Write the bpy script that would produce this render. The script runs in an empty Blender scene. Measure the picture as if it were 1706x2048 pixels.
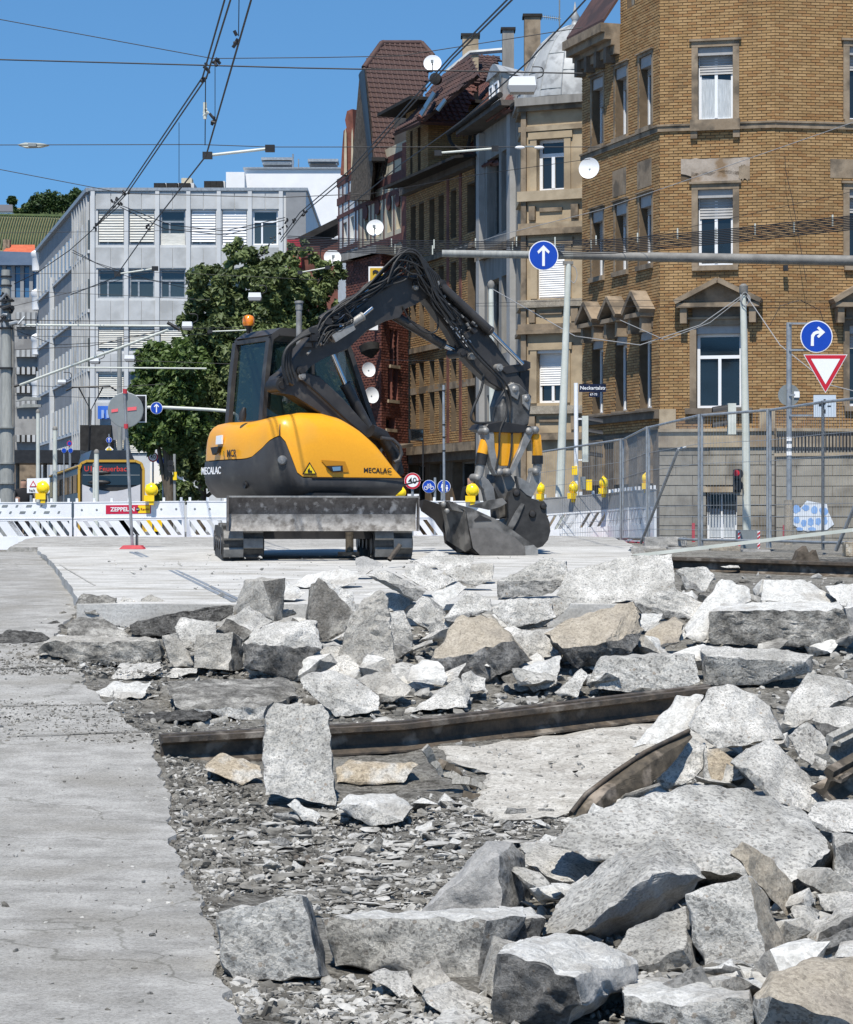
import bpy,bmesh,math,random
import numpy as np
from mathutils import Vector,Matrix,noise
random.seed(7)
# ------------------------------------------------------------------ camera, sky, sun, exposure
F,YH,CZ = 4866.0,1040.0,1.6          # focal length in photo pixels, horizon row, camera height
SC = bpy.context.scene
COL = SC.collection
cam_d = bpy.data.cameras.new('camera')
cam = bpy.data.objects.new('camera',cam_d)
COL.objects.link(cam)
cam.location = (0,0,CZ)
cam.rotation_euler = (math.radians(90),0,0)
cam_d.sensor_fit = 'HORIZONTAL'
cam_d.sensor_width = 36.0
cam_d.lens = F / 1706.0 * 36.0
cam_d.shift_y = 16.0 / 1706.0
cam_d.clip_start = 0.1
cam_d.clip_end = 6000
SC.camera = cam
SUN_EL,SUN_AZ = math.radians(61),math.radians(11)    # azimuth: turned from straight behind the camera to its left
world = bpy.data.worlds.new('World')
SC.world = world
world.use_nodes = True
wn = world.node_tree
bg = wn.nodes['Background']
sky = wn.nodes.new('ShaderNodeTexSky')
sky.sky_type = 'NISHITA'
sky.sun_disc = False
sky.sun_elevation = SUN_EL
sky.sun_rotation = math.radians(180) + SUN_AZ
sky.altitude = 0
sky.air_density = 1.0
sky.dust_density = 0.0
sky.ozone_density = 1.0
# clear dry summer sky: the pale band at the horizon is kept thin
wtc = wn.nodes.new('ShaderNodeTexCoord')
wma = wn.nodes.new('ShaderNodeVectorMath')
wma.operation = 'MULTIPLY_ADD'
wma.inputs[1].default_value = (1,1,0.85)
wma.inputs[2].default_value = (0,0,0.15)
wnm = wn.nodes.new('ShaderNodeVectorMath')
wnm.operation = 'NORMALIZE'
wn.links.new(wtc.outputs['Generated'],wma.inputs[0])
wn.links.new(wma.outputs[0],wnm.inputs[0])
wn.links.new(wnm.outputs[0],sky.inputs['Vector'])
wmx = wn.nodes.new('ShaderNodeMix')
wmx.data_type = 'RGBA'
wmx.blend_type = 'MULTIPLY'
wmx.inputs['Factor'].default_value = 1.0
wmx.inputs['B'].default_value = (0.66,1.09,1.36,1)
wn.links.new(sky.outputs[0],wmx.inputs['A'])
wn.links.new(wmx.outputs['Result'],bg.inputs[0])
bg.inputs[1].default_value = 0.088
sun_d = bpy.data.lights.new('sun','SUN')
sun_d.energy = 4.9
sun_d.angle = math.radians(0.53)
sun_d.color = (1.0,0.955,0.875)
sun = bpy.data.objects.new('sun',sun_d)
COL.objects.link(sun)
sdir = Vector((-math.sin(SUN_AZ) * math.cos(SUN_EL),-math.cos(SUN_AZ) * math.cos(SUN_EL),math.sin(SUN_EL)))
sun.rotation_euler = sdir.to_track_quat('Z','Y').to_euler()
sun.location = (-10,-20,60)
SC.view_settings.view_transform = 'Standard'
SC.view_settings.look = 'None'
SC.view_settings.gamma = 1.0
SC.view_settings.exposure = 0.32
SC.view_settings.use_curve_mapping = False
SC.cycles.max_bounces = 6
SC.cycles.transparent_max_bounces = 12
# ------------------------------------------------------------------ helpers
def V(*a):
 return Vector(a)
def P(px,py,d):
 """photo pixel + distance -> world point"""
 return Vector(((px - 853.0) / F * d,d,CZ + (YH - py) / F * d))
ORG = {}
def thing(name,label,cat,loc=(0,0,0),group=None,rz=0.0):
 o = bpy.data.objects.new(name,None)
 o.empty_display_size = 0.2
 COL.objects.link(o)
 o.location = loc
 o.rotation_euler = (0,0,rz)
 o['label'] = label
 o['category'] = cat
 if group:
  o['group'] = group
 ORG[o.name] = Vector(loc)
 return o
def tag(o,label,cat,group=None):
 o['label'] = label
 o['category'] = cat
 if group:
  o['group'] = group
 return o
class MB:
 """collects faces, links them as one mesh object"""
 def __init__(s):
  s.v,s.f,s.m,s.cur = [],[],[],0
 def add(s,vs,fs,mi=None):
  b = len(s.v)
  s.v.extend([tuple(x) for x in vs])
  k = s.cur if mi is None else mi
  for f in fs:
   s.f.append([b + i for i in f])
   s.m.append(k)
  return s
 def quad(s,a,b,c,d,mi=None):
  return s.add([a,b,c,d],[(0,1,2,3)],mi)
 def poly(s,pts,mi=None):
  return s.add(pts,[tuple(range(len(pts)))],mi)
 def box(s,x0,x1,y0,y1,z0,z1,mi=None):
  vs = [(x,y,z) for z in (z0,z1) for y in (y0,y1) for x in (x0,x1)]
  return s.add(vs,[(0,2,3,1),(4,5,7,6),(0,1,5,4),(2,6,7,3),(0,4,6,2),(1,3,7,5)],mi)
 def obox(s,c,u,v,w,mi=None):
  """box from centre and three half-vectors"""
  c,u,v,w = Vector(c),Vector(u),Vector(v),Vector(w)
  vs = [c + u * i + v * j + w * k for k in (-1,1) for j in (-1,1) for i in (-1,1)]
  return s.add(vs,[(0,2,3,1),(4,5,7,6),(0,1,5,4),(2,6,7,3),(0,4,6,2),(1,3,7,5)],mi)
 def bar(s,a,b,w,h,up=(0,0,1),mi=None):
  a,b = Vector(a),Vector(b)
  d = (b - a)
  n = d.normalized()
  sd = n.cross(Vector(up))
  if sd.length < 1e-4:
   sd = n.cross(Vector((1,0,0)))
  sd.normalize()
  uu = sd.cross(n).normalized()
  return s.obox((a + b) / 2,d / 2,sd * (w / 2),uu * (h / 2),mi)
 def tube(s,pts,r,n=8,cap=True,mi=None):
  pts = [Vector(p) for p in pts]
  rs = r if isinstance(r,(list,tuple)) else [r] * len(pts)
  vs,fs = [],[]
  prev = None
  for i,p in enumerate(pts):
   t = (pts[min(i + 1,len(pts) - 1)] - pts[max(i - 1,0)])
   if t.length < 1e-9:
    t = Vector((0,0,1))
   t.normalize()
   if prev is None:
    a = t.cross(Vector((0,0,1)))
    if a.length < 1e-3:
     a = t.cross(Vector((1,0,0)))
   else:
    a = prev - t * prev.dot(t)
   a.normalize()
   prev = a
   b = t.cross(a)
   for k in range(n):
    q = 2 * math.pi * k / n
    vs.append(p + (a * math.cos(q) + b * math.sin(q)) * rs[i])
  for i in range(len(pts) - 1):
   for k in range(n):
    k2 = (k + 1) % n
    fs.append((i * n + k,i * n + k2,(i + 1) * n + k2,(i + 1) * n + k))
  if cap:
   fs.append(tuple(range(n - 1,-1,-1)))
   fs.append(tuple((len(pts) - 1) * n + k for k in range(n)))
  return s.add(vs,fs,mi)
 def cyl(s,a,b,r0,r1=None,n=14,mi=None):
  return s.tube([a,b],[r0,r0 if r1 is None else r1],n,True,mi)
 def prism(s,pts,vec,mi=None,side=None):
  pts = [Vector(p) for p in pts]
  vec = Vector(vec)
  n = len(pts)
  vs = pts + [p + vec for p in pts]
  s.add(vs,[tuple(range(n)),tuple(range(2 * n - 1,n - 1,-1))],mi)
  b = len(s.v) - 2 * n
  k = (s.cur if mi is None else mi) if side is None else side
  for i in range(n):
   j = (i + 1) % n
   s.f.append([b + i,b + n + i,b + n + j,b + j])
   s.m.append(k)
  return s
 def lathe(s,prof,org,axis=(0,0,1),n=20,mi=None):
  org,ax = Vector(org),Vector(axis).normalized()
  a = ax.cross(Vector((0,0,1)))
  if a.length < 1e-3:
   a = Vector((1,0,0))
  a.normalize()
  b = ax.cross(a)
  vs,fs = [],[]
  for r,h in prof:
   for k in range(n):
    q = 2 * math.pi * k / n
    vs.append(org + ax * h + (a * math.cos(q) + b * math.sin(q)) * r)
  for i in range(len(prof) - 1):
   for k in range(n):
    k2 = (k + 1) % n
    fs.append((i * n + k,i * n + k2,(i + 1) * n + k2,(i + 1) * n + k))
  fs.append(tuple(range(n - 1,-1,-1)))
  fs.append(tuple((len(prof) - 1) * n + k for k in range(n)))
  return s.add(vs,fs,mi)
 def ball(s,c,r,nu=12,nv=8,mi=None):
  r = r if isinstance(r,(tuple,list)) else (r,r,r)
  c = Vector(c)
  vs,fs = [],[]
  for j in range(nv + 1):
   t = math.pi * j / nv
   for i in range(nu):
    q = 2 * math.pi * i / nu
    vs.append((c.x + r[0] * math.sin(t) * math.cos(q),c.y + r[1] * math.sin(t) * math.sin(q),c.z + r[2] * math.cos(t)))
  for j in range(nv):
   for i in range(nu):
    i2 = (i + 1) % nu
    fs.append((j * nu + i,(j + 1) * nu + i,(j + 1) * nu + i2,j * nu + i2))
  return s.add(vs,fs,mi)
 def text(s,string,org,u,v,size,mi=None,align='LEFT',ext=0.002,bold=0.0):
  vs,fs = text_geo(string,align,ext / size,bold)
  org,u,v = Vector(org),Vector(u).normalized(),Vector(v).normalized()
  w = u.cross(v)
  return s.add([org + u * (x * size) + v * (y * size) + w * (z * size) for x,y,z in vs],fs,mi)
 def build(s,name,mats,parent=None,smooth=None,kind=None):
  me = bpy.data.meshes.new(name)
  o0 = ORG.get(parent.name,Vector()) if parent is not None else Vector()
  if o0.length:
   x,y,z = o0
   me.from_pydata([(a - x,b - y,c - z) for a,b,c in s.v],[],s.f)
  else:
   me.from_pydata(s.v,[],s.f)
  if not isinstance(mats,(list,tuple)):
   mats = [mats]
  for m in mats:
   me.materials.append(m)
  if len(mats) > 1:
   me.polygons.foreach_set('material_index',[min(k,len(mats) - 1) for k in s.m])
  me.update()
  if smooth is not None:
   me.polygons.foreach_set('use_smooth',[True] * len(me.polygons))
   me.set_sharp_from_angle(angle=math.radians(smooth))
  o = bpy.data.objects.new(name,me)
  COL.objects.link(o)
  if parent is not None:
   o.parent = parent
   ORG[o.name] = o0
  if kind:
   o['kind'] = kind
  return o
TXT = {}
def text_geo(string,align,ext,bold):
 key = (string,align,round(ext,4),bold)
 if key not in TXT:
  cu = bpy.data.curves.new('t','FONT')
  cu.body = string
  cu.align_x = align
  cu.align_y = 'CENTER'
  cu.extrude = ext
  cu.offset = bold
  cu.resolution_u = 2
  o = bpy.data.objects.new('t',cu)
  COL.objects.link(o)
  dg = bpy.context.evaluated_depsgraph_get()
  me = bpy.data.meshes.new_from_object(o.evaluated_get(dg))
  TXT[key] = ([tuple(v.co) for v in me.vertices],[tuple(p.vertices) for p in me.polygons])
  bpy.data.objects.remove(o)
  bpy.data.curves.remove(cu)
  bpy.data.meshes.remove(me)
 return TXT[key]
def struct(o):
 o['kind'] = 'structure'
 return o
# ------------------------------------------------------------------ materials
def pm(name,c1,c2=None,scale=4.0,rough=0.75,metal=0.0,bump=0.0,bscale=None,stretch=None,c3=None,scale3=1.0,t3=(0.5,0.62),detail=6.0,spec=0.4,contrast=(0.35,0.65),bdist=0.02,coat=0.0,grit=0.0,gamt=0.7):
 m = bpy.data.materials.new(name)
 m.use_nodes = True
 nt = m.node_tree
 b = nt.nodes['Principled BSDF']
 b.inputs['Roughness'].default_value = rough
 b.inputs['Metallic'].default_value = metal
 b.inputs['Specular IOR Level'].default_value = spec
 if coat:
  b.inputs['Coat Weight'].default_value = coat
  b.inputs['Coat Roughness'].default_value = 0.15
 c1 = (*c1,1)
 b.inputs['Base Color'].default_value = c1
 if c2 is None and not bump:
  return m
 tc = nt.nodes.new('ShaderNodeTexCoord')
 src = tc.outputs['Object']
 if stretch:
  mp = nt.nodes.new('ShaderNodeMapping')
  mp.inputs['Scale'].default_value = stretch
  nt.links.new(src,mp.inputs['Vector'])
  src = mp.outputs[0]
 if c2 is not None:
  n = nt.nodes.new('ShaderNodeTexNoise')
  n.inputs['Scale'].default_value = scale
  n.inputs['Detail'].default_value = detail
  n.inputs['Roughness'].default_value = 0.65
  nt.links.new(src,n.inputs['Vector'])
  r = nt.nodes.new('ShaderNodeValToRGB')
  r.color_ramp.elements[0].position,r.color_ramp.elements[1].position = contrast
  r.color_ramp.elements[0].color = c1
  r.color_ramp.elements[1].color = (*c2,1)
  nt.links.new(n.outputs['Fac'],r.inputs['Fac'])
  out = r.outputs[0]
  if c3 is not None:
   n3 = nt.nodes.new('ShaderNodeTexNoise')
   n3.inputs['Scale'].default_value = scale3
   n3.inputs['Detail'].default_value = 8
   nt.links.new(src,n3.inputs['Vector'])
   r3 = nt.nodes.new('ShaderNodeValToRGB')
   r3.color_ramp.elements[0].position,r3.color_ramp.elements[1].position = t3
   nt.links.new(n3.outputs['Fac'],r3.inputs['Fac'])
   mx = nt.nodes.new('ShaderNodeMix')
   mx.data_type = 'RGBA'
   nt.links.new(r3.outputs[0],mx.inputs['Factor'])
   nt.links.new(out,mx.inputs['A'])
   mx.inputs['B'].default_value = (*c3,1)
   out = mx.outputs['Result']
  if grit:
   for gs,ga in ((grit,gamt),(grit * 2.7,gamt * .8)):
    vo = nt.nodes.new('ShaderNodeTexVoronoi')
    vo.inputs['Scale'].default_value = gs
    nt.links.new(tc.outputs['Object'],vo.inputs['Vector'])
    rg = nt.nodes.new('ShaderNodeValToRGB')
    rg.color_ramp.elements[0].color = (0.5,0.49,0.48,1)
    rg.color_ramp.elements[0].position = 0.1
    rg.color_ramp.elements[1].color = (1.22,1.22,1.21,1)
    rg.color_ramp.elements[1].position = 0.6
    nt.links.new(vo.outputs['Color'],rg.inputs['Fac'])
    mg = nt.nodes.new('ShaderNodeMix')
    mg.data_type = 'RGBA'
    mg.blend_type = 'MULTIPLY'
    mg.inputs['Factor'].default_value = ga
    nt.links.new(out,mg.inputs['A'])
    nt.links.new(rg.outputs[0],mg.inputs['B'])
    out = mg.outputs['Result']
  nt.links.new(out,b.inputs['Base Color'])
 if bump:
  nb = nt.nodes.new('ShaderNodeTexNoise')
  nb.inputs['Scale'].default_value = bscale or scale * 4
  nb.inputs['Detail'].default_value = 8
  nb.inputs['Roughness'].default_value = 0.7
  nt.links.new(src,nb.inputs['Vector'])
  bp = nt.nodes.new('ShaderNodeBump')
  bp.inputs['Strength'].default_value = bump
  bp.inputs['Distance'].default_value = bdist
  nt.links.new(nb.outputs['Fac'],bp.inputs['Height'])
  nt.links.new(bp.outputs[0],b.inputs['Normal'])
 return m
def aggregate(name,base1,base2,peb=(0.05,0.22),dens=0.5,scale=42.0,bump=0.5):
 """broken concrete: pale matrix, dark and brownish pebbles, pitted"""
 m = bpy.data.materials.new(name)
 m.use_nodes = True
 nt = m.node_tree
 N,L = nt.nodes.new,nt.links.new
 b = nt.nodes['Principled BSDF']
 b.inputs['Roughness'].default_value = 0.92
 b.inputs['Specular IOR Level'].default_value = 0.2
 tc = N('ShaderNodeTexCoord')
 n = N('ShaderNodeTexNoise')
 n.inputs['Scale'].default_value = 7
 n.inputs['Detail'].default_value = 9
 n.inputs['Roughness'].default_value = 0.72
 L(tc.outputs['Object'],n.inputs['Vector'])
 r = N('ShaderNodeValToRGB')
 r.color_ramp.elements[0].position,r.color_ramp.elements[1].position = 0.36,0.64
 r.color_ramp.elements[0].color = (*base1,1)
 r.color_ramp.elements[1].color = (*base2,1)
 L(n.outputs['Fac'],r.inputs['Fac'])
 # slightly warped pebble cells
 nw = N('ShaderNodeTexNoise')
 nw.inputs['Scale'].default_value = 60
 L(tc.outputs['Object'],nw.inputs['Vector'])
 ad = N('ShaderNodeMixRGB')
 ad.blend_type = 'ADD'
 ad.inputs['Fac'].default_value = 0.02
 L(tc.outputs['Object'],ad.inputs['Color1'])
 L(nw.outputs['Color'],ad.inputs['Color2'])
 v = N('ShaderNodeTexVoronoi')
 v.inputs['Scale'].default_value = scale
 L(ad.outputs[0],v.inputs['Vector'])
 sep = N('ShaderNodeSeparateColor')
 L(v.outputs['Color'],sep.inputs[0])
 # size differs per pebble: threshold = 0.12 + 0.34*rand
 th = N('ShaderNodeMath'); th.operation = 'MULTIPLY_ADD'
 L(sep.outputs[0],th.inputs[0]); th.inputs[1].default_value = 0.42; th.inputs[2].default_value = 0.08
 lt = N('ShaderNodeMath'); lt.operation = 'LESS_THAN'
 L(v.outputs['Distance'],lt.inputs[0]); L(th.outputs[0],lt.inputs[1])
 pick = N('ShaderNodeMath'); pick.operation = 'LESS_THAN'
 L(sep.outputs[1],pick.inputs[0]); pick.inputs[1].default_value = dens
 mk = N('ShaderNodeMath'); mk.operation = 'MULTIPLY'
 L(lt.outputs[0],mk.inputs[0]); L(pick.outputs[0],mk.inputs[1])
 cr = N('ShaderNodeValToRGB')
 e = cr.color_ramp.elements
 e[0].color = (peb[0],peb[0] * 0.98,peb[0] * 0.97,1)
 e[1].position = 0.7
 e[1].color = (peb[1],peb[1] * 0.97,peb[1] * 0.92,1)
 e2 = cr.color_ramp.elements.new(1.0)
 e2.color = (peb[1] * 1.3,peb[1] * 1.0,peb[1] * 0.72,1)
 L(sep.outputs[2],cr.inputs['Fac'])
 v2 = N('ShaderNodeTexVoronoi'); v2.inputs['Scale'].default_value = scale * 2.3
 L(ad.outputs[0],v2.inputs['Vector'])
 s2 = N('ShaderNodeSeparateColor'); L(v2.outputs['Color'],s2.inputs[0])
 g2 = N('ShaderNodeValToRGB')
 g2.color_ramp.elements[0].color = (0.66,0.66,0.65,1); g2.color_ramp.elements[1].color = (1.3,1.29,1.27,1)
 g2.color_ramp.elements[0].position = 0.05; g2.color_ramp.elements[1].position = 0.55
 L(s2.outputs[0],g2.inputs['Fac'])
 m2 = N('ShaderNodeMix'); m2.data_type = 'RGBA'; m2.blend_type = 'MULTIPLY'; m2.inputs['Factor'].default_value = 0.85
 L(r.outputs[0],m2.inputs['A']); L(g2.outputs[0],m2.inputs['B'])
 mx = N('ShaderNodeMix'); mx.data_type = 'RGBA'
 mf = N('ShaderNodeMath'); mf.operation = 'MULTIPLY'; mf.inputs[1].default_value = 0.62
 L(mk.outputs[0],mf.inputs[0])
 L(mf.outputs[0],mx.inputs['Factor']); L(m2.outputs['Result'],mx.inputs['A']); L(cr.outputs[0],mx.inputs['B'])
 # large stains
 n2 = N('ShaderNodeTexNoise'); n2.inputs['Scale'].default_value = 2.3; n2.inputs['Detail'].default_value = 6
 oi = N('ShaderNodeObjectInfo')
 of = N('ShaderNodeVectorMath'); of.operation = 'ADD'
 L(tc.outputs['Object'],of.inputs[0])
 vm = N('ShaderNodeVectorMath'); vm.operation = 'SCALE'
 vm.inputs[0].default_value = (31,17,43)
 L(oi.outputs['Random'],vm.inputs['Scale'])
 L(vm.outputs[0],of.inputs[1])
 L(of.outputs[0],n2.inputs['Vector'])
 r2 = N('ShaderNodeValToRGB')
 r2.color_ramp.elements[0].position,r2.color_ramp.elements[1].position = 0.4,0.62
 r2.color_ramp.elements[0].color = (0.78,0.77,0.75,1)
 r2.color_ramp.elements[1].color = (1.12,1.11,1.1,1)
 L(n2.outputs['Fac'],r2.inputs['Fac'])
 ml = N('ShaderNodeMix'); ml.data_type = 'RGBA'; ml.blend_type = 'MULTIPLY'
 ml.inputs['Factor'].default_value = 1
 L(mx.outputs['Result'],ml.inputs['A']); L(r2.outputs[0],ml.inputs['B'])
 L(ml.outputs['Result'],b.inputs['Base Color'])
 nb = N('ShaderNodeTexNoise'); nb.inputs['Scale'].default_value = 38; nb.inputs['Detail'].default_value = 8; nb.inputs['Roughness'].default_value = 0.75
 L(tc.outputs['Object'],nb.inputs['Vector'])
 sm = N('ShaderNodeMath'); sm.operation = 'MULTIPLY_ADD'
 L(mk.outputs[0],sm.inputs[0]); sm.inputs[1].default_value = 0.35; L(nb.outputs['Fac'],sm.inputs[2])
 bp = N('ShaderNodeBump'); bp.inputs['Strength'].default_value = bump; bp.inputs['Distance'].default_value = 0.035
 L(sm.outputs[0],bp.inputs['Height'])
 L(bp.outputs[0],b.inputs['Normal'])
 return m
def glass(name,col=(0.02,0.03,0.035),rough=0.05,alpha=1.0):
 m = bpy.data.materials.new(name)
 m.use_nodes = True
 b = m.node_tree.nodes['Principled BSDF']
 b.inputs['Base Color'].default_value = (*col,1)
 b.inputs['Roughness'].default_value = rough
 b.inputs['Specular IOR Level'].default_value = 0.7
 b.inputs['Alpha'].default_value = alpha
 return m
M = {}
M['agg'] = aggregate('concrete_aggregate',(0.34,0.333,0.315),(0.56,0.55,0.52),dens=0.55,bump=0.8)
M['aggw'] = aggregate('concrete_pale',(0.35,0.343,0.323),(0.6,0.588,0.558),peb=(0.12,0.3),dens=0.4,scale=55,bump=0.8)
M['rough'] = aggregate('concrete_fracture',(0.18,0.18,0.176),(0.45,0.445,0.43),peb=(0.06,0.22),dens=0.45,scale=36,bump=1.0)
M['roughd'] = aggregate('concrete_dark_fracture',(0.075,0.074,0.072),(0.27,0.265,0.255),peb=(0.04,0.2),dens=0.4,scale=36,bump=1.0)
M['white'] = pm('concrete_dusty',(0.52,0.508,0.475),(0.72,0.708,0.675),9,0.95,bump=0.9,bscale=42,c3=(0.44,0.42,0.385),scale3=4,spec=0.1,grit=70,gamt=.38,bdist=.03)
M['smooth'] = pm('concrete_cast',(0.26,0.255,0.245),(0.36,0.35,0.335),5,0.9,bump=0.5,bscale=60,c3=(0.42,0.405,0.38),scale3=2.2,spec=0.1,grit=90,gamt=.35)
M['beige'] = pm('concrete_beige',(0.3,0.285,0.255),(0.43,0.41,0.375),6,0.92,bump=0.8,bscale=45,c3=(0.5,0.475,0.43),scale3=3.5,spec=0.1,grit=80,gamt=.5,bdist=.03)
M['tan'] = pm('concrete_tan',(0.28,0.245,0.195),(0.4,0.355,0.29),5,0.92,bump=0.6,bscale=40,c3=(0.26,0.23,0.19),scale3=3,spec=0.1,grit=70,gamt=.5)
M['peach'] = pm('concrete_sandy',(0.36,0.3,0.22),(0.5,0.43,0.335),6,0.92,bump=0.8,bscale=45,c3=(0.5,0.475,0.43),scale3=6,spec=0.1,grit=70,gamt=.6,bdist=.03)
M['brown'] = pm('concrete_umber',(0.11,0.102,0.09),(0.22,0.208,0.188),6,0.92,bump=0.9,bscale=40,c3=(0.33,0.315,0.285),scale3=4,spec=0.1,grit=60,gamt=.6,bdist=.03)
M['dirty'] = pm('concrete_soiled',(0.12,0.115,0.105),(0.36,0.345,0.315),8,0.95,bump=1,bscale=35,c3=(0.5,0.48,0.44),scale3=5,t3=(0.55,0.68),spec=0.1,grit=60,gamt=.6,bdist=.035)
M['asphalt'] = pm('asphalt_lump',(0.035,0.034,0.033),(0.17,0.165,0.155),16,0.95,bump=1.0,bscale=40,spec=0.1,grit=50,gamt=.8,bdist=.04)
M['steel_rust'] = pm('steel_rust',(0.045,0.04,0.035),(0.13,0.1,0.072),9,0.65,0.25,bump=0.5,bscale=40,c3=(0.27,0.235,0.195),scale3=6,t3=(.55,.7),detail=10)
M['steel_brown'] = pm('steel_brown',(0.05,0.042,0.032),(0.13,0.105,0.075),12,0.75,0.2,bump=0.3,bscale=40,c3=(0.3,0.25,0.2),scale3=6)
M['wood'] = pm('weathered_wood',(0.2,0.19,0.165),(0.4,0.385,0.35),6,0.9,bump=0.4,bscale=20,stretch=(12,1,12),spec=0.2)
M['darkwood'] = pm('dark_wood',(0.05,0.04,0.03),(0.16,0.13,0.1),8,0.9,bump=0.6,bscale=25,spec=0.2)
M['galv'] = pm('galvanised_steel',(0.25,0.265,0.28),(0.4,0.42,0.43),6,0.5,0.5)
M['pole'] = pm('pole_grey',(0.2,0.205,0.195),(0.3,0.305,0.285),3,0.7,0.0,stretch=(4,4,0.7))
M['poled'] = pm('pole_dark',(0.14,0.135,0.125),(0.23,0.22,0.2),4,0.7)
M['polew'] = pm('pole_pale',(0.48,0.5,0.44),(0.6,0.61,0.55),3,0.6)
M['black'] = pm('black_paint',(0.012,0.012,0.013),(0.025,0.025,0.026),5,0.5)
M['wire'] = pm('wire_dark',(0.02,0.02,0.022),rough=0.6)
M['wirel'] = pm('wire_grey',(0.3,0.3,0.3),rough=0.6)
M['pwhite'] = pm('plastic_white',(0.72,0.73,0.74),(0.82,0.83,0.84),3,0.45)
M['pshade'] = pm('plastic_white_shaded',(.24,.245,.25),(.31,.315,.32),3,.5)  # white plastic with shade painted in as grey
M['enam'] = pm('enamel_white',(0.8,0.8,0.8),rough=0.4)
M['sred'] = pm('sign_red',(0.5,0.015,0.03),rough=0.4)
M['sblue'] = pm('sign_blue',(0.005,0.05,0.36),(0.008,0.06,0.42),2,0.4)
M['sback'] = pm('sign_back',(0.2,0.22,0.22),(0.25,0.27,0.27),3,0.55,0.3)
M['red'] = pm('plastic_red',(0.35,0.02,0.04),(0.5,0.05,0.06),6,0.6)
M['yel'] = pm('plastic_yellow',(0.85,0.55,0.01),(0.95,0.66,0.02),8,0.4)
M['lens'] = pm('lens_yellow',(0.95,0.68,0.01),rough=0.25,spec=0.6)
M['exyel'] = pm('machine_yellow',(0.76,0.33,0.012),(0.8,0.36,0.014),40,0.36,bump=0.05,bscale=260,bdist=0.003,coat=0.2,c3=(.66,.33,.05),scale3=2.2,t3=(.55,.9))
M['exdark'] = pm('machine_grey',(0.036,0.034,0.034),(0.055,0.052,0.05),3,0.5,bump=0.05,bscale=160,bdist=0.003,c3=(0.1,0.095,0.085),scale3=4,t3=(.56,.8))
M['exblack'] = pm('machine_black',(0.014,0.013,0.013),(0.028,0.026,0.025),5,0.5)
M['boomc'] = pm('boom_grey',(0.03,0.027,0.026),(0.05,0.046,0.043),4,0.42,c3=(.1,.092,.08),scale3=7,t3=(.6,.82))
M['rubber'] = pm('hose_rubber',(0.016,0.016,0.016),(0.035,0.034,0.033),8,0.55)
M['tread'] = pm('track_rubber',(0.025,0.024,0.023),(0.09,0.088,0.082),6,0.9,bump=0.4,bscale=30)
M['treadd'] = pm('track_pad_dusty',(0.15,0.145,0.135),(0.28,0.27,0.25),5,0.95,bump=0.3,bscale=30)
M['chrome'] = pm('chrome_rod',(0.55,0.56,0.58),rough=0.15,metal=1.0)
M['castgrey'] = pm('cast_steel',(0.2,0.195,0.185),(0.33,0.32,0.3),7,0.55,0.4,bump=0.2,bscale=40)
M['bucket'] = pm('bucket_steel',(0.05,0.048,0.045),(0.12,0.115,0.108),6,0.55,0.35,bump=0.15,bscale=30,c3=(0.2,0.19,0.175),scale3=4)
M['blade'] = pm('blade_steel',(0.06,0.052,0.048),(0.16,0.146,0.136),9,0.6,0.3,bump=0.25,bscale=40,c3=(0.42,0.4,0.38),scale3=11,t3=(0.56,0.72),stretch=(1,1,.8),detail=12)
M['glasst'] = glass('cab_glass',(0.014,0.03,0.028),0.03,0.68)
M['glass'] = glass('window_glass',(0.012,0.016,0.018),0.06)
M['glassb'] = glass('office_glass',(0.035,0.05,0.055),0.08)
M['amber'] = pm('beacon_amber',(0.75,0.16,0.005),(0.9,0.3,0.01),20,0.12,spec=0.9)
# ------------------------------------------------------------------ ground
_pd = [-60,11,12.5,14.5,18,22,29.5,32,34,40,44,60,5000]
_pz = [0,0,0.03,0.155,0.453,0.78,1.045,1.12,1.16,1.0,0.96,0.9,0.9]
def zs(d):
 return float(np.interp(d,_pd,_pz))
def zsmooth(d,x):
 z = sum(zs(d + o) for o in (-0.8,-0.4,0,0.4,0.8)) / 5
 if x > 2.0 and 30.3 < d < 60:
  w = min(1.0,(x - 2.0) / 1.5)
  zr = float(np.interp(d,[30.3,31.5,36,47,56,60],[1.08,1.2,1.2,1.19,0.93,0.9]))
  z = z * (1 - w) + zr * w
 return z
TR = 0.06          # the broken-up bed lies this far below the old road surface
def gd(py,off=TR):
 lo,hi = 3.0,60.0
 for _ in range(40):
  m = (lo + hi) / 2
  if CZ - (py - YH) / F * m > zs(m) - off:
   lo = m
  else:
   hi = m
 return lo
def G(px,py,off=TR):
 d = gd(py,off)
 return P(px,py,d)
def edge_x(py):
 return float(np.interp(py,[1105,1200,1250,1300,1340,1420,1480,1560,1650,1750,1850,1950,2048,2300],
       [75,175,130,80,150,225,300,330,345,365,420,435,468,560]))
M['bed'] = pm('broken_bed',(0.14,0.13,0.112),(0.38,0.36,0.322),11,0.97,bump=1.0,bscale=70,c3=(0.36,0.34,0.3),scale3=2.2,t3=(0.45,0.66),spec=0.1,bdist=0.05,grit=38,gamt=.85)
M['strip'] = pm('old_concrete_road',(0.235,0.228,0.213),(0.385,0.375,0.355),4.5,0.95,bump=0.6,bscale=55,c3=(0.245,0.234,0.212),scale3=1.4,t3=(0.5,0.7),spec=0.1,stretch=(0.8,1.0,1),detail=12,grit=95,gamt=.42)
M['slab'] = pm('slab_concrete',(0.36,0.35,0.33),(0.53,0.52,0.495),3.5,0.92,bump=0.3,bscale=40,c3=(0.3,0.285,0.255),scale3=2.4,t3=(0.52,0.7),spec=0.1,grit=60,gamt=.3,stretch=(0.5,1.3,1))
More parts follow.
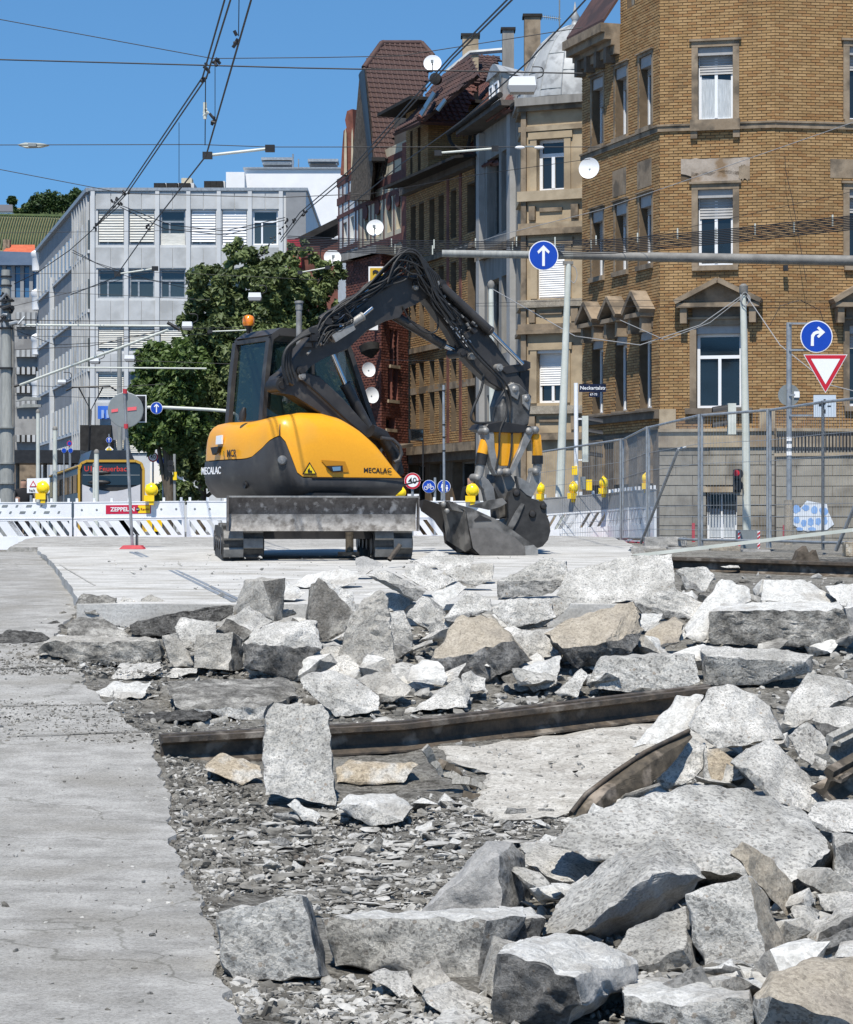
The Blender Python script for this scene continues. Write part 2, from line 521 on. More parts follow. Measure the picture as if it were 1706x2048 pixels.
M['bank'] = pm('bank_concrete',(0.27,0.26,0.24),(0.4,0.388,0.365),3,0.95,bump=0.8,bscale=20,spec=0.1,grit=30,gamt=.4)
M['sand'] = pm('sandy_bed',(0.33,0.31,0.275),(0.48,0.46,0.42),5,0.96,bump=0.5,bscale=45,c3=(0.3,0.28,0.25),scale3=4,t3=(0.54,0.7),spec=0.1,grit=55,gamt=.55)
M['street'] = pm('street_asphalt',(0.1,0.1,0.1),(0.16,0.158,0.155),0.7,0.95,bump=0.2,bscale=30,spec=0.2)
def cracks(m,scale,width,dark):
 """fine crack network worked into a concrete surface"""
 nt = m.node_tree
 N,L = nt.nodes.new,nt.links.new
 b = nt.nodes['Principled BSDF']
 src = b.inputs['Base Color'].links[0].from_socket
 tc = N('ShaderNodeTexCoord')
 n = N('ShaderNodeTexNoise'); n.inputs['Scale'].default_value = 2.5; n.inputs['Detail'].default_value = 8
 L(tc.outputs['Object'],n.inputs['Vector'])
 a = N('ShaderNodeMixRGB'); a.blend_type = 'ADD'; a.inputs['Fac'].default_value = .45
 L(tc.outputs['Object'],a.inputs['Color1']); L(n.outputs['Color'],a.inputs['Color2'])
 v = N('ShaderNodeTexVoronoi'); v.feature = 'DISTANCE_TO_EDGE'; v.inputs['Scale'].default_value = scale
 L(a.outputs[0],v.inputs['Vector'])
 r = N('ShaderNodeValToRGB')
 r.color_ramp.elements[0].color = (dark,dark,dark * .96,1); r.color_ramp.elements[1].color = (1,1,1,1)
 r.color_ramp.elements[0].position = width * .4; r.color_ramp.elements[1].position = width
 L(v.outputs['Distance'],r.inputs['Fac'])
 x = N('ShaderNodeMix'); x.data_type = 'RGBA'; x.blend_type = 'MULTIPLY'; x.inputs['Factor'].default_value = 1
 L(src,x.inputs['A']); L(r.outputs[0],x.inputs['B'])
 L(x.outputs['Result'],b.inputs['Base Color'])
cracks(M['strip'],.38,.0035,.62)
def nz(p,f,a):
 return noise.fractal(Vector(p) * f,0.8,2.0,4) * a
def sheet(name,rows,m,z_of,kind='structure',mi=None,parent=None,smooth=None):
 """rows: list of (y, [x...])"""
 mb = MB()
 n = len(rows[0][1])
 vs = [(x,y,z_of(x,y)) for y,xs in rows for x in xs]
 fs = []
 for j in range(len(rows) - 1):
  for i in range(n - 1):
   a = j * n + i
   fs.append((a,a + 1,a + n + 1,a + n))
 mb.add(vs,fs)
 o = mb.build(name,m,parent,smooth)
 if kind:
  o['kind'] = kind
 return o
def frange(a,b,s):
 n = max(1,int(round((b - a) / s)))
 return [a + (b - a) * i / n for i in range(n + 1)]
gx = [-3000,-800,-250,-80,-30,-12] + frange(-7,9,0.12) + [14,32,90,260,800,3000]
gy = [-300,-80,-20,2] + frange(5,24,0.12) + frange(24.5,62,0.75) + [75,100,140,200,300,500,900,1500,3500]
EDGE_D = frange(4.5,37.0,0.05)
EDGE_X = []
for d in EDGE_D:
 px = edge_x(YH + (CZ - zs(d)) / d * F)
 EDGE_X.append((px - 853) / F * d + nz((d,0,3),1.4,0.06) + nz((d,7,3),5,0.02) + nz((d,9,3),17,0.012))
def zground(x,y):
 z = zsmooth(y,x)
 if 4 < y < 40 and -10 < x < 12:
  k = 1.0 if y < 24 else 0.35
  t = min(1.0,max(0.0,(x - float(np.interp(y,EDGE_D,EDGE_X))) / 0.45))
  t = t * t * (3 - 2 * t)
  k *= 0.15 + 0.85 * t
  z += -(0.018 + (TR - 0.018) * t) + nz((x,y,0),1.6,0.03) * k + nz((x,y,5),9,0.012) * k
  if y > 34:
   z += TR * (y - 34) / 6
 return z
g = sheet('ground',[(y,gx) for y in gy],[M['bed']],zground,smooth=60)
# old concrete road surface on the left with a ragged broken edge
rows = []
for d in frange(4.5,37.0,0.05):
 xe = float(np.interp(d,EDGE_D,EDGE_X))
 xs = [-14,-8] + [xe - (xe + 6.5) * (1 - i / 10) ** 1.0 * 1.0 for i in range(11)]
 xs = sorted(xs)
 rows.append((d,xs + [xe + 0.01]))
xlast = {round(r[0],4): r[1][-1] for r in rows}
sheet('concrete_road',rows,M['strip'],
  lambda x,y: zsmooth(y,-5) + nz((x,y,1),0.8,0.008) - (0.03 if x == xlast[round(y,4)] else 0.0),smooth=40)
# thick concrete slab the excavator stands on
def zslab(d):
 return float(np.interp(d,[20,22,29.5,34,36],[0.80,0.885,1.115,1.215,1.24]))
mb = MB()
prev = None
sl = frange(21.4,34.6,0.3)
fr = lambda x: 21.6 + nz((x,0,9),0.9,0.5)
for i,d in enumerate(sl):
 px = float(np.interp(d,[22,33],[155,75]))
 xl = (px - 853) / F * d + nz((d,3,3),2.5,0.03)
 xr = (1262 - 853) / F * d + nz((d,8,3),1.5,0.06)
 xs = [xl + (xr - xl) * k / 24 for k in range(25)]
 row = [V(x,d,zslab(d) + nz((x,d,2),0.7,0.006)) for x in xs]
 if prev:
  for k in range(24):
   mb.quad(prev[k],prev[k + 1],row[k + 1],row[k])
  mb.quad(prev[0] - V(0,0,0.3),prev[0],row[0],row[0] - V(0,0,0.3))
  mb.quad(prev[24],prev[24] - V(0,0,0.3),row[24] - V(0,0,0.3),row[24])
 else:
  for k in range(24):
   mb.quad(row[k] - V(0,0,0.35),row[k + 1] - V(0,0,0.35),row[k + 1],row[k])
 prev = row
slab = struct(mb.build('concrete_slab',M['slab']))
def S(px,py,up=0.0):
 """point on the slab under a pixel"""
 lo,hi = 15.0,60.0
 for _ in range(40):
  m = (lo + hi) / 2
  if CZ - (py - YH) / F * m > zslab(m):
   lo = m
  else:
   hi = m
 return P(px,py,lo) + V(0,0,up)
for (a,b) in (((262,1105),(468,1204)),((272,1105),(484,1204))):
 mb = MB()
 mb.bar(S(*a,0.006),S(*b,0.006),0.045,0.012)
 mb.build('joint_strip',M['galv'],slab)
mb = MB()
mb.bar(S(120,1130,0.003),S(190,1172,0.003),0.02,0.006)
mb.build('joint_strip',M['bank'],slab)
# sloping bank of concrete behind the slab
mb = MB()
prev = None
for d in frange(34.2,41.6,0.35):
 z = float(np.interp(d,[34.2,36.5,39.8,41.6],[1.205,1.27,1.335,0.9]))
 xl = (float(np.interp(d,[34.2,39.8],[18,70])) - 853) / F * d
 row = [V(xl - 0.25,d,z - 0.3)] + [V(xl + (3.0 - xl) * k / 26,d,z + nz((k * 0.3,d,7),0.9,0.02)) for k in range(27)] + [V(3.4,d,z - 0.3)]
 if prev:
  for k in range(len(row) - 1):
   mb.quad(prev[k],prev[k + 1],row[k + 1],row[k])
 else:
  for k in range(len(row) - 1):
   mb.quad(row[k] - V(0,0,.4),row[k + 1] - V(0,0,.4),row[k + 1],row[k])
 prev = row
struct(mb.build('concrete_bank',M['bank'],smooth=50))
# pale sandy concrete bed in the middle of the trench
mb = MB()
out = [(850,1492),(1010,1478),(1200,1456),(1400,1428),(1480,1470),(1400,1540),(1250,1600),(1130,1640),(1000,1660),(930,1610),(960,1550),(870,1520)]
cx,cy = 1150,1540
n = len(out) * 5
ring = []
for i in range(n):
 t = i / 5
 a,b = out[int(t) % len(out)],out[(int(t) + 1) % len(out)]
 w = t - int(t)
 ring.append((a[0] * (1 - w) + b[0] * w + random.uniform(-7,7),a[1] * (1 - w) + b[1] * w + random.uniform(-5,5)))
prev = None
for k in range(9):
 s = 1 - k / 8.0
 row = [G(cx + (x - cx) * max(s,0.02),cy + (y - cy) * max(s,0.02),TR - (0.028 if k else -0.02)) for x,y in ring]
 row = [p + V(0,0,nz(p,2,0.012)) for p in row]
 if prev:
  for i in range(n):
   j = (i + 1) % n
   mb.quad(prev[i],prev[j],row[j],row[i])
 prev = row
struct(mb.build('sandy_bed',M['sand'],smooth=40))
# street asphalt far behind
sheet('street',[(y,[-300,-60,-20,0,20,60,300]) for y in (58,80,120,200,400)],M['street'],lambda x,y: 0.91)
# ------------------------------------------------------------------ rubble: every block is the hull of its own traced corners
_rs = np.random.RandomState(3)
_K = []
for f,a in ((5,0.0035),(11,0.0035),(24,0.0042),(52,0.0052),(110,0.005)):
 for _ in range(7):
  k = _rs.normal(size=3)
  k = k / np.linalg.norm(k) * f * (0.7 + 0.6 * _rs.rand())
  _K.append((k,_rs.normal(size=3) * a * 0.55,_rs.rand() * 6.28))
def vfield(p,amp=1.0):
 o = np.zeros_like(p)
 for k,a,ph in _K:
  o += np.sin(p @ k + ph)[:,None] * a[None,:]
 return o * amp
def sfield(p,f,seed=0):
 rs = np.random.RandomState(seed)
 o = np.zeros(len(p))
 for i in range(6):
  k = rs.normal(size=3)
  k = k / np.linalg.norm(k) * f * (0.6 + rs.rand())
  o += np.sin(p @ k + rs.rand() * 6.28)
 return o / 3.0
CROPS = {'R1': (0,1050,.4103),'R2': (500,1080,.3517),'R3': (1000,1080,.4138),'R4': (0,1500,.4103),
   'R5': (400,1500,.381),'R6': (1000,1500,.4138),'FU': (0,0,1.0),'R7': (0,1190,.4187)}
NHULL = [0]
def hull_mesh(name,pts,mats,amp=1.0,cell=0.035,chip=0.03,nmax=16,org=None,seed=0):
 """convex hull of 3D points, finely cut, pitted and chipped; returns mesh centred on org"""
 bm = bmesh.new()
 for p in pts:
  bm.verts.new(p)
 r = bmesh.ops.convex_hull(bm,input=bm.verts)
 bmesh.ops.delete(bm,geom=[e for e in r['geom_interior'] if isinstance(e,bmesh.types.BMVert)],context='VERTS')
 bmesh.ops.triangulate(bm,faces=bm.faces[:])
 bm.normal_update()
 cen = np.mean([list(v.co) for v in bm.verts],axis=0)
 me_len = max(e.calc_length() for e in bm.edges)
 n = int(min(nmax,max(3,math.ceil(me_len / cell))))
 ij = [(i,j) for i in range(n + 1) for j in range(n + 1 - i)]
 B = np.array([(i / n,j / n,1 - (i + j) / n) for i,j in ij])
 idx = {q: k for k,q in enumerate(ij)}
 T = []
 for i in range(n):
  for j in range(n - i):
   T.append((idx[(i,j)],idx[(i + 1,j)],idx[(i,j + 1)]))
   if i + j < n - 1:
    T.append((idx[(i + 1,j)],idx[(i + 1,j + 1)],idx[(i,j + 1)]))
 T = np.array(T)
 allv,allf,allm,allc = [],[],[],[]
 off = 0
 for f in bm.faces:
  c = np.array([list(v.co) for v in f.verts])
  w = B @ c
  # distance to sharp hull edges
  ch = np.zeros(len(w))
  ls = list(f.loops)
  for a in range(3):
   e = ls[a].edge
   if len(e.link_faces) == 2 and e.calc_face_angle(0) > 0.35:
    opp = (a + 2) % 3
    A2 = f.calc_area() * 2
    h = A2 / max(e.calc_length(),1e-5)
    ch = np.maximum(ch,np.exp(-B[:,opp] * h / 0.014))
  allv.append(w)
  allc.append(ch)
  allf.append(T + off)
  off += len(w)
  nrm = f.normal
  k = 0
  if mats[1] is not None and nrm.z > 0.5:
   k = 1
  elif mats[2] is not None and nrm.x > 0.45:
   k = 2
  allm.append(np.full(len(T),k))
 bm.free()
 v = np.concatenate(allv)
 fcs = np.concatenate(allf)
 ch = np.concatenate(allc)
 mi = np.concatenate(allm)
 key = np.round(v * 2500).astype(np.int64)
 _,first,inv = np.unique(key,axis=0,return_index=True,return_inverse=True)
 inv = inv.ravel()
 chm = np.zeros(len(first))
 np.maximum.at(chm,inv,ch)
 v = v[first]
 fcs = inv[fcs]
 so = seed * 3.7
 d = vfield(v + so,amp)
 sf = sfield(v + so,14,5) + 0.7 * sfield(v + so,37,6)
 push = np.clip(sf * 0.6 + 0.35,0,1.5) * chip * chm
 dirc = cen[None,:] - v
 dirc /= np.maximum(np.linalg.norm(dirc,axis=1),1e-5)[:,None]
 v = v + d + dirc * push[:,None]
 if org is None:
  org = Vector((cen[0],cen[1],v[:,2].min()))
 v = v - np.array(org)
 me = bpy.data.meshes.new(name)
 me.from_pydata(v.tolist(),[],fcs.tolist())
 use = [mats[0],mats[1] or mats[0],mats[2] or mats[0]]
 for m in use:
  me.materials.append(m)
 me.polygons.foreach_set('material_index',mi.tolist())
 me.polygons.foreach_set('use_smooth',[True] * len(me.polygons))
 me.set_sharp_from_angle(angle=math.radians(24))
 me.update()
 NHULL[0] += 1
 return me,org
def sd(py):
 lo,hi = 15.0,60.0
 for _ in range(40):
  m = (lo + hi) / 2
  if CZ - (py - YH) / F * m > zslab(m):
   lo = m
  else:
   hi = m
 return lo
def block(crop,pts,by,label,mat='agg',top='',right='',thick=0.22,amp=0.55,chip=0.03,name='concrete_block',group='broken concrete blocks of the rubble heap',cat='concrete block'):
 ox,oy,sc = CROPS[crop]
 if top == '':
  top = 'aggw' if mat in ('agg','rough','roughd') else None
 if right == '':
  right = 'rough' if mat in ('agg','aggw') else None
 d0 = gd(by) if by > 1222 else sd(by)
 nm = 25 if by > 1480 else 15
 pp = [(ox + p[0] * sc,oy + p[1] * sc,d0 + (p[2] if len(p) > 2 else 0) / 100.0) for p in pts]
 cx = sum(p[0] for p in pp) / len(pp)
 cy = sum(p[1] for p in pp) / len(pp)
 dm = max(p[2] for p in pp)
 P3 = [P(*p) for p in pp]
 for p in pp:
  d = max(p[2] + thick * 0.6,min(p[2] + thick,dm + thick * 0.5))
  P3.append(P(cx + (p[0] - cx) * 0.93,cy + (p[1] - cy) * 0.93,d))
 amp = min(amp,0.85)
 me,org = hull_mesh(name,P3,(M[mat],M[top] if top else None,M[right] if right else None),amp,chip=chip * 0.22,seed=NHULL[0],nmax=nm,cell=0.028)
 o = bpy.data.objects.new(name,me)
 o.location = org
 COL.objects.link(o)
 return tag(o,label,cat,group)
B_ = block
# --- foreground, right
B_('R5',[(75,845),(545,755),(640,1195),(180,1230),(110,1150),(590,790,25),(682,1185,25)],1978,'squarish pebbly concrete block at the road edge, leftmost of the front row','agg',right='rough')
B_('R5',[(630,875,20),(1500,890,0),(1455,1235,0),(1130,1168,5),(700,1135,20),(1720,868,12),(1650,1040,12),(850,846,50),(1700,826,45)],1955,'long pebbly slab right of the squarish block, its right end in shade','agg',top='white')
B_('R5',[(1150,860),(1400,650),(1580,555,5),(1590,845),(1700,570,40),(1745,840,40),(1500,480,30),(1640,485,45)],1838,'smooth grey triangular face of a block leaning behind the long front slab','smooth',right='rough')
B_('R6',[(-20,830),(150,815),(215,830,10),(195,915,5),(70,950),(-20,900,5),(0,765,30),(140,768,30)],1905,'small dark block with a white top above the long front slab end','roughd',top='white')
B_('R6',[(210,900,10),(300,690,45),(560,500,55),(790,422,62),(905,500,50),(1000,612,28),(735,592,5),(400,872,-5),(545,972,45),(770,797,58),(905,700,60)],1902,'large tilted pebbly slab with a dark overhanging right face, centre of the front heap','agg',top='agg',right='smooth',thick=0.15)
B_('R6',[(-10,985),(100,1010,-3),(345,1105,-10),(655,1025,25),(330,890,60),(150,915,60),(-10,965,45),(385,1240,-10),(600,1150,20),(660,1100,25),(300,1330),(-30,1330,5)],2062,'white-topped block with a dark rough left face at the bottom of the heap','roughd',top='white',right='smooth',amp=1.2)
B_('R6',[(600,1150,20),(620,1110,50),(1190,1095,55),(1205,1200),(820,1235),(600,1195,10),(820,1345),(1230,1345),(610,1300,10)],2078,'flat slab with a white top cut by the bottom edge of the picture','agg',top='white')
B_('R6',[(1225,1190,5),(1320,1080,10),(1520,1010,40),(1765,1000,40),(1765,1345,-10),(1240,1345),(1330,1200,-10)],2085,'big pebbly block with a pale brown top in the bottom right corner','agg',top='tan')
B_('R6',[(912,690,5),(1215,600,10),(1240,790),(1310,1065,-5),(1000,1085),(930,900,5),(1275,690,32),(1418,1005,27),(1345,1065,15)],1952,'upright pale block densely dotted with pebbles, front heap right of centre','agg',right='tan',thick=0.3)
B_('R6',[(1115,490),(1180,440),(1330,540,10),(1415,650,15),(1445,775,15),(1380,790,5),(1210,610,-5)],1862,'thin brownish concrete plate leaning behind the upright pebbly block','tan',thick=0.1)
B_('R6',[(240,450,10),(350,330,30),(600,240,45),(960,165,70),(1200,190,75),(1480,300,70),(1605,480,20),(1420,640,-8),(1000,520,-5),(700,560,-10),(450,530,0),(1612,560,60),(1604,690,85),(1530,752,55)],1815,'huge pebbly slab crowning the front heap, with a dark right end','agg',top='agg',right='roughd',thick=0.25)
B_('R6',[(962,320),(1030,380),(1000,512,-4),(930,490,-6),(865,440,-4),(930,400)],1752,'black asphalt lump stuck on the huge pebbly slab','asphalt',thick=0.06,name='asphalt_lump',cat='asphalt lump',amp=0.7,chip=0.015)
B_('R6',[(100,450,30),(240,440,40),(520,520,30),(470,640),(300,690,-5),(140,560),(300,640,-10)],1802,'pale sloping block between the smooth triangular block and the huge slab','aggw')
B_('R6',[(555,975),(615,870,15),(900,745,30),(930,900,15),(945,1080),(660,1070,-5),(890,950,-5)],1948,'grey pebbly block wedged under the large tilted slab','agg')
B_('R6',[(1440,725,20),(1560,785,15),(1530,812,5),(1455,875),(1400,760,10)],1872,'small white wedge of concrete right of the brownish plate','aggw')
B_('R6',[(1445,1005),(1470,890,25),(1740,690,40),(1745,790,10),(1600,850,5),(1765,990,5),(1500,1020)],1928,'slanting slab with a dark ridged face at the right edge, above the bottom corner block','roughd',top='aggw',amp=1.2)
B_('R6',[(1600,400,20),(1765,410,20),(1765,680),(1610,670),(1620,480)],1802,'grey block at the right edge beside the huge pebbly slab','aggw')
B_('R3',[(910,895,10),(1010,720,30),(1100,690,35),(1235,750,35),(1300,800,30),(1335,880,20),(1385,960,15),(1310,965),(1060,1010,-5),(920,910)],1545,'rounded warm-grey slab at the tip of the front heap, beside the long rail','agg')
B_('R3',[(640,1000),(860,755,30),(990,750,35),(930,900,5),(800,985,-5)],1532,'smooth dust-white slab leaning against the rounded warm-grey one','white')
B_('R3',[(740,1140),(930,955,10),(1000,1000,10),(985,1110),(880,1190,-5),(780,1212)],1602,'triangular pebbly piece right of the brown bent rail','agg')
B_('R3',[(980,1180),(985,1010,10),(1050,1005,12),(1095,1080,5),(1180,1105,5),(1225,1205,5),(1040,1235,-5)],1612,'pebbly block with a cream-coloured tip above the huge slab','agg',top='peach')
B_('R3',[(1110,1070,20),(1200,1000,30),(1310,955,35),(1480,1130,25),(1578,1275,10),(1500,1312),(1320,1262,-10),(1250,1130)],1642,'long slab running down to the right behind the huge slab','agg',thick=0.3)
B_('R3',[(1365,900),(1380,800,10),(1490,640,35),(1650,665,40),(1765,730,35),(1600,800),(1510,860,-5),(1420,905,-5)],1482,'big bright-topped grey block at the right edge under the long rail end','agg',top='aggw')
B_('R3',[(1505,870),(1550,810,10),(1690,800,20),(1765,830,15),(1680,912,-5),(1580,972,-5)],1496,'block with a dark brown left face at the right edge of the heap','roughd',top='aggw')
B_('R3',[(1388,945),(1480,880,10),(1582,965,10),(1572,1092),(1530,1112,-4),(1440,1045,-4)],1556,'roundish pebbly lump between the rounded slab and the right-hand rails','agg')
B_('R3',[(1515,1290),(1600,1262,15),(1765,1255,15),(1765,1385),(1640,1375),(1560,1345)],1662,'grey wedge at the right edge under the tilted rails','agg')
# --- middle, around the long rail
B_('R1',[(1290,900,25),(1330,870,28),(1570,875,28),(1600,910,25),(1640,1372),(1290,1312),(1275,1100,12)],1620,'tall pale slab standing upright in front of the long rail','aggw',right='rough',thick=0.2)
B_('R1',[(1000,1175,10),(1070,1108,25),(1255,1165,20),(1278,1222,5),(1180,1268,-3),(1010,1192)],1576,'sand-coloured slab leaning on the left foot of the upright slab','peach',right='smooth',thick=0.12)
B_('R2',[(480,1290,5),(560,1248,20),(850,1268,20),(955,1272,10),(860,1372),(600,1392),(490,1374)],1572,'sandy flat block lying right of the upright slab under the rail','peach',right='brown')
B_('R2',[(490,1510,10),(560,1450,25),(640,1450,30),(830,1450,30),(922,1515,10),(880,1602),(720,1632,-5),(610,1590),(630,1495)],1657,'white-topped block lying alone among crumbs right of the upright slab','aggw',top='white')
B_('R2',[(208,1502),(245,1470,6),(400,1560,6),(385,1612),(310,1595)],1652,'thin white shard below the upright slab','white',thick=0.06)
B_('R2',[(1028,660,10),(1180,440,55),(1370,430,60),(1490,540,45),(1060,674,5),(1240,652),(1500,566,20),(1612,690,20),(1340,800,5),(1110,817,5),(1035,770,10)],1372,'block with a smooth tan top and black rough front in the middle of the heap','roughd',top='tan',amp=1.2)
B_('R2',[(505,650,5),(560,470,12),(640,340,20),(735,275,22),(780,320,15),(832,740),(650,755)],1352,'tall pointed beige block standing like a tooth behind the rail','beige',amp=1.3)
B_('R2',[(315,455,25),(345,250,35),(400,213,25),(585,300,30),(602,420,20),(540,520,10),(410,572),(330,445,5)],1302,'big dark-faced block left of the tooth-shaped block','brown',top='aggw')
B_('R1',[(1185,580,10),(1290,480,35),(1540,460,40),(1562,600,25),(1490,680,10),(1430,757),(1195,692,5),(1340,590,-5)],1368,'dark boulder-like block under the dark-faced block','roughd',amp=1.2)
B_('R1',[(945,695),(960,535,8),(1140,525,5),(1115,710,-3),(1180,548,25),(1188,702,22)],1348,'smooth upright beige block left of the dark boulder','beige',right='brown')
B_('R1',[(850,500,15),(885,450,25),(1060,475,25),(1055,530,5),(960,622),(900,602)],1332,'pale pebbly block behind the smooth upright beige one','agg')
B_('R1',[(793,545,5),(862,530,8),(946,680),(930,697),(828,692)],1340,'brownish narrow slab leaning left of the smooth beige block','beige',thick=0.14)
B_('R1',[(1058,512,5),(1110,455,5),(1215,395,30),(1332,470,25),(1235,522),(1185,572)],1312,'white-topped block with a brown left face above the dark boulder','brown',top='aggw')
B_('R1',[(1138,437,15),(1190,270,25),(1250,255,30),(1392,262,20),(1280,270,-2),(1275,432,-2),(1340,472),(1377,460,10)],1272,'upright block with a ribbed dark right face at the edge of the slab','beige',right='brown')
B_('R1',[(183,612,10),(245,570,5),(780,570),(812,612,10),(782,672),(480,690),(350,662),(260,545,40),(740,548,40)],1338,'long low grimy slab lying on the left of the heap','dirty',top='beige',amp=1.3)
B_('R1',[(328,502,10),(360,455,40),(500,450,40),(642,540,10),(480,557),(330,542)],1284,'flat grimy plate behind the long low slab','dirty')
B_('R1',[(365,405,5),(400,335,20),(570,350,20),(562,412,5),(450,440)],1252,'dark cracked lump at the slab corner, left end of the heap','dirty',amp=1.5)
B_('R1',[(675,445),(690,360,12),(740,340,15),(885,410,15),(800,445),(720,455)],1246,'grey-beige wedge behind the long asphalt piece','beige')
B_('R1',[(548,430,3),(600,345,12),(672,370,12),(685,442,3),(565,455)],1246,'pale crumbly stump left of the grey-beige wedge','aggw')
B_('R1',[(628,492,8),(830,430,30),(1145,388,45),(1135,442,30),(860,532,3),(700,547),(640,532)],1280,'long torn piece of black asphalt on the left of the heap','asphalt',name='asphalt_piece',cat='asphalt piece',amp=1.6)
B_('R1',[(538,748),(592,680,30),(780,675,35),(784,692,25),(752,722,5),(650,753)],1364,'thin pale plate lying below the long low slab','aggw',thick=0.08)
B_('R1',[(472,812,5),(560,765,25),(742,766,30),(692,842),(500,855)],1405,'cream flat slab at the left border of the rubble','peach',thick=0.08,top='white')
B_('R1',[(858,888,10),(1300,882),(1292,962),(900,905,5),(798,770,80),(1400,740,110),(1462,830,60)],1440,'wide flat slab lying left behind the upright pale slab','aggw',top='dirty',thick=0.1,amp=1.2)
B_('R1',[(1085,850,3),(1110,825,14),(1380,840,16),(1472,862,10),(1420,876,0),(1120,872,0)],1412,'dark crumbly asphalt strip on top of the wide flat slab','asphalt',name='asphalt_strip',cat='asphalt strip',thick=0.05,amp=1.5)
B_('R1',[(505,965),(560,930,12),(1000,893,30),(1042,915,20),(1020,945,3),(640,972),(520,978)],1450,'dark crumbly asphalt strip lying left of the long rail','asphalt',name='asphalt_strip',cat='asphalt strip',thick=0.05,amp=1.6)
B_('R2',[(283,778,5),(360,750,25),(480,740,30),(620,800,20),(737,882,10),(732,972),(500,1007,-3),(300,832)],1436,'split pale block above the rail, right of the upright slab','aggw',right='brown')
B_('R2',[(598,805,5),(660,765,20),(800,750,25),(925,842,10),(880,890),(740,932),(640,870)],1415,'grooved grey channel piece beside the split pale block','brown',top='beige')
B_('R2',[(918,977),(1080,850,15),(1190,780,25),(1252,862,20),(1236,947)],1428,'triangular pebbly wedge leaning on the long rail','agg')
B_('R2',[(1208,845),(1212,760,8),(1260,748,10),(1342,792,10),(1342,862),(1250,862)],1402,'small squared pale block behind the triangular wedge','aggw')
B_('R3',[(85,645),(120,610,25),(290,558,35),(275,700,5),(160,737)],1392,'squarish pebbly block with a white top behind the rail middle','agg',top='white')
B_('R3',[(8,668,5),(62,640,12),(145,732),(60,722)],1390,'small brown wedge beside the squarish pebbly block','brown',thick=0.12)
B_('R3',[(262,732),(400,618,14),(425,650,8),(372,752,-3),(282,755)],1402,'narrow leaning slab left of the long front-row block','agg',thick=0.1)
B_('R3',[(422,692,5),(480,580),(490,565,30),(740,545,35),(940,550,10),(966,690),(690,747,-5),(480,722,-3)],1394,'long pebbly block just behind the rail, left of two','agg',top='aggw')
B_('R3',[(968,527,15),(1000,515,40),(1340,530,40),(1512,560,15),(1507,642,5),(1250,702),(985,702),(1000,560,-5),(1480,590,-3)],1378,'long pebbly block just behind the rail, right of two','agg',top='aggw')
B_('R3',[(1018,340),(1660,335),(1706,487),(1500,514,-3),(1008,502),(1080,305,50),(1640,300,50)],1312,'massive slab with a white top and rust-stained front on the right','dirty',top='white',right='smooth',amp=0.8)
B_('R3',[(1665,330,8),(1770,322,8),(1770,475,8),(1704,482,8),(1680,300,50),(1770,300,50)],1312,'grey block at the right edge next to the massive white-topped slab','smooth',top='white')
B_('R3',[(868,452),(960,380,10),(1000,280,25),(1070,180,35),(1217,235,30),(1212,292,20),(1130,322,5),(1000,422)],1278,'tall lime-white block left of the massive slab','white',chip=0.05)
B_('R3',[(1258,292),(1275,195,40),(1470,190,45),(1642,290,30),(1560,320)],1222,'lime-white flat slab behind the massive slab','white')
B_('R3',[(1570,225,20),(1770,205,40),(1770,322),(1642,312)],1222,'lime-white slab cut by the right edge, behind the massive slab','white')
B_('R3',[(268,267,5),(330,150,30),(600,80,40),(832,68,40),(852,242,10),(650,292),(380,327,-3),(340,302)],1248,'big flat-faced brown-grey slab at the back of the heap','smooth',top='aggw',right='rough',amp=0.5)
B_('R3',[(-20,200,5),(110,140,15),(220,88,20),(322,110,15),(342,192,5),(220,267),(-20,275)],1238,'rough grey block left of the brown-grey slab','rough',amp=1.6)
B_('R3',[(38,402),(70,290,15),(300,280,18),(352,290,15),(312,352,5),(180,432),(45,434)],1282,'bluish-white pebbly block in the upper middle of the heap','aggw')
B_('R3',[(216,447,15),(320,385,45),(650,295,60),(662,332,50),(510,492),(310,522),(692,442,35),(640,542,15),(380,622,5),(270,522,10)],1358,'slab with a smooth tan face and jagged black front right of centre','roughd',top='tan',amp=1.2)
B_('R3',[(652,532),(700,450,20),(840,365,35),(887,400,25),(872,492,5),(720,547)],1332,'smaller tan-topped piece next to the jagged tan slab','roughd',top='tan')
B_('R3',[(678,420,3),(680,355,10),(790,358,10),(760,400,3),(700,442)],1302,'small white piece above the smaller tan-topped one','white')
B_('R3',[(638,295,5),(840,230,15),(985,300,15),(962,382),(820,384),(690,352)],1272,'rough grey block under the brown-grey slab','rough',amp=1.4)
B_('R3',[(850,142,8),(990,128,15),(1032,172,10),(992,252),(900,235)],1218,'grey lump right of the brown-grey slab','rough',right='aggw')
B_('R2',[(1098,445),(1230,280,20),(1362,330,20),(1382,392,8),(1150,474)],1292,'rough grey block above the tan-topped block','rough')
B_('R2',[(1028,305,15),(1190,238,35),(1232,270,25),(1090,384,3)],1262,'flat white plate propped beside the rough grey block','white',thick=0.08)
B_('R2',[(888,425),(990,310,15),(1062,360,15),(1152,472,5),(1050,544),(950,464,-4)],1292,'cracked pale block right of the tooth-shaped block','aggw',amp=1.5)
B_('R2',[(783,412,8),(880,405,10),(932,540),(930,652,6),(822,594)],1320,'pale block with a dark underside touching the tooth-shaped block','aggw')
B_('R2',[(655,195,5),(770,170,15),(1003,292,12),(942,352),(800,244,-4)],1212,'long blue-grey slab behind the tooth-shaped block','aggw')
B_('R2',[(858,195,5),(960,130,22),(1185,230,22),(1030,294)],1196,'pale grey slab at the back of the heap near the track','aggw')
B_('R2',[(925,112,15),(1000,92,35),(1275,88,35),(1262,172,3),(1100,174)],1160,'flat dark-edged plate lying in front of the big bucket','dirty',top='aggw')
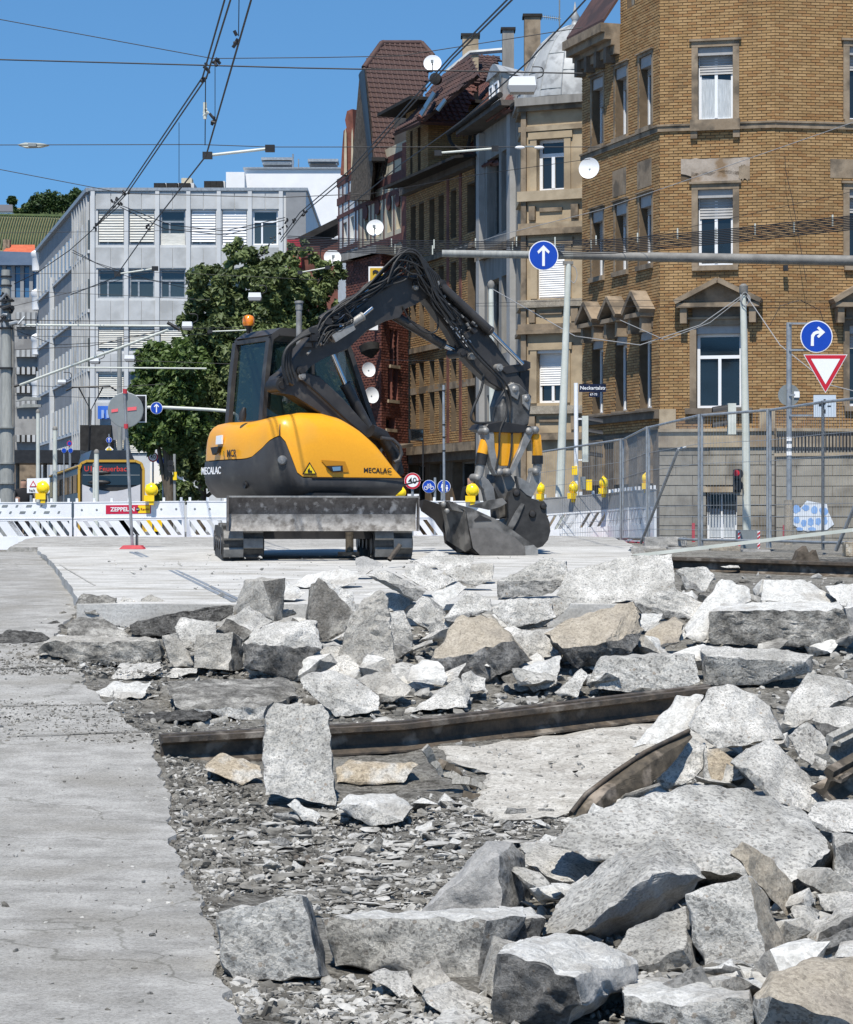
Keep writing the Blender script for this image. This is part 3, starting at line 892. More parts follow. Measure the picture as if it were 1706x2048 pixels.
B_('R2',[(1258,135,10),(1375,128,15),(1386,152,10),(1374,234),(1290,240),(1230,205)],1168,'small grey block in front of the bucket tip','beige')
B_('R2',[(1100,180,10),(1200,140,18),(1372,232),(1280,262),(1180,236)],1182,'pale broken piece between the dark-edged plate and the white plate','aggw')
B_('R2',[(598,105,10),(640,88,15),(760,140,10),(650,192),(610,182)],1160,'blue-grey chunk in front of the right track','smooth',right='brown')
B_('R2',[(298,770),(318,650,15),(400,610,25),(520,600,25),(622,722,5),(600,764)],1356,'white sloping slab at the foot of the tooth-shaped block','aggw')
B_('R2',[(230,262,5),(320,200,20),(520,160,30),(640,200,20),(560,262,3),(420,275)],1178,'cream dusty slab behind the dark-faced block','white')
B_('R2',[(1365,392,5),(1480,330,12),(1706,330,15),(1740,440,3),(1480,505)],1290,'long grey block behind the tan-topped block, right side','aggw')
B_('R2',[(1480,560,5),(1560,520,20),(1760,500,25),(1770,640,5),(1610,690)],1342,'grey worn block right of the tan-topped block','aggw')
B_('R5',[(1105,1240),(1120,1170,8),(1250,1095,14),(1320,1210,8),(1160,1280,-4)],1992,'small tilted block below the long front slab','beige')
B_('R5',[(885,1190,3),(960,1150,12),(1080,1160,12),(1155,1320,3),(1040,1290)],2000,'pale elongated fragment below the long front slab','aggw',thick=0.1)
B_('R5',[(1165,1290),(1180,1240,12),(1330,1215,22),(1560,1330,15),(1580,1440),(1290,1400,-5)],2038,'smooth grey slab left of the white-topped bottom block','agg')
B_('R5',[(1225,1420),(1280,1350,20),(1420,1340,24),(1560,1400,12),(1580,1480),(1200,1490)],2062,'white rounded slab at the bottom edge, below the smooth grey slab','white',thick=0.15)
B_('R5',[(1450,1250,5),(1530,980,22),(1650,1010,24),(1590,1100,3),(1580,1330)],2010,'upright brownish wedge between the long front slab and the white-topped block','beige')
# --- left border
B_('R7',[(-30,190,25),(-30,245,0),(60,262,0),(150,240,3),(240,205,20),(180,178,35),(60,172,40)],1304,'flat dark asphalt slab cut by the left edge of the picture','asphalt',name='asphalt_slab',cat='asphalt slab',amp=1.2)
B_('R7',[(85,172,5),(160,145,30),(275,122,45),(318,150,25),(300,188,5),(150,192,0)],1272,'thin dark asphalt plate left of the flat grimy plate','asphalt',name='asphalt_slab',cat='asphalt slab',thick=.06)
B_('R7',[(60,262,0),(80,245,10),(165,246,12),(175,262,3),(100,275,0)],1306,'small pale flat piece in front of the left asphalt slab','aggw',thick=.06)
B_('R7',[(175,345,0),(185,325,5),(215,328,6),(225,355,0),(195,365,0)],1344,'small brown lump on the road left of the long low slab','brown',thick=.05)
B_('R7',[(740,385,0),(760,355,25),(950,345,30),(940,368,10),(820,395,0)],1358,'thin white plate behind the wide flat slab','aggw',thick=.06)
B_('R2',[(0,310,5),(30,270,20),(190,220,30),(320,300,20),(250,340,0),(90,345,0)],1205,'dusty pale slab between the ribbed block and the dark-faced block','white',thick=.1)
B_('R2',[(640,380,5),(700,320,20),(830,300,25),(950,330,20),(880,405,3),(760,410,0)],1255,'rough grey slab behind the tooth-shaped block tip','rough')
B_('R2',[(960,110,10),(1040,60,25),(1130,80,20),(1120,120,3),(1010,135,0)],1140,'small flat grey piece under the bucket edge','aggw',thick=.08)
B_('R3',[(0,480,5),(70,430,20),(200,440,22),(270,520,8),(180,560,0),(30,560,0)],1330,'worn grey slab below the bluish-white block','aggw')
B_('R3',[(700,440,5),(760,400,15),(880,400,15),(900,470,3),(780,520,0)],1318,'pale wedge between the tan piece and the lime-white block','aggw')
B_('R6',[(1530,700,5),(1610,640,25),(1765,640,30),(1765,720,5),(1640,790,0),(1560,780,0)],1850,'grey block below the dark end of the huge slab','aggw')
B_('R6',[(480,240,0),(500,200,12),(560,190,15),(745,195,18),(640,240,3),(600,290,-2),(520,290,-2)],1622,'small white-topped block under the brown bent rail','agg',top='white')
B_('R6',[(1480,330,0),(1520,250,20),(1765,240,25),(1765,400,3),(1640,400,-2),(1550,390,0)],1690,'pebbly slab at the right edge above the grey block','agg')
# ------------------------------------------------------------------ loose fragments and crumbs
frag = []
for k in range(14):
 rs = np.random.RandomState(100 + k)
 pts = [Vector(q) for q in (rs.normal(size=(10,3)) * np.array([1.0,0.75,0.45 if k % 3 else 0.28]))]
 pts = [p.normalized() * (0.75 + 0.25 * rs.rand()) for p in pts]
 pts = [Vector((p.x * 0.1,p.y * 0.085,p.z * (0.065 if k % 3 else 0.035))) for p in pts]
 mt = ['agg','aggw','rough','white','beige','aggw','dirty'][k % 7]
 me,_ = hull_mesh('fragment',pts,(M[mt],M['white'] if k % 2 else None,None),0.35,cell=0.03,chip=0.012,nmax=6,org=Vector((0,0,0)),seed=50 + k)
 frag.append(me)
rf = random.Random(11)
def inside(px,py,poly):
 c = False
 for i in range(len(poly)):
  x0,y0 = poly[i - 1]
  x1,y1 = poly[i]
  if (y0 > py) != (y1 > py) and px < (x1 - x0) * (py - y0) / (y1 - y0) + x0:
   c = not c
 return c
zones = [
 ('concrete_fragment','small grey fragment among the crumbs left of the front heap','crumbs beside the front heap',[(520,1640),(900,1580),(1150,1640),(1050,1760),(860,1820),(640,1800),(450,1760)],70,(0.15,1.2),0.0),
 ('concrete_fragment','small fragment filling gaps in the front heap','gap-filling pieces of the front heap',[(1080,1760),(1260,1560),(1706,1420),(1706,2048),(1000,2048)],86,(0.7,2.4),0.1),
 ('concrete_fragment','small fragment filling gaps in the back heap','gap-filling pieces of the back heap',[(430,1330),(700,1170),(1200,1150),(1706,1190),(1706,1370),(1200,1400),(700,1410)],105,(1.1,3.3),0.12),
 ('concrete_chip','small pale fragment lying on the sandy bed','pieces on the sandy bed',[(900,1500),(1350,1460),(1200,1580),(960,1640)],26,(0.2,0.6),0.0),
 ('concrete_chip','small chip at the bottom edge below the long front slab','chips at the bottom edge',[(480,2000),(760,1965),(980,2010),(980,2048),(470,2048)],34,(0.18,0.6),0.0),
 ('concrete_fragment','small grimy fragment on the left border of the heap','pieces on the left border',[(20,1290),(200,1210),(480,1220),(480,1430),(260,1470),(200,1400)],45,(0.3,1.0),0.0),
 ('concrete_chip','tiny chip lying loose on the old concrete road','chips on the old road',[(20,1350),(180,1420),(280,1520),(330,1700),(400,1900),(440,2040),(20,2040)],30,(0.1,0.24),-1.0),
]
for nm,lab,grp,poly,cnt,(s0,s1),lift in zones:
 x0,x1 = min(p[0] for p in poly),max(p[0] for p in poly)
 y0,y1 = min(p[1] for p in poly),max(p[1] for p in poly)
 n = 0
 while n < cnt:
  px,py = rf.uniform(x0,x1),rf.uniform(y0,y1)
  if not inside(px,py,poly):
   continue
  n += 1
  o = bpy.data.objects.new(nm,frag[rf.randrange(14)])
  s = rf.uniform(s0,s1) * rf.uniform(0.7,1.0)
  p = G(px,py,0.0 if lift < 0 else TR)
  p.z = max(p.z,zground(p.x,p.y))
  o.location = p + V(0,0,max(lift,0) * rf.random() + 0.02 * s)
  o.scale = (s,s * rf.uniform(0.7,1.2),s * rf.uniform(0.7,1.2))
  o.rotation_euler = (rf.uniform(-0.5,0.5),rf.uniform(-0.5,0.5),rf.uniform(0,6.28))
  COL.objects.link(o)
  tag(o,lab,'fragment',grp)
M['crumb'] = pm('crumb_pale',(0.17,0.162,0.145),(0.52,0.505,0.47),7,0.95,bump=0.4,bscale=60,spec=0.15)
M['crumbd'] = pm('crumb_dark',(0.07,0.065,0.057),(0.25,0.237,0.21),7,0.95,bump=0.4,bscale=60,spec=0.15)
ico = bmesh.new()
bmesh.ops.create_icosphere(ico,subdivisions=1,radius=1.0)
IV = np.array([list(v.co) for v in ico.verts])
IF = np.array([[v.index for v in f.verts] for f in ico.faces])
ico.free()
def crumbs(name,label,mat,spots,seed):
 """spots: (poly, count, size range, off)"""
 rs = np.random.RandomState(seed)
 vs,fs,b = [],[],0
 for poly,cnt,(s0,s1),off,*fl in spots:
  zf = 0.22 if fl else 0.8
  x0,x1 = min(p[0] for p in poly),max(p[0] for p in poly)
  y0,y1 = min(p[1] for p in poly),max(p[1] for p in poly)
  n = 0
  while n < cnt:
   px,py = rs.uniform(x0,x1),rs.uniform(y0,y1)
   if not inside(px,py,poly):
    continue
   n += 1
   p = G(px,py,off)
   p.z = max(p.z,(zground(p.x,p.y) if off == TR else p.z))
   s = s0 * (s1 / s0) ** (rs.rand() ** 4.2)
   A = rs.normal(size=(3,3)) * 0.35 + np.eye(3)
   q = (IV * (0.65 + 0.6 * rs.rand(len(IV),1))) @ A * s * np.array([1.1,1.0,zf])
   vs.append(q + np.array(p) + np.array([0,0,s * 0.25]))
   fs.append(IF + b)
   b += len(IV)
 me = bpy.data.meshes.new(name)
 me.from_pydata(np.concatenate(vs).tolist(),[],np.concatenate(fs).tolist())
 me.materials.append(mat)
 o = bpy.data.objects.new(name,me)
 COL.objects.link(o)
 o['kind'] = 'stuff'
 o['label'] = label
 o['category'] = 'gravel'
 return o
crumb_main = [(420,1760),(520,1650),(700,1600),(1000,1600),(1150,1650),(1080,1740),(900,1830),(640,1830)]
crumb_edge = [(330,1560),(480,1545),(560,1640),(760,1690),(640,1790),(430,1800),(380,1720)]
edge_band = [(190,1400),(290,1460),(330,1560),(350,1650),(370,1750),(425,1850),(440,1950),(470,2060),(400,2060),(370,1950),(350,1850),(310,1750),(290,1650),(275,1560),(240,1490),(150,1420)]
edge_in = [(225,1425),(300,1480),(335,1560),(350,1650),(370,1750),(425,1850),(440,1950),(470,2060),(640,2060),(560,1990),(450,1980),(440,1830),(480,1790),(520,1650),(470,1560),(330,1500)]
crumb_bot = [(470,1990),(700,1960),(960,2000),(1000,2060),(460,2060)]
crumb_left = [(0,1270),(180,1200),(480,1220),(650,1400),(500,1470),(300,1500),(200,1420),(60,1330)]
crumb_heap = [(450,1330),(700,1160),(1300,1140),(1706,1160),(1706,1420),(1200,1440),(700,1480)]
crumb_front = [(1050,1780),(1250,1560),(1706,1440),(1706,2060),(960,2060)]
crumbs('gravel','pale concrete crumbs strewn over the broken bed',M['crumb'],
  [(crumb_main,420,(0.02,0.06),TR,1),(crumb_edge,90,(0.015,0.05),TR,1),(crumb_bot,110,(0.012,0.045),TR,1),(crumb_main,6500,(0.003,0.022),TR),(crumb_edge,1500,(0.004,0.02),TR),(edge_band,1500,(0.003,0.014),0.012),(edge_in,2600,(0.003,0.022),TR),(crumb_bot,2600,(0.003,0.022),TR),
  (crumb_left,900,(0.008,0.035),0.06),(crumb_heap,1500,(0.015,0.07),0.06),(crumb_front,1500,(0.012,0.05),0.05),
  ([(900,1480),(1380,1440),(1250,1600),(950,1650)],260,(0.004,0.02),0.03),
  ([(0,1300),(190,1430),(300,1540),(340,1700),(420,1900),(440,2048),(0,2048)],170,(0.003,0.012),0.0),
  ([(100,1125),(440,1200),(900,1150),(1200,1112),(400,1108)],160,(0.006,0.025),-0.12)        ,([(0,1290),(330,1310),(330,1350),(0,1345)],500,(0.004,0.02),0.0),([(0,1395),(280,1420),(330,1480),(0,1480)],450,(0.003,0.014),0.0)],5)
crumbs('asphalt_crumbs','dark asphalt crumbs strewn along the road edge',M['crumbd'],
  [(crumb_main,120,(0.02,0.06),TR,1),(crumb_edge,120,(0.02,0.06),TR,1),(crumb_main,4200,(0.003,0.022),TR),(crumb_edge,4200,(0.003,0.026),TR),(edge_band,2400,(0.003,0.014),0.012),(edge_in,3800,(0.003,0.024),TR),(crumb_bot,2400,(0.003,0.018),TR),
  (crumb_left,900,(0.008,0.04),0.06),(crumb_heap,900,(0.015,0.06),0.06),(crumb_front,700,(0.012,0.05),0.05),
  ([(0,1300),(190,1430),(300,1540),(340,1700),(420,1900),(440,2048),(0,2048)],150,(0.003,0.012),0.0),
  ([(0,1285),(340,1300),(340,1350),(0,1350)],1300,(0.004,0.022),0.0),([(0,1390),(280,1415),(330,1490),(0,1485)],900,(0.003,0.014),0.0)],6)
# ------------------------------------------------------------------ rails
def rail_profile(s=1.0):
 # grooved tram rail: foot, web, head with groove (x sideways, z up), metres
 p = [(-.09,0),(.09,0),(.09,.012),(.03,.03),(.012,.05),(.012,.115),(.03,.13),(.075,.14),(.075,.172),(.05,.175),(.045,.145),(.015,.142),(.008,.18),(-.045,.18),(-.05,.14),(-.012,.118),(-.012,.05),(-.03,.03),(-.09,.012)]
 return [(a * s,b * s) for a,b in p]
def rail(name,label,pts,mat,roll=0.0,s=1.0,group=None):
 pts = [Vector(p) for p in pts]
 o = Vector(pts[0])
 pr = rail_profile(s)
 vs,fs = [],[]
 n = len(pr)
 for i,p in enumerate(pts):
  t = (pts[min(i + 1,len(pts) - 1)] - pts[max(i - 1,0)]).normalized()
  sd = t.cross(Vector((0,0,1))).normalized()
  up = sd.cross(t)
  R = Matrix.Rotation(roll,3,t)
  sd,up = R @ sd,R @ up
  for a,b in pr:
   vs.append(p + sd * a + up * b - o)
 for i in range(len(pts) - 1):
  for k in range(n):
   k2 = (k + 1) % n
   fs.append((i * n + k,i * n + k2,(i + 1) * n + k2,(i + 1) * n + k))
 fs.append(tuple(range(n)))
 fs.append(tuple((len(pts) - 1) * n + k for k in range(n - 1,-1,-1)))
 mb = MB()
 mb.add(vs,fs)
 r = mb.build(name,mat)
 r.location = o
 return tag(r,label,'rail',group)
a,b,c = G(322,1528),G(800,1500),G(1420,1428)
rail('tram_rail','long dark grooved tram rail lying across the rubble',[a,a.lerp(b,.5),b,b.lerp(c,.5) + V(0,0,.01),c + V(0,0,.02)],M['steel_rust'],0.06)
br = block('FU',[(1142,1628,-4),(1172,1590,8),(1230,1546,25),(1290,1506,40),(1378,1462,62),(1386,1474,60),(1345,1530,45),(1300,1572,30),(1215,1580,8),(1165,1636,-4)],1640,'brown bent rail foot sticking out of the front heap','steel_brown',None,None,.035,.25,.006,'bent_rail','torn rails','rail')
mb = MB(); d0 = gd(1640)
mb.tube([P(1142,1626,d0 - .06),P(1172,1588,d0 + .06),P(1230,1544,d0 + .23),P(1290,1504,d0 + .38),P(1378,1461,d0 + .6)],.013,8)
ORG[br.name] = br.location.copy()
mb.build('rail_head',M['steel_rust'],br,50)
q0,q1 = P(1645,1592,gd(1640)),P(1785,1512,gd(1640) + .6)
rail('rail_piece','tilted rail piece at the right edge, lower of two',[q0,q1],M['steel_brown'],0.5,.9,'tilted rails at the right edge')
q0,q1 = P(1650,1520,gd(1620) + .2),P(1790,1450,gd(1620) + .9)
rail('rail_piece','tilted rail piece at the right edge, upper of two',[q0,q1],M['wood'],0.4,.8,'tilted rails at the right edge')
q0,q1 = P(1262,1140,30.0),P(1780,1158,28.0)
rail('old_rail','dark rail still lying along the back edge of the trench on the right',[q0,q0.lerp(q1,.5),q1],M['steel_rust'],0.0,1.0)
mb = MB()
d = 29
mb.prism([P(1255,1118,31),P(1780,1118,31),P(1780,1165,28),P(1500,1165,28),P(1270,1140,29.5)],V(0,0,-0.1))
tag(mb.build('soil_bank',M['asphalt']),'dark soil bank under the old rail on the right','soil bank')
def solo(name,mb,mat,label,cat,group=None,smooth=None):
 """one-mesh thing whose origin sits at its own base centre"""
 a = np.array(mb.v)
 c = Vector((a[:,0].mean(),a[:,1].mean(),a[:,2].min()))
 mb.v = [tuple(q) for q in (a - np.array(c))]
 o = mb.build(name,mat,None,smooth)
 o.location = c
 ORG[o.name] = c
 return tag(o,label,cat,group)
mb = MB(); d = gd(1160)
p,q = P(778,1120,d),P(800,1090,d + .1)
mb.tube([p,q],0.028,12,False); mb.tube([p,q],0.02,12,False)
solo('steel_pipe',mb,M['steel_rust'],'short dark steel pipe standing in front of the right track','pipe',smooth=40)
mb = MB(); d = gd(1450)
mb.tube([P(390,1455,d),P(452,1441,d + .2)],0.03,12)
solo('steel_pipe',mb,M['wood'],'short pale pipe left of the long rail','pipe',smooth=40)
mb = MB(); d = gd(1172)
mb.bar(P(712,1184,d),P(752,1168,d + .1),0.07,0.06)
solo('steel_beam',mb,M['steel_rust'],'short dark steel beam lying among the rubble behind the tooth-shaped block','steel beam')
mb = MB(); d = gd(1355)
mb.bar(P(640,1352,d),P(712,1330,d + .15),0.09,0.05)
solo('timber_beam',mb,M['wood'],'grey weathered beam at the foot of the tooth-shaped block','beam')
mb = MB(); d = gd(1350)
mb.cyl(P(754,1342,d),P(754,1318,d),0.012)
solo('steel_pin',mb,M['steel_rust'],'short black steel pin sticking up in front of the tooth-shaped block','pin')
# twisted scrap
rs = random.Random(5)
for k,(x,y) in enumerate([(850,1495),(875,1525),(905,1560),(935,1560),(885,1545),(925,1590),(955,1575)]):
 mb = MB()
 d = gd(1600) + rs.uniform(-.1,.3)
 pts = [P(x,y,d)]
 ang = rs.uniform(-0.6,1.2)
 for i in range(4):
  ang += rs.uniform(-0.5,0.5)
  pts.append(pts[-1] + V(math.cos(ang) * 0.05,rs.uniform(-.02,.03),-abs(math.sin(ang)) * 0.045))
 for i in range(4):
  mb.bar(pts[i],pts[i + 1],0.05 - 0.006 * i,0.02,(0,-1,0.4))
 solo('metal_scrap',mb,M['steel_brown'] if k % 2 else M['wood'],'twisted strip of grey scrap in the bundle right of the upright slab','scrap','twisted scrap beside the sandy bed')
for k,x in enumerate((590,612,642)):
 mb = MB()
 mb.tube([G(x,1735) + V(0,0,0.012),G(x + 3,1722) + V(0,0,0.014)],0.016,12,False)
 mb.tube([G(x,1735) + V(0,0,0.012),G(x + 3,1722) + V(0,0,0.014)],0.011,12,False)
 solo('pipe_end',mb,M['steel_brown'],'short rusty tube end among the crumbs, beside its twin','pipe','rusty tube ends among the crumbs',40)
mb = MB()
mb.prism([P(1590,1122,30),P(1598,1102,30),P(1612,1092,30),P(1620,1110,30),P(1632,1100,30),P(1640,1125,30),P(1630,1138,30),P(1595,1138,30)],V(0,.3,0))
solo('timber_stump',mb,M['darkwood'],'dark splintered timber stump on the right, before the fence','timber')
mb = MB()
mb.bar(P(1205,1119,31.5),P(1730,1057,31.0),0.05,0.045)
solo('long_pole',mb,M['polew'],'long pale wooden pole lying slanted along the foot of the fence','pole')
for x,y,lab in ((1465,1133,'white chip of concrete on the soil left of the timber stump'),(1570,1140,'white chip of concrete touching the timber stump')):
 o = bpy.data.objects.new('concrete_fragment',frag[3]); o.location = P(x,y,29.0); o.scale = (1.6,1.5,1.3); COL.objects.link(o)
 tag(o,lab,'fragment','white chips by the old rail')
# dirt-filled cross joints of the old road
for (x0,y0,x1,y1,w) in ((-20,1476,300,1462,.05),(-20,1338,150,1332,.09),(-20,1412,215,1408,.03)):
 mb = MB()
 n = 24
 up = [G(x0 + (x1 - x0) * k / n,y0 + (y1 - y0) * k / n,-.006) for k in range(n + 1)]
 top = [p + V(0,w * (.5 + .5 * nz((p.x,p.y,4),4,1)),0) for p in up]
 top = [V(p.x,p.y,zsmooth(p.y,-5) + .007 + nz((p.x,p.y,1),.8,.008)) for p in top]
 up = [V(p.x,p.y,zsmooth(p.y,-5) + .007 + nz((p.x,p.y,1),.8,.008)) for p in up]
 for k in range(n):
  mb.quad(up[k],up[k + 1],top[k + 1],top[k])
 mb.build('road_joint',M['bed'],bpy.data.objects['concrete_road'])
# ------------------------------------------------------------------ excavator
EX = thing('excavator','yellow and dark grey crawler excavator with folded boom on the concrete slab','excavator',S(640,1121))
ED = 29.5
# undercarriage frame: turned a little so the left track shows its outer side
ea = math.radians(8)
er,ef = V(math.cos(ea),math.sin(ea),0),V(-math.sin(ea),math.cos(ea),0)
e0 = S(640,1121)
slope = (zslab(31) - zslab(29.5)) / 1.5
def EL(x,y,z):
 return e0 + er * x + ef * y + V(0,0,z + y * slope)
def track(x0,x1):
 root = MB()
 r = 0.19
 # belt outline in (y, z)
 prof = []
 L = 1.95
 for k in range(9):
  t = math.pi / 2 + math.pi * k / 8
  prof.append((r + r * math.cos(t),r + 0.01 + r * math.sin(t)))
 for k in range(9):
  t = -math.pi / 2 + math.pi * k / 8
  prof.append((L - r + r * math.cos(t),r + 0.01 + r * math.sin(t)))
 n = len(prof)
 vs = [EL(x,y,z) for x in (x0,x1) for y,z in prof]
 fs = [(i,(i + 1) % n,n + (i + 1) % n,n + i) for i in range(n)]
 root.add(vs,fs + [tuple(range(n - 1,-1,-1)),tuple(range(n,2 * n))])
 t = root.build('track',M['tread'],EX)
 # tread pads, chevron-staggered in two columns round the belt
 per = []
 for i in range(n):
  a,b = prof[i],prof[(i + 1) % n]
  ln = math.hypot(b[0] - a[0],b[1] - a[1])
  per.append((a,b,ln))
 tot = sum(p[2] for p in per)
 cnt = 22
 for k in range(cnt):
  for c in range(2):
   s = (k + 0.5 * c) / cnt * tot
   for a,b,ln in per:
    if s <= ln:
     break
    s -= ln
   w = s / ln
   y,z = a[0] + (b[0] - a[0]) * w,a[1] + (b[1] - a[1]) * w
   ty,tz = (b[0] - a[0]) / ln,(b[1] - a[1]) / ln
   if y > 1.2:
    continue
   xm = (x0 + x1) / 2
   xa,xb = (x0 + 0.01,xm) if c == 0 else (xm,x1 - 0.01)
   mb = MB()
   ce = EL((xa + xb) / 2,y + tz * 0.0,z)
   tang = (er * 0 + ef * ty + V(0,0,tz))
   nrm = (ef * tz - V(0,0,ty)) * 1.0
   if nrm.dot(EL((xa + xb) / 2,y,z) - EL((xa + xb) / 2,L / 2,r)) < 0:
    nrm = -nrm
   mb.obox(ce + nrm * 0.018,er * ((xb - xa) / 2),tang.normalized() * (tot / cnt * 0.29),nrm.normalized() * 0.02)
   mb.build('track_pad',M['treadd'] if (k + c) % 3 else M['tread'],t)
 # rollers and sprocket on both flanks
 for y in (0.22,0.7,1.1,1.5,1.75):
  mb = MB()
  rr = 0.13 if y in (0.22,1.75) else 0.08
  mb.cyl(EL(x0 - 0.015,y,0.19),EL(x1 + 0.015,y,0.19),rr,n=16)
  mb.build('roller',M['exblack'],t,40)
 return t
track(-1.17,-0.68)
track(0.66,1.13)
mb = MB()
mb.prism([EL(-0.75,0.3,0.25),EL(0.75,0.3,0.25),EL(0.75,0.3,0.5),EL(0.45,0.3,0.62),EL(-0.45,0.3,0.62),EL(-0.75,0.3,0.5)],ef * 1.4)
mb.cyl(EL(0,1.0,0.6),EL(0,1.0,0.8),0.55,n=28)
mb.build('undercarriage_frame',M['exblack'],EX)
for sx in (-0.62,0.62):
 mb = MB()
 mb.bar(EL(sx,-0.12,0.42),EL(sx,0.5,0.42),0.12,0.1)
 mb.build('blade_arm',M['exblack'],EX)
mb = MB()
mb.cyl(EL(0.38,0.2,0.34),EL(0.38,0.2,0.09),0.05)
mb.box(*sorted((EL(0.24,.2,0).x,EL(0.5,.2,0).x)),EL(0.3,.1,0).y,EL(0.3,.3,0).y,EL(0,0,.05).z,EL(0,0,.1).z)
mb.build('tow_plate',M['steel_brown'],EX)
# dozer blade: concave plate with worn lower half and back ribs
mb = MB()
zb0,zb1 = 0.36,0.765
N_ = 10
xs = [-1.11 + 2.26 * i / 24 for i in range(25)]
pr = []
for k in range(N_ + 1):
 t = k / N_
 z = zb0 + (zb1 - zb0) * t
 y = -0.22 + 0.10 * (1 - ((t - 0.35) / 0.65) ** 2 if t > 0.35 else 1 - ((0.35 - t) / 0.35) ** 2 * 0.5)
 pr.append((y,z))
for back in (0,1):
 vs = [EL(x,y + back * 0.045,z) for x in xs for y,z in pr]
 fs = []
 for i in range(24):
  for k in range(N_):
   a = i * (N_ + 1) + k
   fs.append((a,a + N_ + 1,a + N_ + 2,a + 1))
 mb.add(vs,fs)
for z0 in (0,N_):
 y,z = pr[z0]
 mb.quad(EL(-1.11,y,z),EL(1.15,y,z),EL(1.15,y + .045,z),EL(-1.11,y + .045,z))
for x in (-1.11,1.15):
 for k in range(N_):
  (y,z),(y2,z2) = pr[k],pr[k + 1]
  mb.quad(EL(x,y,z),EL(x,y2,z2),EL(x,y2 + .045,z2),EL(x,y + .045,z))
mb.m = [1 if (i < 480 and (i % N_) < 5) else 0 for i in range(len(mb.f))]
bl = mb.build('dozer_blade',[M['blade'],pm('blade_worn',(.15,.14,.13),(.34,.325,.305),8,.65,.2,bump=.3,bscale=40,c3=(.1,.09,.08),scale3=9,t3=(.5,.66),detail=12)],EX,30)
mb = MB()
mb.bar(EL(-1.12,-0.2,zb1 + .008),EL(1.16,-0.2,zb1 + .008),0.06,0.02)
mb.build('blade_lip',M['castgrey'],bl)
for x in (-1.135,1.16):
 mb = MB()
 mb.prism([EL(x,-0.235,zb0),EL(x,-0.11,zb0),EL(x,-0.11,zb1 + .02),EL(x,-0.235,zb1 + .02)],er * 0.022)
 mb.build('end_plate',M['blade'],bl)
# ---- upper structure, turned so it faces right and away
up_a = math.radians(30)
uu,vv = V(math.cos(up_a),math.sin(up_a),0),V(-math.sin(up_a),math.cos(up_a),0)
ZB = 1.885
U0 = P(556,1040,29.55); U0.z = 0
def UL(u,v,z):
 return U0 + uu * u + vv * v + V(0,0,z)
def UP(px,py,v):
 """pixel onto the vertical plane at depth v of the upper structure"""
 r = P(px,py,1.0) - V(0,0,CZ)
 p0 = U0 + vv * v
 t = (p0 - V(0,0,0)).dot(vv) / r.dot(vv)
 return V(0,0,CZ) + r * t
def plan_ring():
 """outline of the body, s runs from the near rear corner: negative round the rear, positive along the near side"""
 W,Lb,r = 2.42,1.74,0.42
 pts = []
 # near side from front to the corner
 for k in range(15):
  pts.append((Lb - (Lb - r) * k / 14,0.0 + 0.05 * max(0,(Lb - (Lb - r) * k / 14 - 1.2)) ** 1.5))
 for k in range(1,10):
  t = math.pi / 2 * k / 9
  pts.append((r - r * math.sin(t),r - r * math.cos(t)))
 bul = 0.10
 for k in range(1,15):
  w = k / 14
  pts.append((-bul * math.sin(math.pi * w),r + (W - 2 * r) * w))
 for k in range(1,10):
  t = math.pi / 2 * k / 9
  pts.append((r - r * math.cos(t),W - r + r * math.sin(t)))
 for k in range(1,9):
  pts.append((r + (Lb - r) * k / 8,W))
 return pts
ring = plan_ring()
cum = [0.0]
for i in range(1,len(ring)):
 cum.append(cum[-1] + math.hypot(ring[i][0] - ring[i - 1][0],ring[i][1] - ring[i - 1][1]))
s0 = cum[14 + 5]
sv = [s0 - c for c in cum]        # + along side, - round the rear
def ztop(u,v):
 base = float(np.interp(u,[-0.2,0.0,0.3,0.7,1.0,1.25,1.45,1.62,1.74],[2.8,2.88,2.93,2.93,2.88,2.76,2.6,2.38,2.14]))
 return base - 0.06 * max(0,v - 1.6)
def zdark(s):
 return float(np.interp(s,[-9,-0.75,-0.55,-0.32,-0.12,0.0,0.06,0.14,0.24,9],[2.345,2.35,2.36,2.47,2.585,2.625,2.58,2.38,2.115,2.115]))
def ins(u,v,a):
 cu,cv = 0.85,1.2
 du,dv = u - cu,v - cv
 l = math.hypot(du,dv)
 return u - du / l * a,v - dv / l * a
def shell(levels,name,mat,parent,cap=False,smooth=50,capb=False):
 """levels: list of functions (i) -> (inset, z)"""
 mb = MB()
 n = len(ring)
 vs = []
 for lv in levels:
  for i,(u,v) in enumerate(ring):
   a,z = lv(i)
   u2,v2 = ins(u,v,a)
   vs.append(UL(u2,v2,z))
 fs = []
 for j in range(len(levels) - 1):
  for i in range(n):
   k = (i + 1) % n
   fs.append((j * n + i,(j + 1) * n + i,(j + 1) * n + k,j * n + k))
 if cap:
  fs.append(tuple((len(levels) - 1) * n + i for i in range(n)))
 if capb:
  fs.append(tuple(range(n - 1,-1,-1)))
 mb.add(vs,fs)
 return mb.build(name,mat,parent,smooth)
def lev_dark(t,a):
 return lambda i: (a(i) if callable(a) else a,ZB + (zdark(sv[i]) - ZB) * t)
shell([lev_dark(0,.16),lev_dark(0.12,.08),lev_dark(0.4,.0),lev_dark(0.62,-.015),lev_dark(0.9,-.012),lev_dark(1.0,-.004),lev_dark(1.0,.06)],'counterweight',M['exdark'],EX,capb=True)
def lev_y(t,a):
 def fn(i):
  z0 = zdark(sv[i]) + 0.012
  u,v = ring[i]
  zt = max(ztop(u,v),z0 + 0.02)
  return (a,z0 + (zt - z0) * t)
 return fn
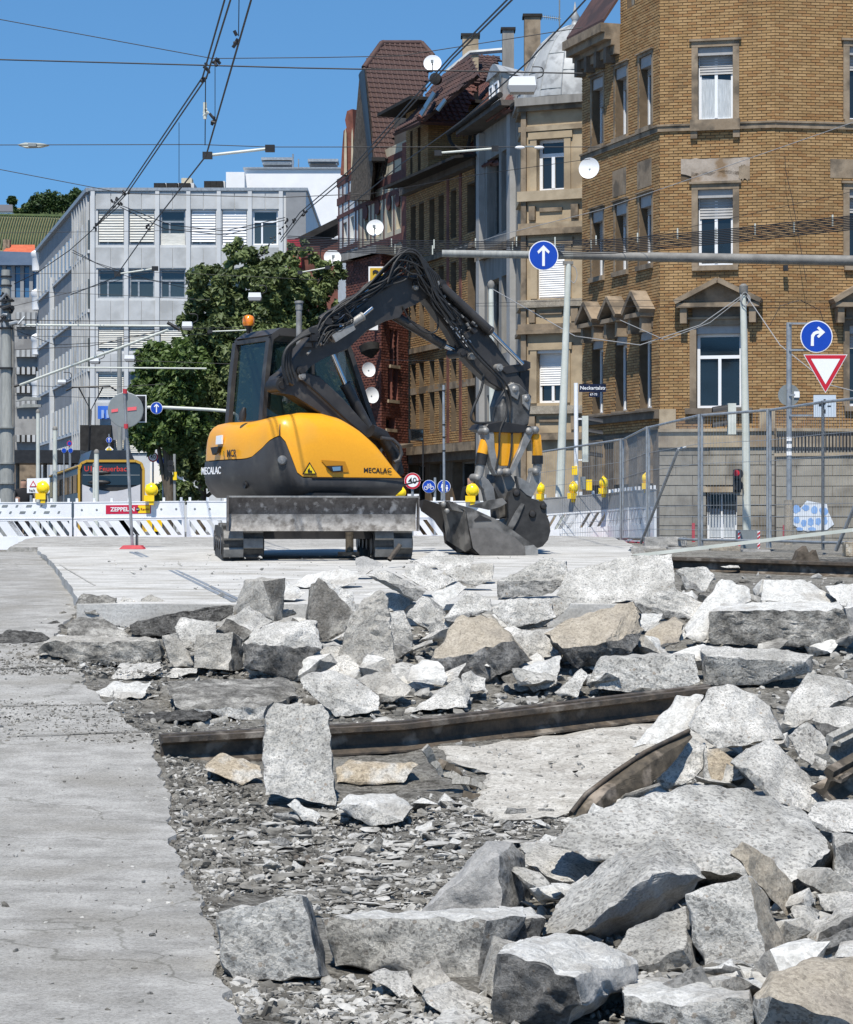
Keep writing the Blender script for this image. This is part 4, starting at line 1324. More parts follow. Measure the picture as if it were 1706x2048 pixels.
hood = shell([lev_y(0,.03),lev_y(0,.005),lev_y(0.3,.01),lev_y(0.55,.028),lev_y(0.74,.06),lev_y(0.87,.11),lev_y(0.945,.18),lev_y(0.985,.28),lev_y(1.0,.45)],'engine_hood',M['exyel'],EX,cap=True,smooth=60)
# seam between rear cover and side cover
mb = MB()
i0 = min(range(len(ring)),key=lambda i: abs(sv[i] - 0.0))
u,v = ring[i0]
pts = []
for t,a in ((0,.0),(0.25,.006),(0.5,.03),(0.7,.065),(0.84,.12),(0.93,.195)):
 z0 = zdark(0) + .012
 q = ins(u,v,a - .002)
 pts.append(UL(q[0],q[1],z0 + (ztop(u,v) - z0) * t))
mb.tube(pts,0.007,6)
mb.build('cover_seam',M['exblack'],hood)
mb = MB()
mb.tube([UL(*ins(0.46,0,-.017),2.112),UL(*ins(1.74,0,-.017),2.112)],0.008,6)
mb.build('cover_seam',M['exblack'],hood)
def side_pt(px,py,off=0.0):
 """point on the near body side under a pixel (plane v=off)"""
 return UP(px,py,off)
ud = uu
# lettering and plates on the near side
mb = MB()
o_ = side_pt(727,941,0.006)
mb.text('MECALAC',o_,uu,(0,0,1),0.088,align='LEFT',bold=0.012)
mb.build('lettering',M['exblack'],hood)
mb = MB()
t0,t1,t2 = side_pt(604,949,-.004),side_pt(634,949,-.004),side_pt(619,924,-.004)
mb.prism([t0,t1,t2],-vv * 0.003)
wt = mb.build('warning_plate',M['exblack'],hood)
mb = MB()
c_ = (t0 + t1 + t2) / 3
mb.prism([c_ + (t - c_) * 0.74 - vv * .006 for t in (t0,t1,t2)],-vv * 0.002)
mb.build('plate_face',M['yel'],wt)
mb = MB()
mb.prism([c_ - vv * .01 + uu * a + V(0,0,b) for a,b in ((-.03,-.03),(.03,-.03),(.03,-.005),(.0,.0),(-.005,.03),(-.03,.005))],-vv * .002)
mb.build('pictogram',M['exblack'],wt)
# recessed handle
mb = MB()
mb.prism([side_pt(642,920,.0),side_pt(690,923,.0),side_pt(698,944,.0),side_pt(664,945,.0),side_pt(652,932,.0)],-vv * 0.004)
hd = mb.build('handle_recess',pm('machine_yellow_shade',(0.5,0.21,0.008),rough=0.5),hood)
mb = MB()
mb.prism([side_pt(651,932,-.005),side_pt(684,931,-.005),side_pt(684,943,-.005),side_pt(664,944,-.005)],-vv * 0.02)
mb.build('handle',M['exblack'],hd)
mb = MB()
mb.prism([side_pt(664,934,-.026),side_pt(681,933,-.026),side_pt(681,941,-.026),side_pt(666,942,-.026)],-vv * 0.004)
mb.build('latch',M['chrome'],hd)
def rear_pt(px,py):
 """point on the rear (left) face under a pixel: plane with the rear normal"""
 r = P(px,py,1.0) - V(0,0,CZ)
 p0 = UL(-0.085,1.0,0)
 t = (p0 - V(0,0,0)).dot(uu) / r.dot(uu)
 return V(0,0,CZ) + r * t
mb = MB()
mb.text('MECALAC',rear_pt(409,943) - uu * .045,-vv,(0,0,1),0.13,align='LEFT',bold=0.012)
mb.build('lettering',M['enam'],EX)
mb = MB()
mb.text('MCR',rear_pt(458,908) - uu * 0.03,-vv,(0,0,1),0.13,align='LEFT',bold=0.014)
mb.build('lettering',M['exblack'],EX)
mb = MB()
mb.text('8',rear_pt(450,908) - uu * 0.03,-vv,(0,0,1),0.1,align='LEFT',bold=0.014)
mb.build('lettering',pm('faded_olive',(0.3,0.2,0.02)),EX)
mb = MB()
mb.prism([rear_pt(435,872) - uu * .0,rear_pt(446,870),rear_pt(446,888),rear_pt(434,889)],-uu * .02)
mb.build('sticker',M['enam'],EX)
mb = MB()
mb.prism([rear_pt(428,895),rear_pt(444,893),rear_pt(441,905),rear_pt(432,910)],-uu * .05)
mb.build('rear_latch',M['exblack'],EX)
q = UL(*ins(0.12,0.12,-.02),2.33)
mb = MB()
mb.lathe([(.0,.03),(.045,.025),(.06,0),(.06,-.02)],q,(q - UL(.85,1,2.33)),18)
mb.build('rear_lamp',M['castgrey'],EX,40)
mb = MB()
mb.lathe([(.0,-.005),(.03,.012),(.045,.012),(.045,-.02)],rear_pt(487,970) + uu * .02,-uu,16)
mb.build('tow_eye',M['exblack'],EX,40)
mb = MB()
q0 = UP(484,842,1.0)
mb.tube([q0,q0 + V(0.01,0,.09),q0 + V(.03,0,.17)],[.045,.05,.02],10)
mb.build('air_intake',M['exblack'],EX,40)
# guard hoop at the front of the body
mb = MB()
mb.tube([UP(762,876,.15),UP(785,879,.15),UP(799,892,.15),UP(803,907,.15),UP(798,920,.15),UP(788,925,.15)],0.024,10)
mb.build('guard_hoop',M['exdark'],EX,50)
mb = MB()
mb.tube([UP(742,862,.3),UP(765,872,.3),UP(785,905,.3),UP(795,945,.3),UP(780,960,.3)],0.09,8)
mb.build('swing_frame',M['exblack'],EX,50)
# ---- cab
CV0,CV1 = 0.95,1.93
zc0,zc1 = 2.75,3.93
cab_pts = {}
nearp = [(0.22,2.45),(0.30,3.4),(0.36,3.88),(0.47,3.95),(1.3,3.93),(1.46,3.82),(1.93,2.55),(1.9,2.3)]
def cabpoly(v,k=0.0):
 cu,cz = 0.9,3.2
 return [UL(u + (cu - u) * k,v,z + (cz - z) * k) for u,z in nearp]
cabroot = MB()
# frame: outline bars near + far + cross bars
for v in (CV0,CV1):
 pp = cabpoly(v)
 for i in range(len(pp)):
  w = 0.1 if i in (0,1,5) else 0.07
  cabroot.bar(pp[i],pp[(i + 1) % len(pp)],0.06,w,vv)
pa,pb = cabpoly(CV0),cabpoly(CV1)
for i in range(len(pa)):
 cabroot.bar(pa[i],pb[i],0.05,0.05) if i != 1 else None
CAB = cabroot.build('cab',M['exdark'],EX)
mb = MB()
mb.prism([UL(0.36,CV0 - .03,3.93),UL(1.38,CV0 - .03,3.91),UL(1.3,CV0 - .03,4.0),UL(0.5,CV0 - .03,4.02)],vv * (CV1 - CV0 + .06))
mb.build('cab_roof',M['exdark'],CAB)
mb = MB()
mb.prism([UL(0.2,CV0 + .03,2.3),UL(1.64,CV0 + .03,2.3),UL(1.62,CV0 + .03,2.72),UL(0.2,CV0 + .03,2.72)],vv * (CV1 - CV0 - .06))
mb.build('cab_floor',M['exblack'],CAB)
mb = MB()
mb.poly(cabpoly(CV0 + .02,.03))
mb.build('side_window',M['glasst'],CAB)
mb = MB()
mb.poly(cabpoly(CV1 - .02,.03))
mb.build('side_window',M['glasst'],CAB)
mb = MB()
mb.quad(UL(.27,CV0 + .1,2.85),UL(.27,CV1 - .1,2.85),UL(.365,CV1 - .1,3.84),UL(.365,CV0 + .1,3.84))
mb.build('rear_window',M['glasst'],CAB)
mb = MB()
mb.quad(UL(1.93,CV0 + .06,2.5),UL(1.93,CV1 - .06,2.5),UL(1.46,CV1 - .06,3.8),UL(1.46,CV0 + .06,3.8))
mb.build('windscreen',M['glasst'],CAB)
mb = MB()
mb.prism([UL(.5,1.2,2.7),UL(.95,1.2,2.7),UL(.95,1.2,2.95),UL(.68,1.2,2.97),UL(.58,1.2,3.6),UL(.46,1.2,3.6)],vv * .5)
mb.build('seat',M['exblack'],CAB)
mb = MB()
mb.tube([UL(1.22,1.05,3.5),UL(1.28,1.05,3.36),UL(1.36,1.05,3.25),UL(1.4,1.05,3.15),UL(1.33,1.05,3.1),UL(1.27,1.05,3.2),UL(1.22,1.05,3.4)],.018,8)
mb.build('grab_handle',M['exblack'],CAB,50)
mb = MB()
mb.bar(UL(.95,CV0 - .02,2.72),UL(.95,CV0 - .02,3.9),.04,.04,vv)
mb.build('window_post',M['exdark'],CAB)
# beacon, exhaust
q = UP(497,662,1.6)
mb = MB()
mb.tube([q + V(0,0,-.03),q + V(0,0,.03),q + V(0,0,.07)],[.02,.035,.06],14)
bc = mb.build('beacon_base',M['exblack'],EX,40)
mb = MB()
mb.lathe([(.065,0),(.078,.03),(.076,.09),(.06,.125),(.02,.14)],q + V(0,0,.065),(0,0,1),18)
mb.build('beacon_lens',M['amber'],bc,60)
q = UP(598,700,.6)
mb = MB()
mb.tube([q + V(0,0,-.3),q + V(0,0,.52)],.037,14)
mb.tube([q + V(0,0,.50),q + V(0,0,.58),q + V(0,0,.585),q + V(0,0,.61),q + V(0,0,.615)],[.045,.045,.058,.055,.03],14)
mb.build('exhaust_pipe',M['castgrey'],EX,40)
# ---- boom, traced on the plane in front of the cab
BV = 0.52
def ext(name,pix,v0,v1,mat,parent,bev=0.0):
 mb = MB()
 A = [UP(x,y,v0) for x,y in pix]
 c = sum(A,V(0,0,0)) / len(A)
 if bev:
  B0 = [p + (c - p).normalized() * bev for p in A]
  A1 = [p + vv * bev for p in A]
  n = len(A)
  A2 = [p + vv * (v1 - v0 - bev) for p in A]
  B1 = [p + vv * (v1 - v0) for p in B0]
  rows = [B0,A1,A2,B1]
  vs = [p for r in rows for p in r]
  fs = [tuple(range(n)),tuple(3 * n + i for i in range(n - 1,-1,-1))]
  for j in range(3):
   for i in range(n):
    k = (i + 1) % n
    fs.append((j * n + i,(j + 1) * n + i,(j + 1) * n + k,j * n + k))
  mb.add(vs,fs)
 else:
  mb.prism(A,vv * (v1 - v0))
 return mb.build(name,mat,parent)
bb = ext('boom_base',[(550,766),(556,752),(575,738),(600,740),(640,752),(690,800),(770,892),(748,915),(690,876),(640,826),(585,790),(560,786)],.40,.66,M['boomc'],EX,.02)
bm_ = ext('boom_middle',[(562,760),(586,718),(622,672),(646,656),(696,630),(738,598),(760,566),(794,552),(848,550),(862,566),(856,594),(834,608),(810,618),(802,634),(772,642),(738,660),(694,700),(654,714),(620,734),(586,772)],.36,.62,M['boomc'],EX,.02)
st = ext('boom_stick',[(836,556),(862,545),(890,562),(912,596),(956,643),(992,686),(1016,724),(1046,762),(1060,790),(1040,803),(1008,782),(980,766),(942,730),(922,706),(896,660),(862,612),(840,585)],.42,.60,M['boomc'],EX,.02)
ext('stick_rib',[(878,600),(905,626),(925,655),(940,690),(925,700),(900,655),(868,610)],.405,.43,M['exblack'],st)
for x,y,r in ((564,770,.085),(603,742,.06),(605,752,.05),(835,567,.06),(833,574,.04),(885,568,.06),(876,567,.035),(925,706,.06),(947,712,.045),(1000,735,.05),(1032,778,.05)):
 mb = MB()
 a = UP(x,y,.33)
 mb.lathe([(r * .55,-.012),(r * .6,0),(r,.004),(r,.30),(r * .6,.302),(r * .5,.31)],a,vv,18)
 mb.build('pivot_pin',M['exblack'] if r > .05 else M['castgrey'],EX,40)
def hyd(px0,py0,px1,py1,px2,py2,r,v=BV,name='hydraulic_cylinder',mat=None):
 a,b,c = UP(px0,py0,v),UP(px1,py1,v),UP(px2,py2,v)
 mb = MB()
 mb.tube([a,a.lerp(b,.03),a.lerp(b,.04),a.lerp(b,.95),a.lerp(b,.955),b],[r * .9,r * .9,r,r,r * 1.1,r * 1.1],16)
 h = mb.build(name,mat or M['boomc'],EX,40)
 mb = MB()
 mb.tube([b,c],r * .5,14)
 mb.build('piston_rod',M['chrome'],h,40)
hyd(786,630,887,690,928,708,.062,.5)
hyd(882,572,982,664,1045,728,.06,.36)
hyd(660,676,725,632,744,616,.055,.30,mat=M['castgrey'])
hyd(738,860,690,768,664,706,.07,.62)
hyd(640,640,700,602,735,580,.05,.28)
mb = MB()
mb.bar(UP(664,678,.26),UP(704,652,.26),.1,.1,vv)
mb.build('valve_block',M['castgrey'],EX)
rv = random.Random(4)
for k in range(26):
 mb = MB()
 x,y = rv.uniform(612,700),0
 y = 690 - (x - 612) * .62 + rv.uniform(-24,18)
 c = UP(x,y,rv.uniform(.2,.36))
 if k % 2:
  mb.cyl(c,c + V(rv.uniform(-.06,.06),rv.uniform(-.05,.05),rv.uniform(-.05,.07)),rv.uniform(.014,.028),n=8)
 else:
  mb.obox(c,uu * rv.uniform(.02,.05),vv * .03,V(0,0,rv.uniform(.015,.04)))
 mb.build('fitting',[M['exblack'],M['castgrey'],M['rubber'],M['chrome']][k % 4 if k % 4 != 3 or k < 10 else 0],EX,40)
for k in range(16):
 mb = MB()
 t = rv.random()
 c = UP(880 + 70 * t + rv.uniform(-8,8),598 + 62 * t + rv.uniform(-8,8),rv.uniform(.3,.38))
 mb.cyl(c,c + uu * rv.uniform(.02,.07) + V(0,0,rv.uniform(-.07,-.01)),rv.uniform(.012,.024),n=8)
 mb.build('fitting',M['castgrey'] if k % 2 else M['exblack'],EX,40)
def smooth_path(pts,n=6):
 out = []
 for i in range(len(pts) - 1):
  p0,p1,p2,p3 = pts[max(i - 1,0)],pts[i],pts[i + 1],pts[min(i + 2,len(pts) - 1)]
  for k in range(n):
   t = k / n
   out.append(0.5 * ((2 * p1) + (-p0 + p2) * t + (2 * p0 - 5 * p1 + 4 * p2 - p3) * t * t + (-p0 + 3 * p1 - 3 * p2 + p3) * t ** 3))
 out.append(pts[-1])
 return out
def hose(pix,r,v,par=None,mat=None):
 pts = [UP(x,y,v if not isinstance(v,list) else v[i]) for i,(x,y) in enumerate(pix)]
 mb = MB()
 mb.tube(smooth_path(pts,6),r,8)
 return mb.build('hose',mat or M['rubber'],EX,60)
for k in range(7):
 o = k * 3.2
 hose([(642 + o,668 - o),(662 + o,628 - o * .6),(690 + o,600 - o * .3),(735,585 - o * .9),(765 + o,560 - o),(790 + o * .5,530 - o * 1.6),(812 + o,512 - o * .4),(838 + o * .6,523 + o * .4),(852 + o * .5,550 + o * .3),(862 + o,585),(880 + o,618),(905 + o,650)],.0155,.26 + .02 * k)
for k in range(4):
 o = k * 5
 hose([(575 + o,770 - o),(566 + o,735 - o),(572 + o,700 - o),(600 + o,676 - o),(640 + o,660 - o),(672 + o,640 - o)],.021,.24 + .03 * k)
for k in range(5):
 o = k * 4
 hose([(775 + o,565 - o),(790 + o,525 - o),(815 + o,500 + o * 1.4),(838 + o,508 + o * 1.2),(850 + o * .4,540),(868,575 + o)],.013,.2 + .03 * k)
for k in range(2):
 o = k * 8
 hose([(905 + o,650),(935 + o,690),(960 + o,720),(985 + o,745),(1005 + o,768),(1014 + o,800),(1012 + o,830 + o),(1000 + o * 3,862),(998 + o * 3,905),(992 + o * 3,940)],.014,.3 + .02 * k)
rh = random.Random(8)
for k in range(13):
 j = lambda: rh.uniform(-13,13)
 hose([(630 + j(),668 + j()),(660 + j(),640 + j()),(695 + j(),612 + j()),(735 + j(),585 + j()),(770 + j(),560 + j()),(800 + j(),535 + j() * 2),(830 + j(),530 + j() * 2),(850 + j(),560 + j()),(875 + j(),600 + j()),(910 + j(),645 + j())],rh.uniform(.009,.014),rh.uniform(.2,.34))
for k in range(5):
 j = lambda: rh.uniform(-7,7)
 hose([(640 + j(),690 + j()),(660 + j(),660 + j()),(680 + j(),655 + j()),(700 + j(),640 + j()),(690 + j(),620 + j())],.009,rh.uniform(.18,.3))
for k in range(7):
 o = k * 7
 hose([(690 + o * .4,610 - o * .2),(735 + o * .6,572 - o * .5),(768 + o * .7,535 - o * .55),(800 + o * .7,508 - o * .2),(832 + o * .6,508 + o * .6),(850 + o * .7,540 + o * .4),(872 + o * .4,590 + o * .2),(905 + o * .3,640)],.012,.2 + .03 * k)
hose([(968,748),(962,780),(945,820),(943,838),(955,846),(985,845)],.018,.4)
hose([(600,755),(640,790),(700,845),(742,880)],.016,.36,mat=M['exblack'])
hose([(805,612),(820,640),(850,665),(872,662),(876,640),(868,618)],.012,.34)
mb = MB()
mb.text('MECALAC',UP(884,623,.40),UP(930,680,.40) - UP(884,623,.40),(UP(930,623,.40) - UP(884,680,.40)),0.13,align='LEFT',bold=0.012,ext=.004)
mb.build('lettering',M['enam'],st)
ext('guide_clamp',[(930,668),(950,655),(956,662),(936,676)],.34,.40,M['boomc'],st)
ext('link_arm',[(1002,738),(1008,732),(1040,728),(1050,720),(1062,724),(1062,736),(1052,742),(1012,748)],.40,.5,M['boomc'],EX,.012)
ext('link_rod',[(1040,740),(1060,740),(1058,790),(1048,800),(1040,780)],.44,.56,M['exblack'],EX,.012)
ext('coupler',[(1012,778),(1024,764),(1040,768),(1064,792),(1062,820),(1058,850),(1042,856),(1004,850),(1002,812)],.36,.66,M['bucket'],EX,.02)
ext('coupler_cheek',[(1016,770),(1028,765),(1040,785),(1036,800),(1020,790)],.33,.36,M['castgrey'],EX,.008)
ext('coupler_cheek',[(1045,790),(1058,788),(1063,800),(1058,822),(1046,808)],.33,.36,M['castgrey'],EX,.008)
for x,y in ((1030,778),(1054,797)):
 mb = MB()
 mb.lathe([(.02,-.02),(.03,-.01),(.045,0),(.045,.34)],UP(x,y,.325),vv,16)
 mb.build('pivot_pin',M['castgrey'],EX,40)
# ---- grab: yellow plate, two arms, tilt cylinders, two shells
ext('grab_head',[(975,848),(1000,842),(1062,852),(1066,862),(1040,866),(980,864),(968,858)],.30,.70,M['exblack'],EX,.015)
ext('grab_plate',[(984,864),(1044,864),(1045,888),(1030,922),(1022,932),(1002,932),(994,922),(986,888)],.36,.40,M['exyel'],EX,.008)
ext('grab_arm',[(966,852),(980,850),(988,866),(990,895),(998,935),(1002,950),(992,950),(984,935),(974,892),(968,870)],.31,.42,M['castgrey'],EX,.01)
ext('grab_arm',[(1050,858),(1060,852),(1068,862),(1060,882),(1046,910),(1032,938),(1024,950),(1016,948),(1024,930),(1040,896),(1048,872)],.31,.42,M['castgrey'],EX,.01)
for x,y in ((972,862),(1058,862),(1000,944),(1016,944),(956,955),(1073,943),(1072,860)):
 mb = MB()
 mb.lathe([(.012,-.03),(.03,-.025),(.05,0),(.05,.14)],UP(x,y,.30),vv,16)
 mb.build('pivot_pin',M['castgrey'],EX,40)
for sx,ps in ((-1,((971,880),(964,908),(961,930),(957,952))),(1,((1071,868),(1075,911),(1075,928),(1074,942)))):
 a,b,c,d = [UP(x,y,.38) for x,y in ps]
 mb = MB(); mb.tube([a,a.lerp(b,.1),b],[.05,.07,.07],16)
 h = mb.build('tilt_cylinder',M['exyel'],EX,40)
 mb = MB(); mb.tube([b,c],.073,16); mb.build('cylinder_collar',M['exblack'],h,40)
 mb = MB(); mb.tube([c,d],.06,16); mb.build('cylinder_end',M['castgrey'],h,40)
ext('grab_link',[(950,950),(962,948),(978,960),(988,975),(992,1000),(985,1015),(975,1010),(968,980),(958,968)],.33,.42,M['castgrey'],EX,.01)
ext('grab_link',[(1034,952),(1058,966),(1064,945),(1074,940),(1082,948),(1078,970),(1064,996),(1052,990),(1040,978)],.33,.42,M['castgrey'],EX,.01)
ext('grab_body',[(992,948),(1022,948),(1032,965),(1028,985),(1018,1000),(1015,1035),(1000,1038),(996,1000),(986,975)],.38,.62,M['bucket'],EX,.02)
# wide front bucket lying open on the slab
BW = S(960,1109)
def bpt(px,py,dd):
 return P(px,py,31.0 + dd)
mb = MB()
mb.prism([bpt(895,1003,0),(bpt(945,1017,0)),bpt(1000,1042,0),bpt(1070,1092,0),bpt(1075,1111,0),bpt(958,1111,0),bpt(944,1098,0),bpt(930,1025,0),bpt(905,1020,0)],V(-.12,.9,0))
bk = mb.build('front_bucket',M['bucket'],EX)
mb = MB()
mb.prism([bpt(836,1002,.75),bpt(848,999,.75),bpt(882,1010,.6),bpt(897,1002,.02),bpt(932,1024,-.02),bpt(944,1098,-.03),bpt(958,1110,-.03),bpt(915,1106,.3),bpt(889,1086,.45),bpt(886,1066,.5),bpt(868,1040,.62),bpt(842,1022,.75)],V(.02,.1,.0))
mb.build('bucket_back',M['exblack'],bk)
mb = MB()
mb.prism([bpt(880,1006,.35),bpt(890,1002,.3),bpt(905,1004,.1),bpt(930,1022,-.03),bpt(942,1096,-.05),bpt(930,1104,.0),bpt(892,1080,.35),bpt(888,1040,.35)],V(.03,.06,0))
mb.build('bucket_cheek',M['bucket'],bk)
mb = MB()
mb.prism([bpt(938,1056,-.02),bpt(980,1055,-.02),bpt(1030,1075,-.02),bpt(1050,1094,-.02),bpt(1050,1110,-.02),bpt(960,1110,-.02),bpt(946,1096,-.02)],V(0,-.025,0))
mb.build('bucket_rib',pm('bucket_worn',(.1,.094,.088),(.17,.16,.15),5,.6,.3),bk)
mb = MB()
mb.prism([bpt(1049,1092,-.03),bpt(1068,1090,-.03),bpt(1076,1098,-.03),bpt(1076,1111,-.03),bpt(1051,1111,-.03)],V(0,.12,0))
mb.build('bucket_tooth',M['castgrey'],bk)
mb = MB()
mb.prism([bpt(948,1040,-.004),bpt(960,1030,-.004),bpt(984,1041,-.004),bpt(950,1043,-.004)],V(0,-.004,0))
mb.build('bucket_slot',M['exblack'],bk)
for x,y in ((887,1008),(894,1022)):
 mb = MB(); mb.lathe([(.01,-.02),(.025,-.015),(.035,0),(.035,.1)],bpt(x,y,.0),(0,1,0),14)
 mb.build('pivot_pin',M['castgrey'],bk,40)
mb = MB()
mb.prism([bpt(934,1012,.3),bpt(980,1000,.3),bpt(1005,996,.3),bpt(1014,1006,.3),bpt(1000,1014,.3),bpt(978,1020,.3),bpt(960,1016,.3)],V(0,.12,0))
mb.build('bucket_bar',M['bucket'],bk)
# rounded rear shell
rnd = [(1008,1062),(1018,1038),(1016,1000),(1022,984),(1034,976),(1045,984),(1054,993),(1080,1003),(1088,1002),(1093,1010),(1092,1026),(1099,1044),(1101,1062),(1096,1080),(1085,1093),(1076,1096),(1050,1082)]
mb = MB()
mb.prism([bpt(x,y,.35) for x,y in rnd],V(-.1,.75,0))
rs_ = mb.build('rear_shell',pm('shell_dark',(.022,.021,.02),(.05,.048,.046),6,.55,.2),EX)
mb = MB()
mb.prism([bpt(1010,1062,.34),bpt(1030,1024,.34),bpt(1042,1006,.34),bpt(1049,1008,.34),bpt(1036,1040,.34),bpt(1020,1068,.34)],V(0,-.02,0))
mb.build('shell_rib',M['bucket'],rs_)
for x,y,r in ((1033,986,.05),(1087,1012,.045),(1065,1028,.05)):
 mb = MB(); mb.lathe([(.015,-.03),(r * .7,-.025),(r,0),(r,.1)],bpt(x,y,.34),(0,1,0),16)
 mb.build('pivot_pin',M['exblack'],rs_,40)
# work mirror on an arm at the far front
mb = MB()
mb.tube([UP(846,880,1.9),UP(846,960,1.9),UP(800,972,1.7)],.012,6)
mm = mb.build('mirror_arm',M['exblack'],EX)
mb = MB()
mb.prism([UP(820,858,1.9),UP(847,858,1.9),UP(847,882,1.9),UP(822,881,1.9)],vv * .04)
mb.build('mirror',M['exblack'],mm)
mb = MB()
mb.poly([UP(823,860,1.89),UP(845,860,1.89),UP(845,880,1.89),UP(824,879,1.89)])
mb.build('mirror_glass',pm('mirror_glass',(.7,.68,.62),rough=.05,metal=1.0),mm)
# ------------------------------------------------------------------ plastic barrier panels
FX,FZ = V(1,0,0),V(0,0,1)
GB = 'white plastic barrier panels round the site'
def barrier(a,b,label,holes=False,sign=False,back=False):
 a,b = Vector(a),Vector(b)
 w = (b - a).length
 dx = (b - a).normalized()
 dy = V(-dx.y,dx.x,0)
 ux = dx
 T = thing('traffic_barrier',label,'barrier',a,GB)
 def L(x,y,z):
  return a + ux * x + dy * y + FZ * z
 def bxx(mb,x0,x1,y0,y1,z0,z1,mi=None):
  mb.obox(L((x0 + x1) / 2,(y0 + y1) / 2,(z0 + z1) / 2),ux * ((x1 - x0) / 2),dy * ((y1 - y0) / 2),FZ * ((z1 - z0) / 2),mi)
 mb = MB()
 bxx(mb,0.01,w - .01,0,.035,.7,.965)
 bxx(mb,0.0,w,-.008,.043,.965,.985)
 bxx(mb,0.0,w,-.008,.043,.68,.7)
 board = mb.build('board',M['pshade' if back else 'pwhite'],T)  # boards seen from behind carry their shade in the grey colour
 if holes:
  for r in range(2):
   for k in range(9):
    x = .12 + k * .215 + r * .1
    if x > w - .15:
     continue
    mb = MB()
    wd = .09 if (k + r) % 2 else .03
    mb.prism([L(x - wd / 2 + .015,-.002,.935 - r * .115),L(x + wd / 2 + .02,-.002,.935 - r * .115),L(x + wd / 2,-.002,.895 - r * .115),L(x - wd / 2 - .005,-.002,.895 - r * .115)],dy * -.004)
    mb.build('recess',M['sback'],board)
 else:
  for x in (.15,.42,w - .42,w - .15):
   mb = MB()
   mb.lathe([(.012,-.006),(.02,-.004),(.02,.0)],L(x,-.001,.84),dy,10)
   mb.build('rivet',M['sback'],board)
 mb = MB()
 bxx(mb,0,.05,0,.04,.05,.68)
 bxx(mb,w - .05,w,0,.04,.05,.68)
 bxx(mb,.05,w - .05,0,.04,.645,.68)
 bxx(mb,.05,w - .05,0,.04,.13,.37)
 bxx(mb,0,w,-.004,.044,.05,.085)
 fr = mb.build('frame',M['pwhite'],T)
 # slanted slats with open slots between them
 z0,z1 = .37,.645
 sh = .2
 pitch = .19
 k = -2
 while True:
  x = .05 + k * pitch
  if x > w:
   break
  wide = .115 if not (abs(x + sh / 2 - w * .36) < pitch * .6) else pitch + .1
  pts = [(x,z1),(x + wide,z1),(x + wide + sh,z0),(x + sh,z0)]
  # clip to the frame
  def cl(p,q,xv):
   t = (xv - p[0]) / (q[0] - p[0])
   return (xv,p[1] + (q[1] - p[1]) * t)
  for lim,sgn in ((.05,1),(w - .05,-1)):
   out = []
   for i in range(len(pts)):
    p,q = pts[i - 1],pts[i]
    pin,qin = (p[0] - lim) * sgn >= 0,(q[0] - lim) * sgn >= 0
    if pin and not qin:
     out.append(cl(p,q,lim))
    elif qin and not pin:
     out += [cl(p,q,lim),q]
    elif qin:
     out.append(q)
   pts = out
   if len(pts) < 3:
    break
  if len(pts) >= 3:
   mb = MB()
   mb.prism([L(px,.004,pz) for px,pz in pts],dy * .03)
   mb.build('slat',M['pwhite'],T)
  k += 1
 n = 7
 for k in range(n):
  x = .06 + (w - .12) * k / (n - 1)
  mb = MB()
  bxx(mb,x - .022,x + .022,.0,.035,.985,1.05)
  mb.build('peg',M['pwhite'],T)
 for x in (.2,w - .2):
  mb = MB()
  mb.obox(L(x,0,.03),ux * .1,dy * .35,FZ * .03)
  mb.build('foot',M['red'],T)
 if sign:
  mb = MB()
  mb.quad(L(.585,-.004,.76),L(1.4,-.004,.76),L(1.4,-.004,.92),L(.585,-.004,.92))
  sg = mb.build('name_plate',pm('plate_red',(.5,.012,.05),rough=.5),T)
  mb = MB()
  mb.quad(L(1.17,-.008,.77),L(1.385,-.008,.77),L(1.385,-.008,.91),L(1.17,-.008,.91))
  mb.build('plate_panel',M['yel'],sg)
  mb = MB()
  mb.text('ZEPPELIN',L(.67,-.008,.84),ux,FZ,.105,bold=.022)
  mb.build('lettering',M['enam'],sg)
  mb = MB()
  mb.lathe([(.036,-.004),(.036,0)],L(1.165,-.008,.84),dy,18)
  mb.build('emblem',M['black'],sg)
  mb = MB()
  mb.text('CAT',L(1.165,-.013,.84),ux,FZ,.032,align='CENTER',bold=.01)
  mb.build('lettering',M['enam'],sg)
  mb = MB()
  mb.text('Rental',L(1.215,-.012,.84),ux,FZ,.062,bold=.008)
  mb.build('lettering',pm('plate_brown',(.3,.06,.01)),sg)
 return T
bz = lambda px,d,z: V((px - 853) / F * d,d,z)
zb = 1.6 + 40 / F * 44 - 1.0
barrier(bz(-78,43.6,zb - .03),bz(144,43.9,zb - .02),'white barrier panel with two rows of small recesses, by the big left mast',holes=True)
barrier(bz(147,44,zb - .02),bz(369,44,zb),'white barrier panel with the red name plate in front of the tram',sign=True)
barrier(bz(373,44,zb),bz(598,44,zb),'white barrier panel left of the dozer blade')
barrier(bz(601,44,zb),bz(823,44,zb),'white barrier panel hidden behind the excavator tracks')
barrier(bz(827,44,zb),bz(1050,44,zb),'white barrier panel behind the open front bucket')
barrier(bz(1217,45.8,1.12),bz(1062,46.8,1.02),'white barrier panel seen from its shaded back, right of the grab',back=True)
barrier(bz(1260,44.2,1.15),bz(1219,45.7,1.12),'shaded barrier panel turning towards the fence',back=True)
barrier(bz(1313,42.6,1.16),bz(1263,44.1,1.15),'shaded barrier panel ending behind the slanted fence brace',back=True)
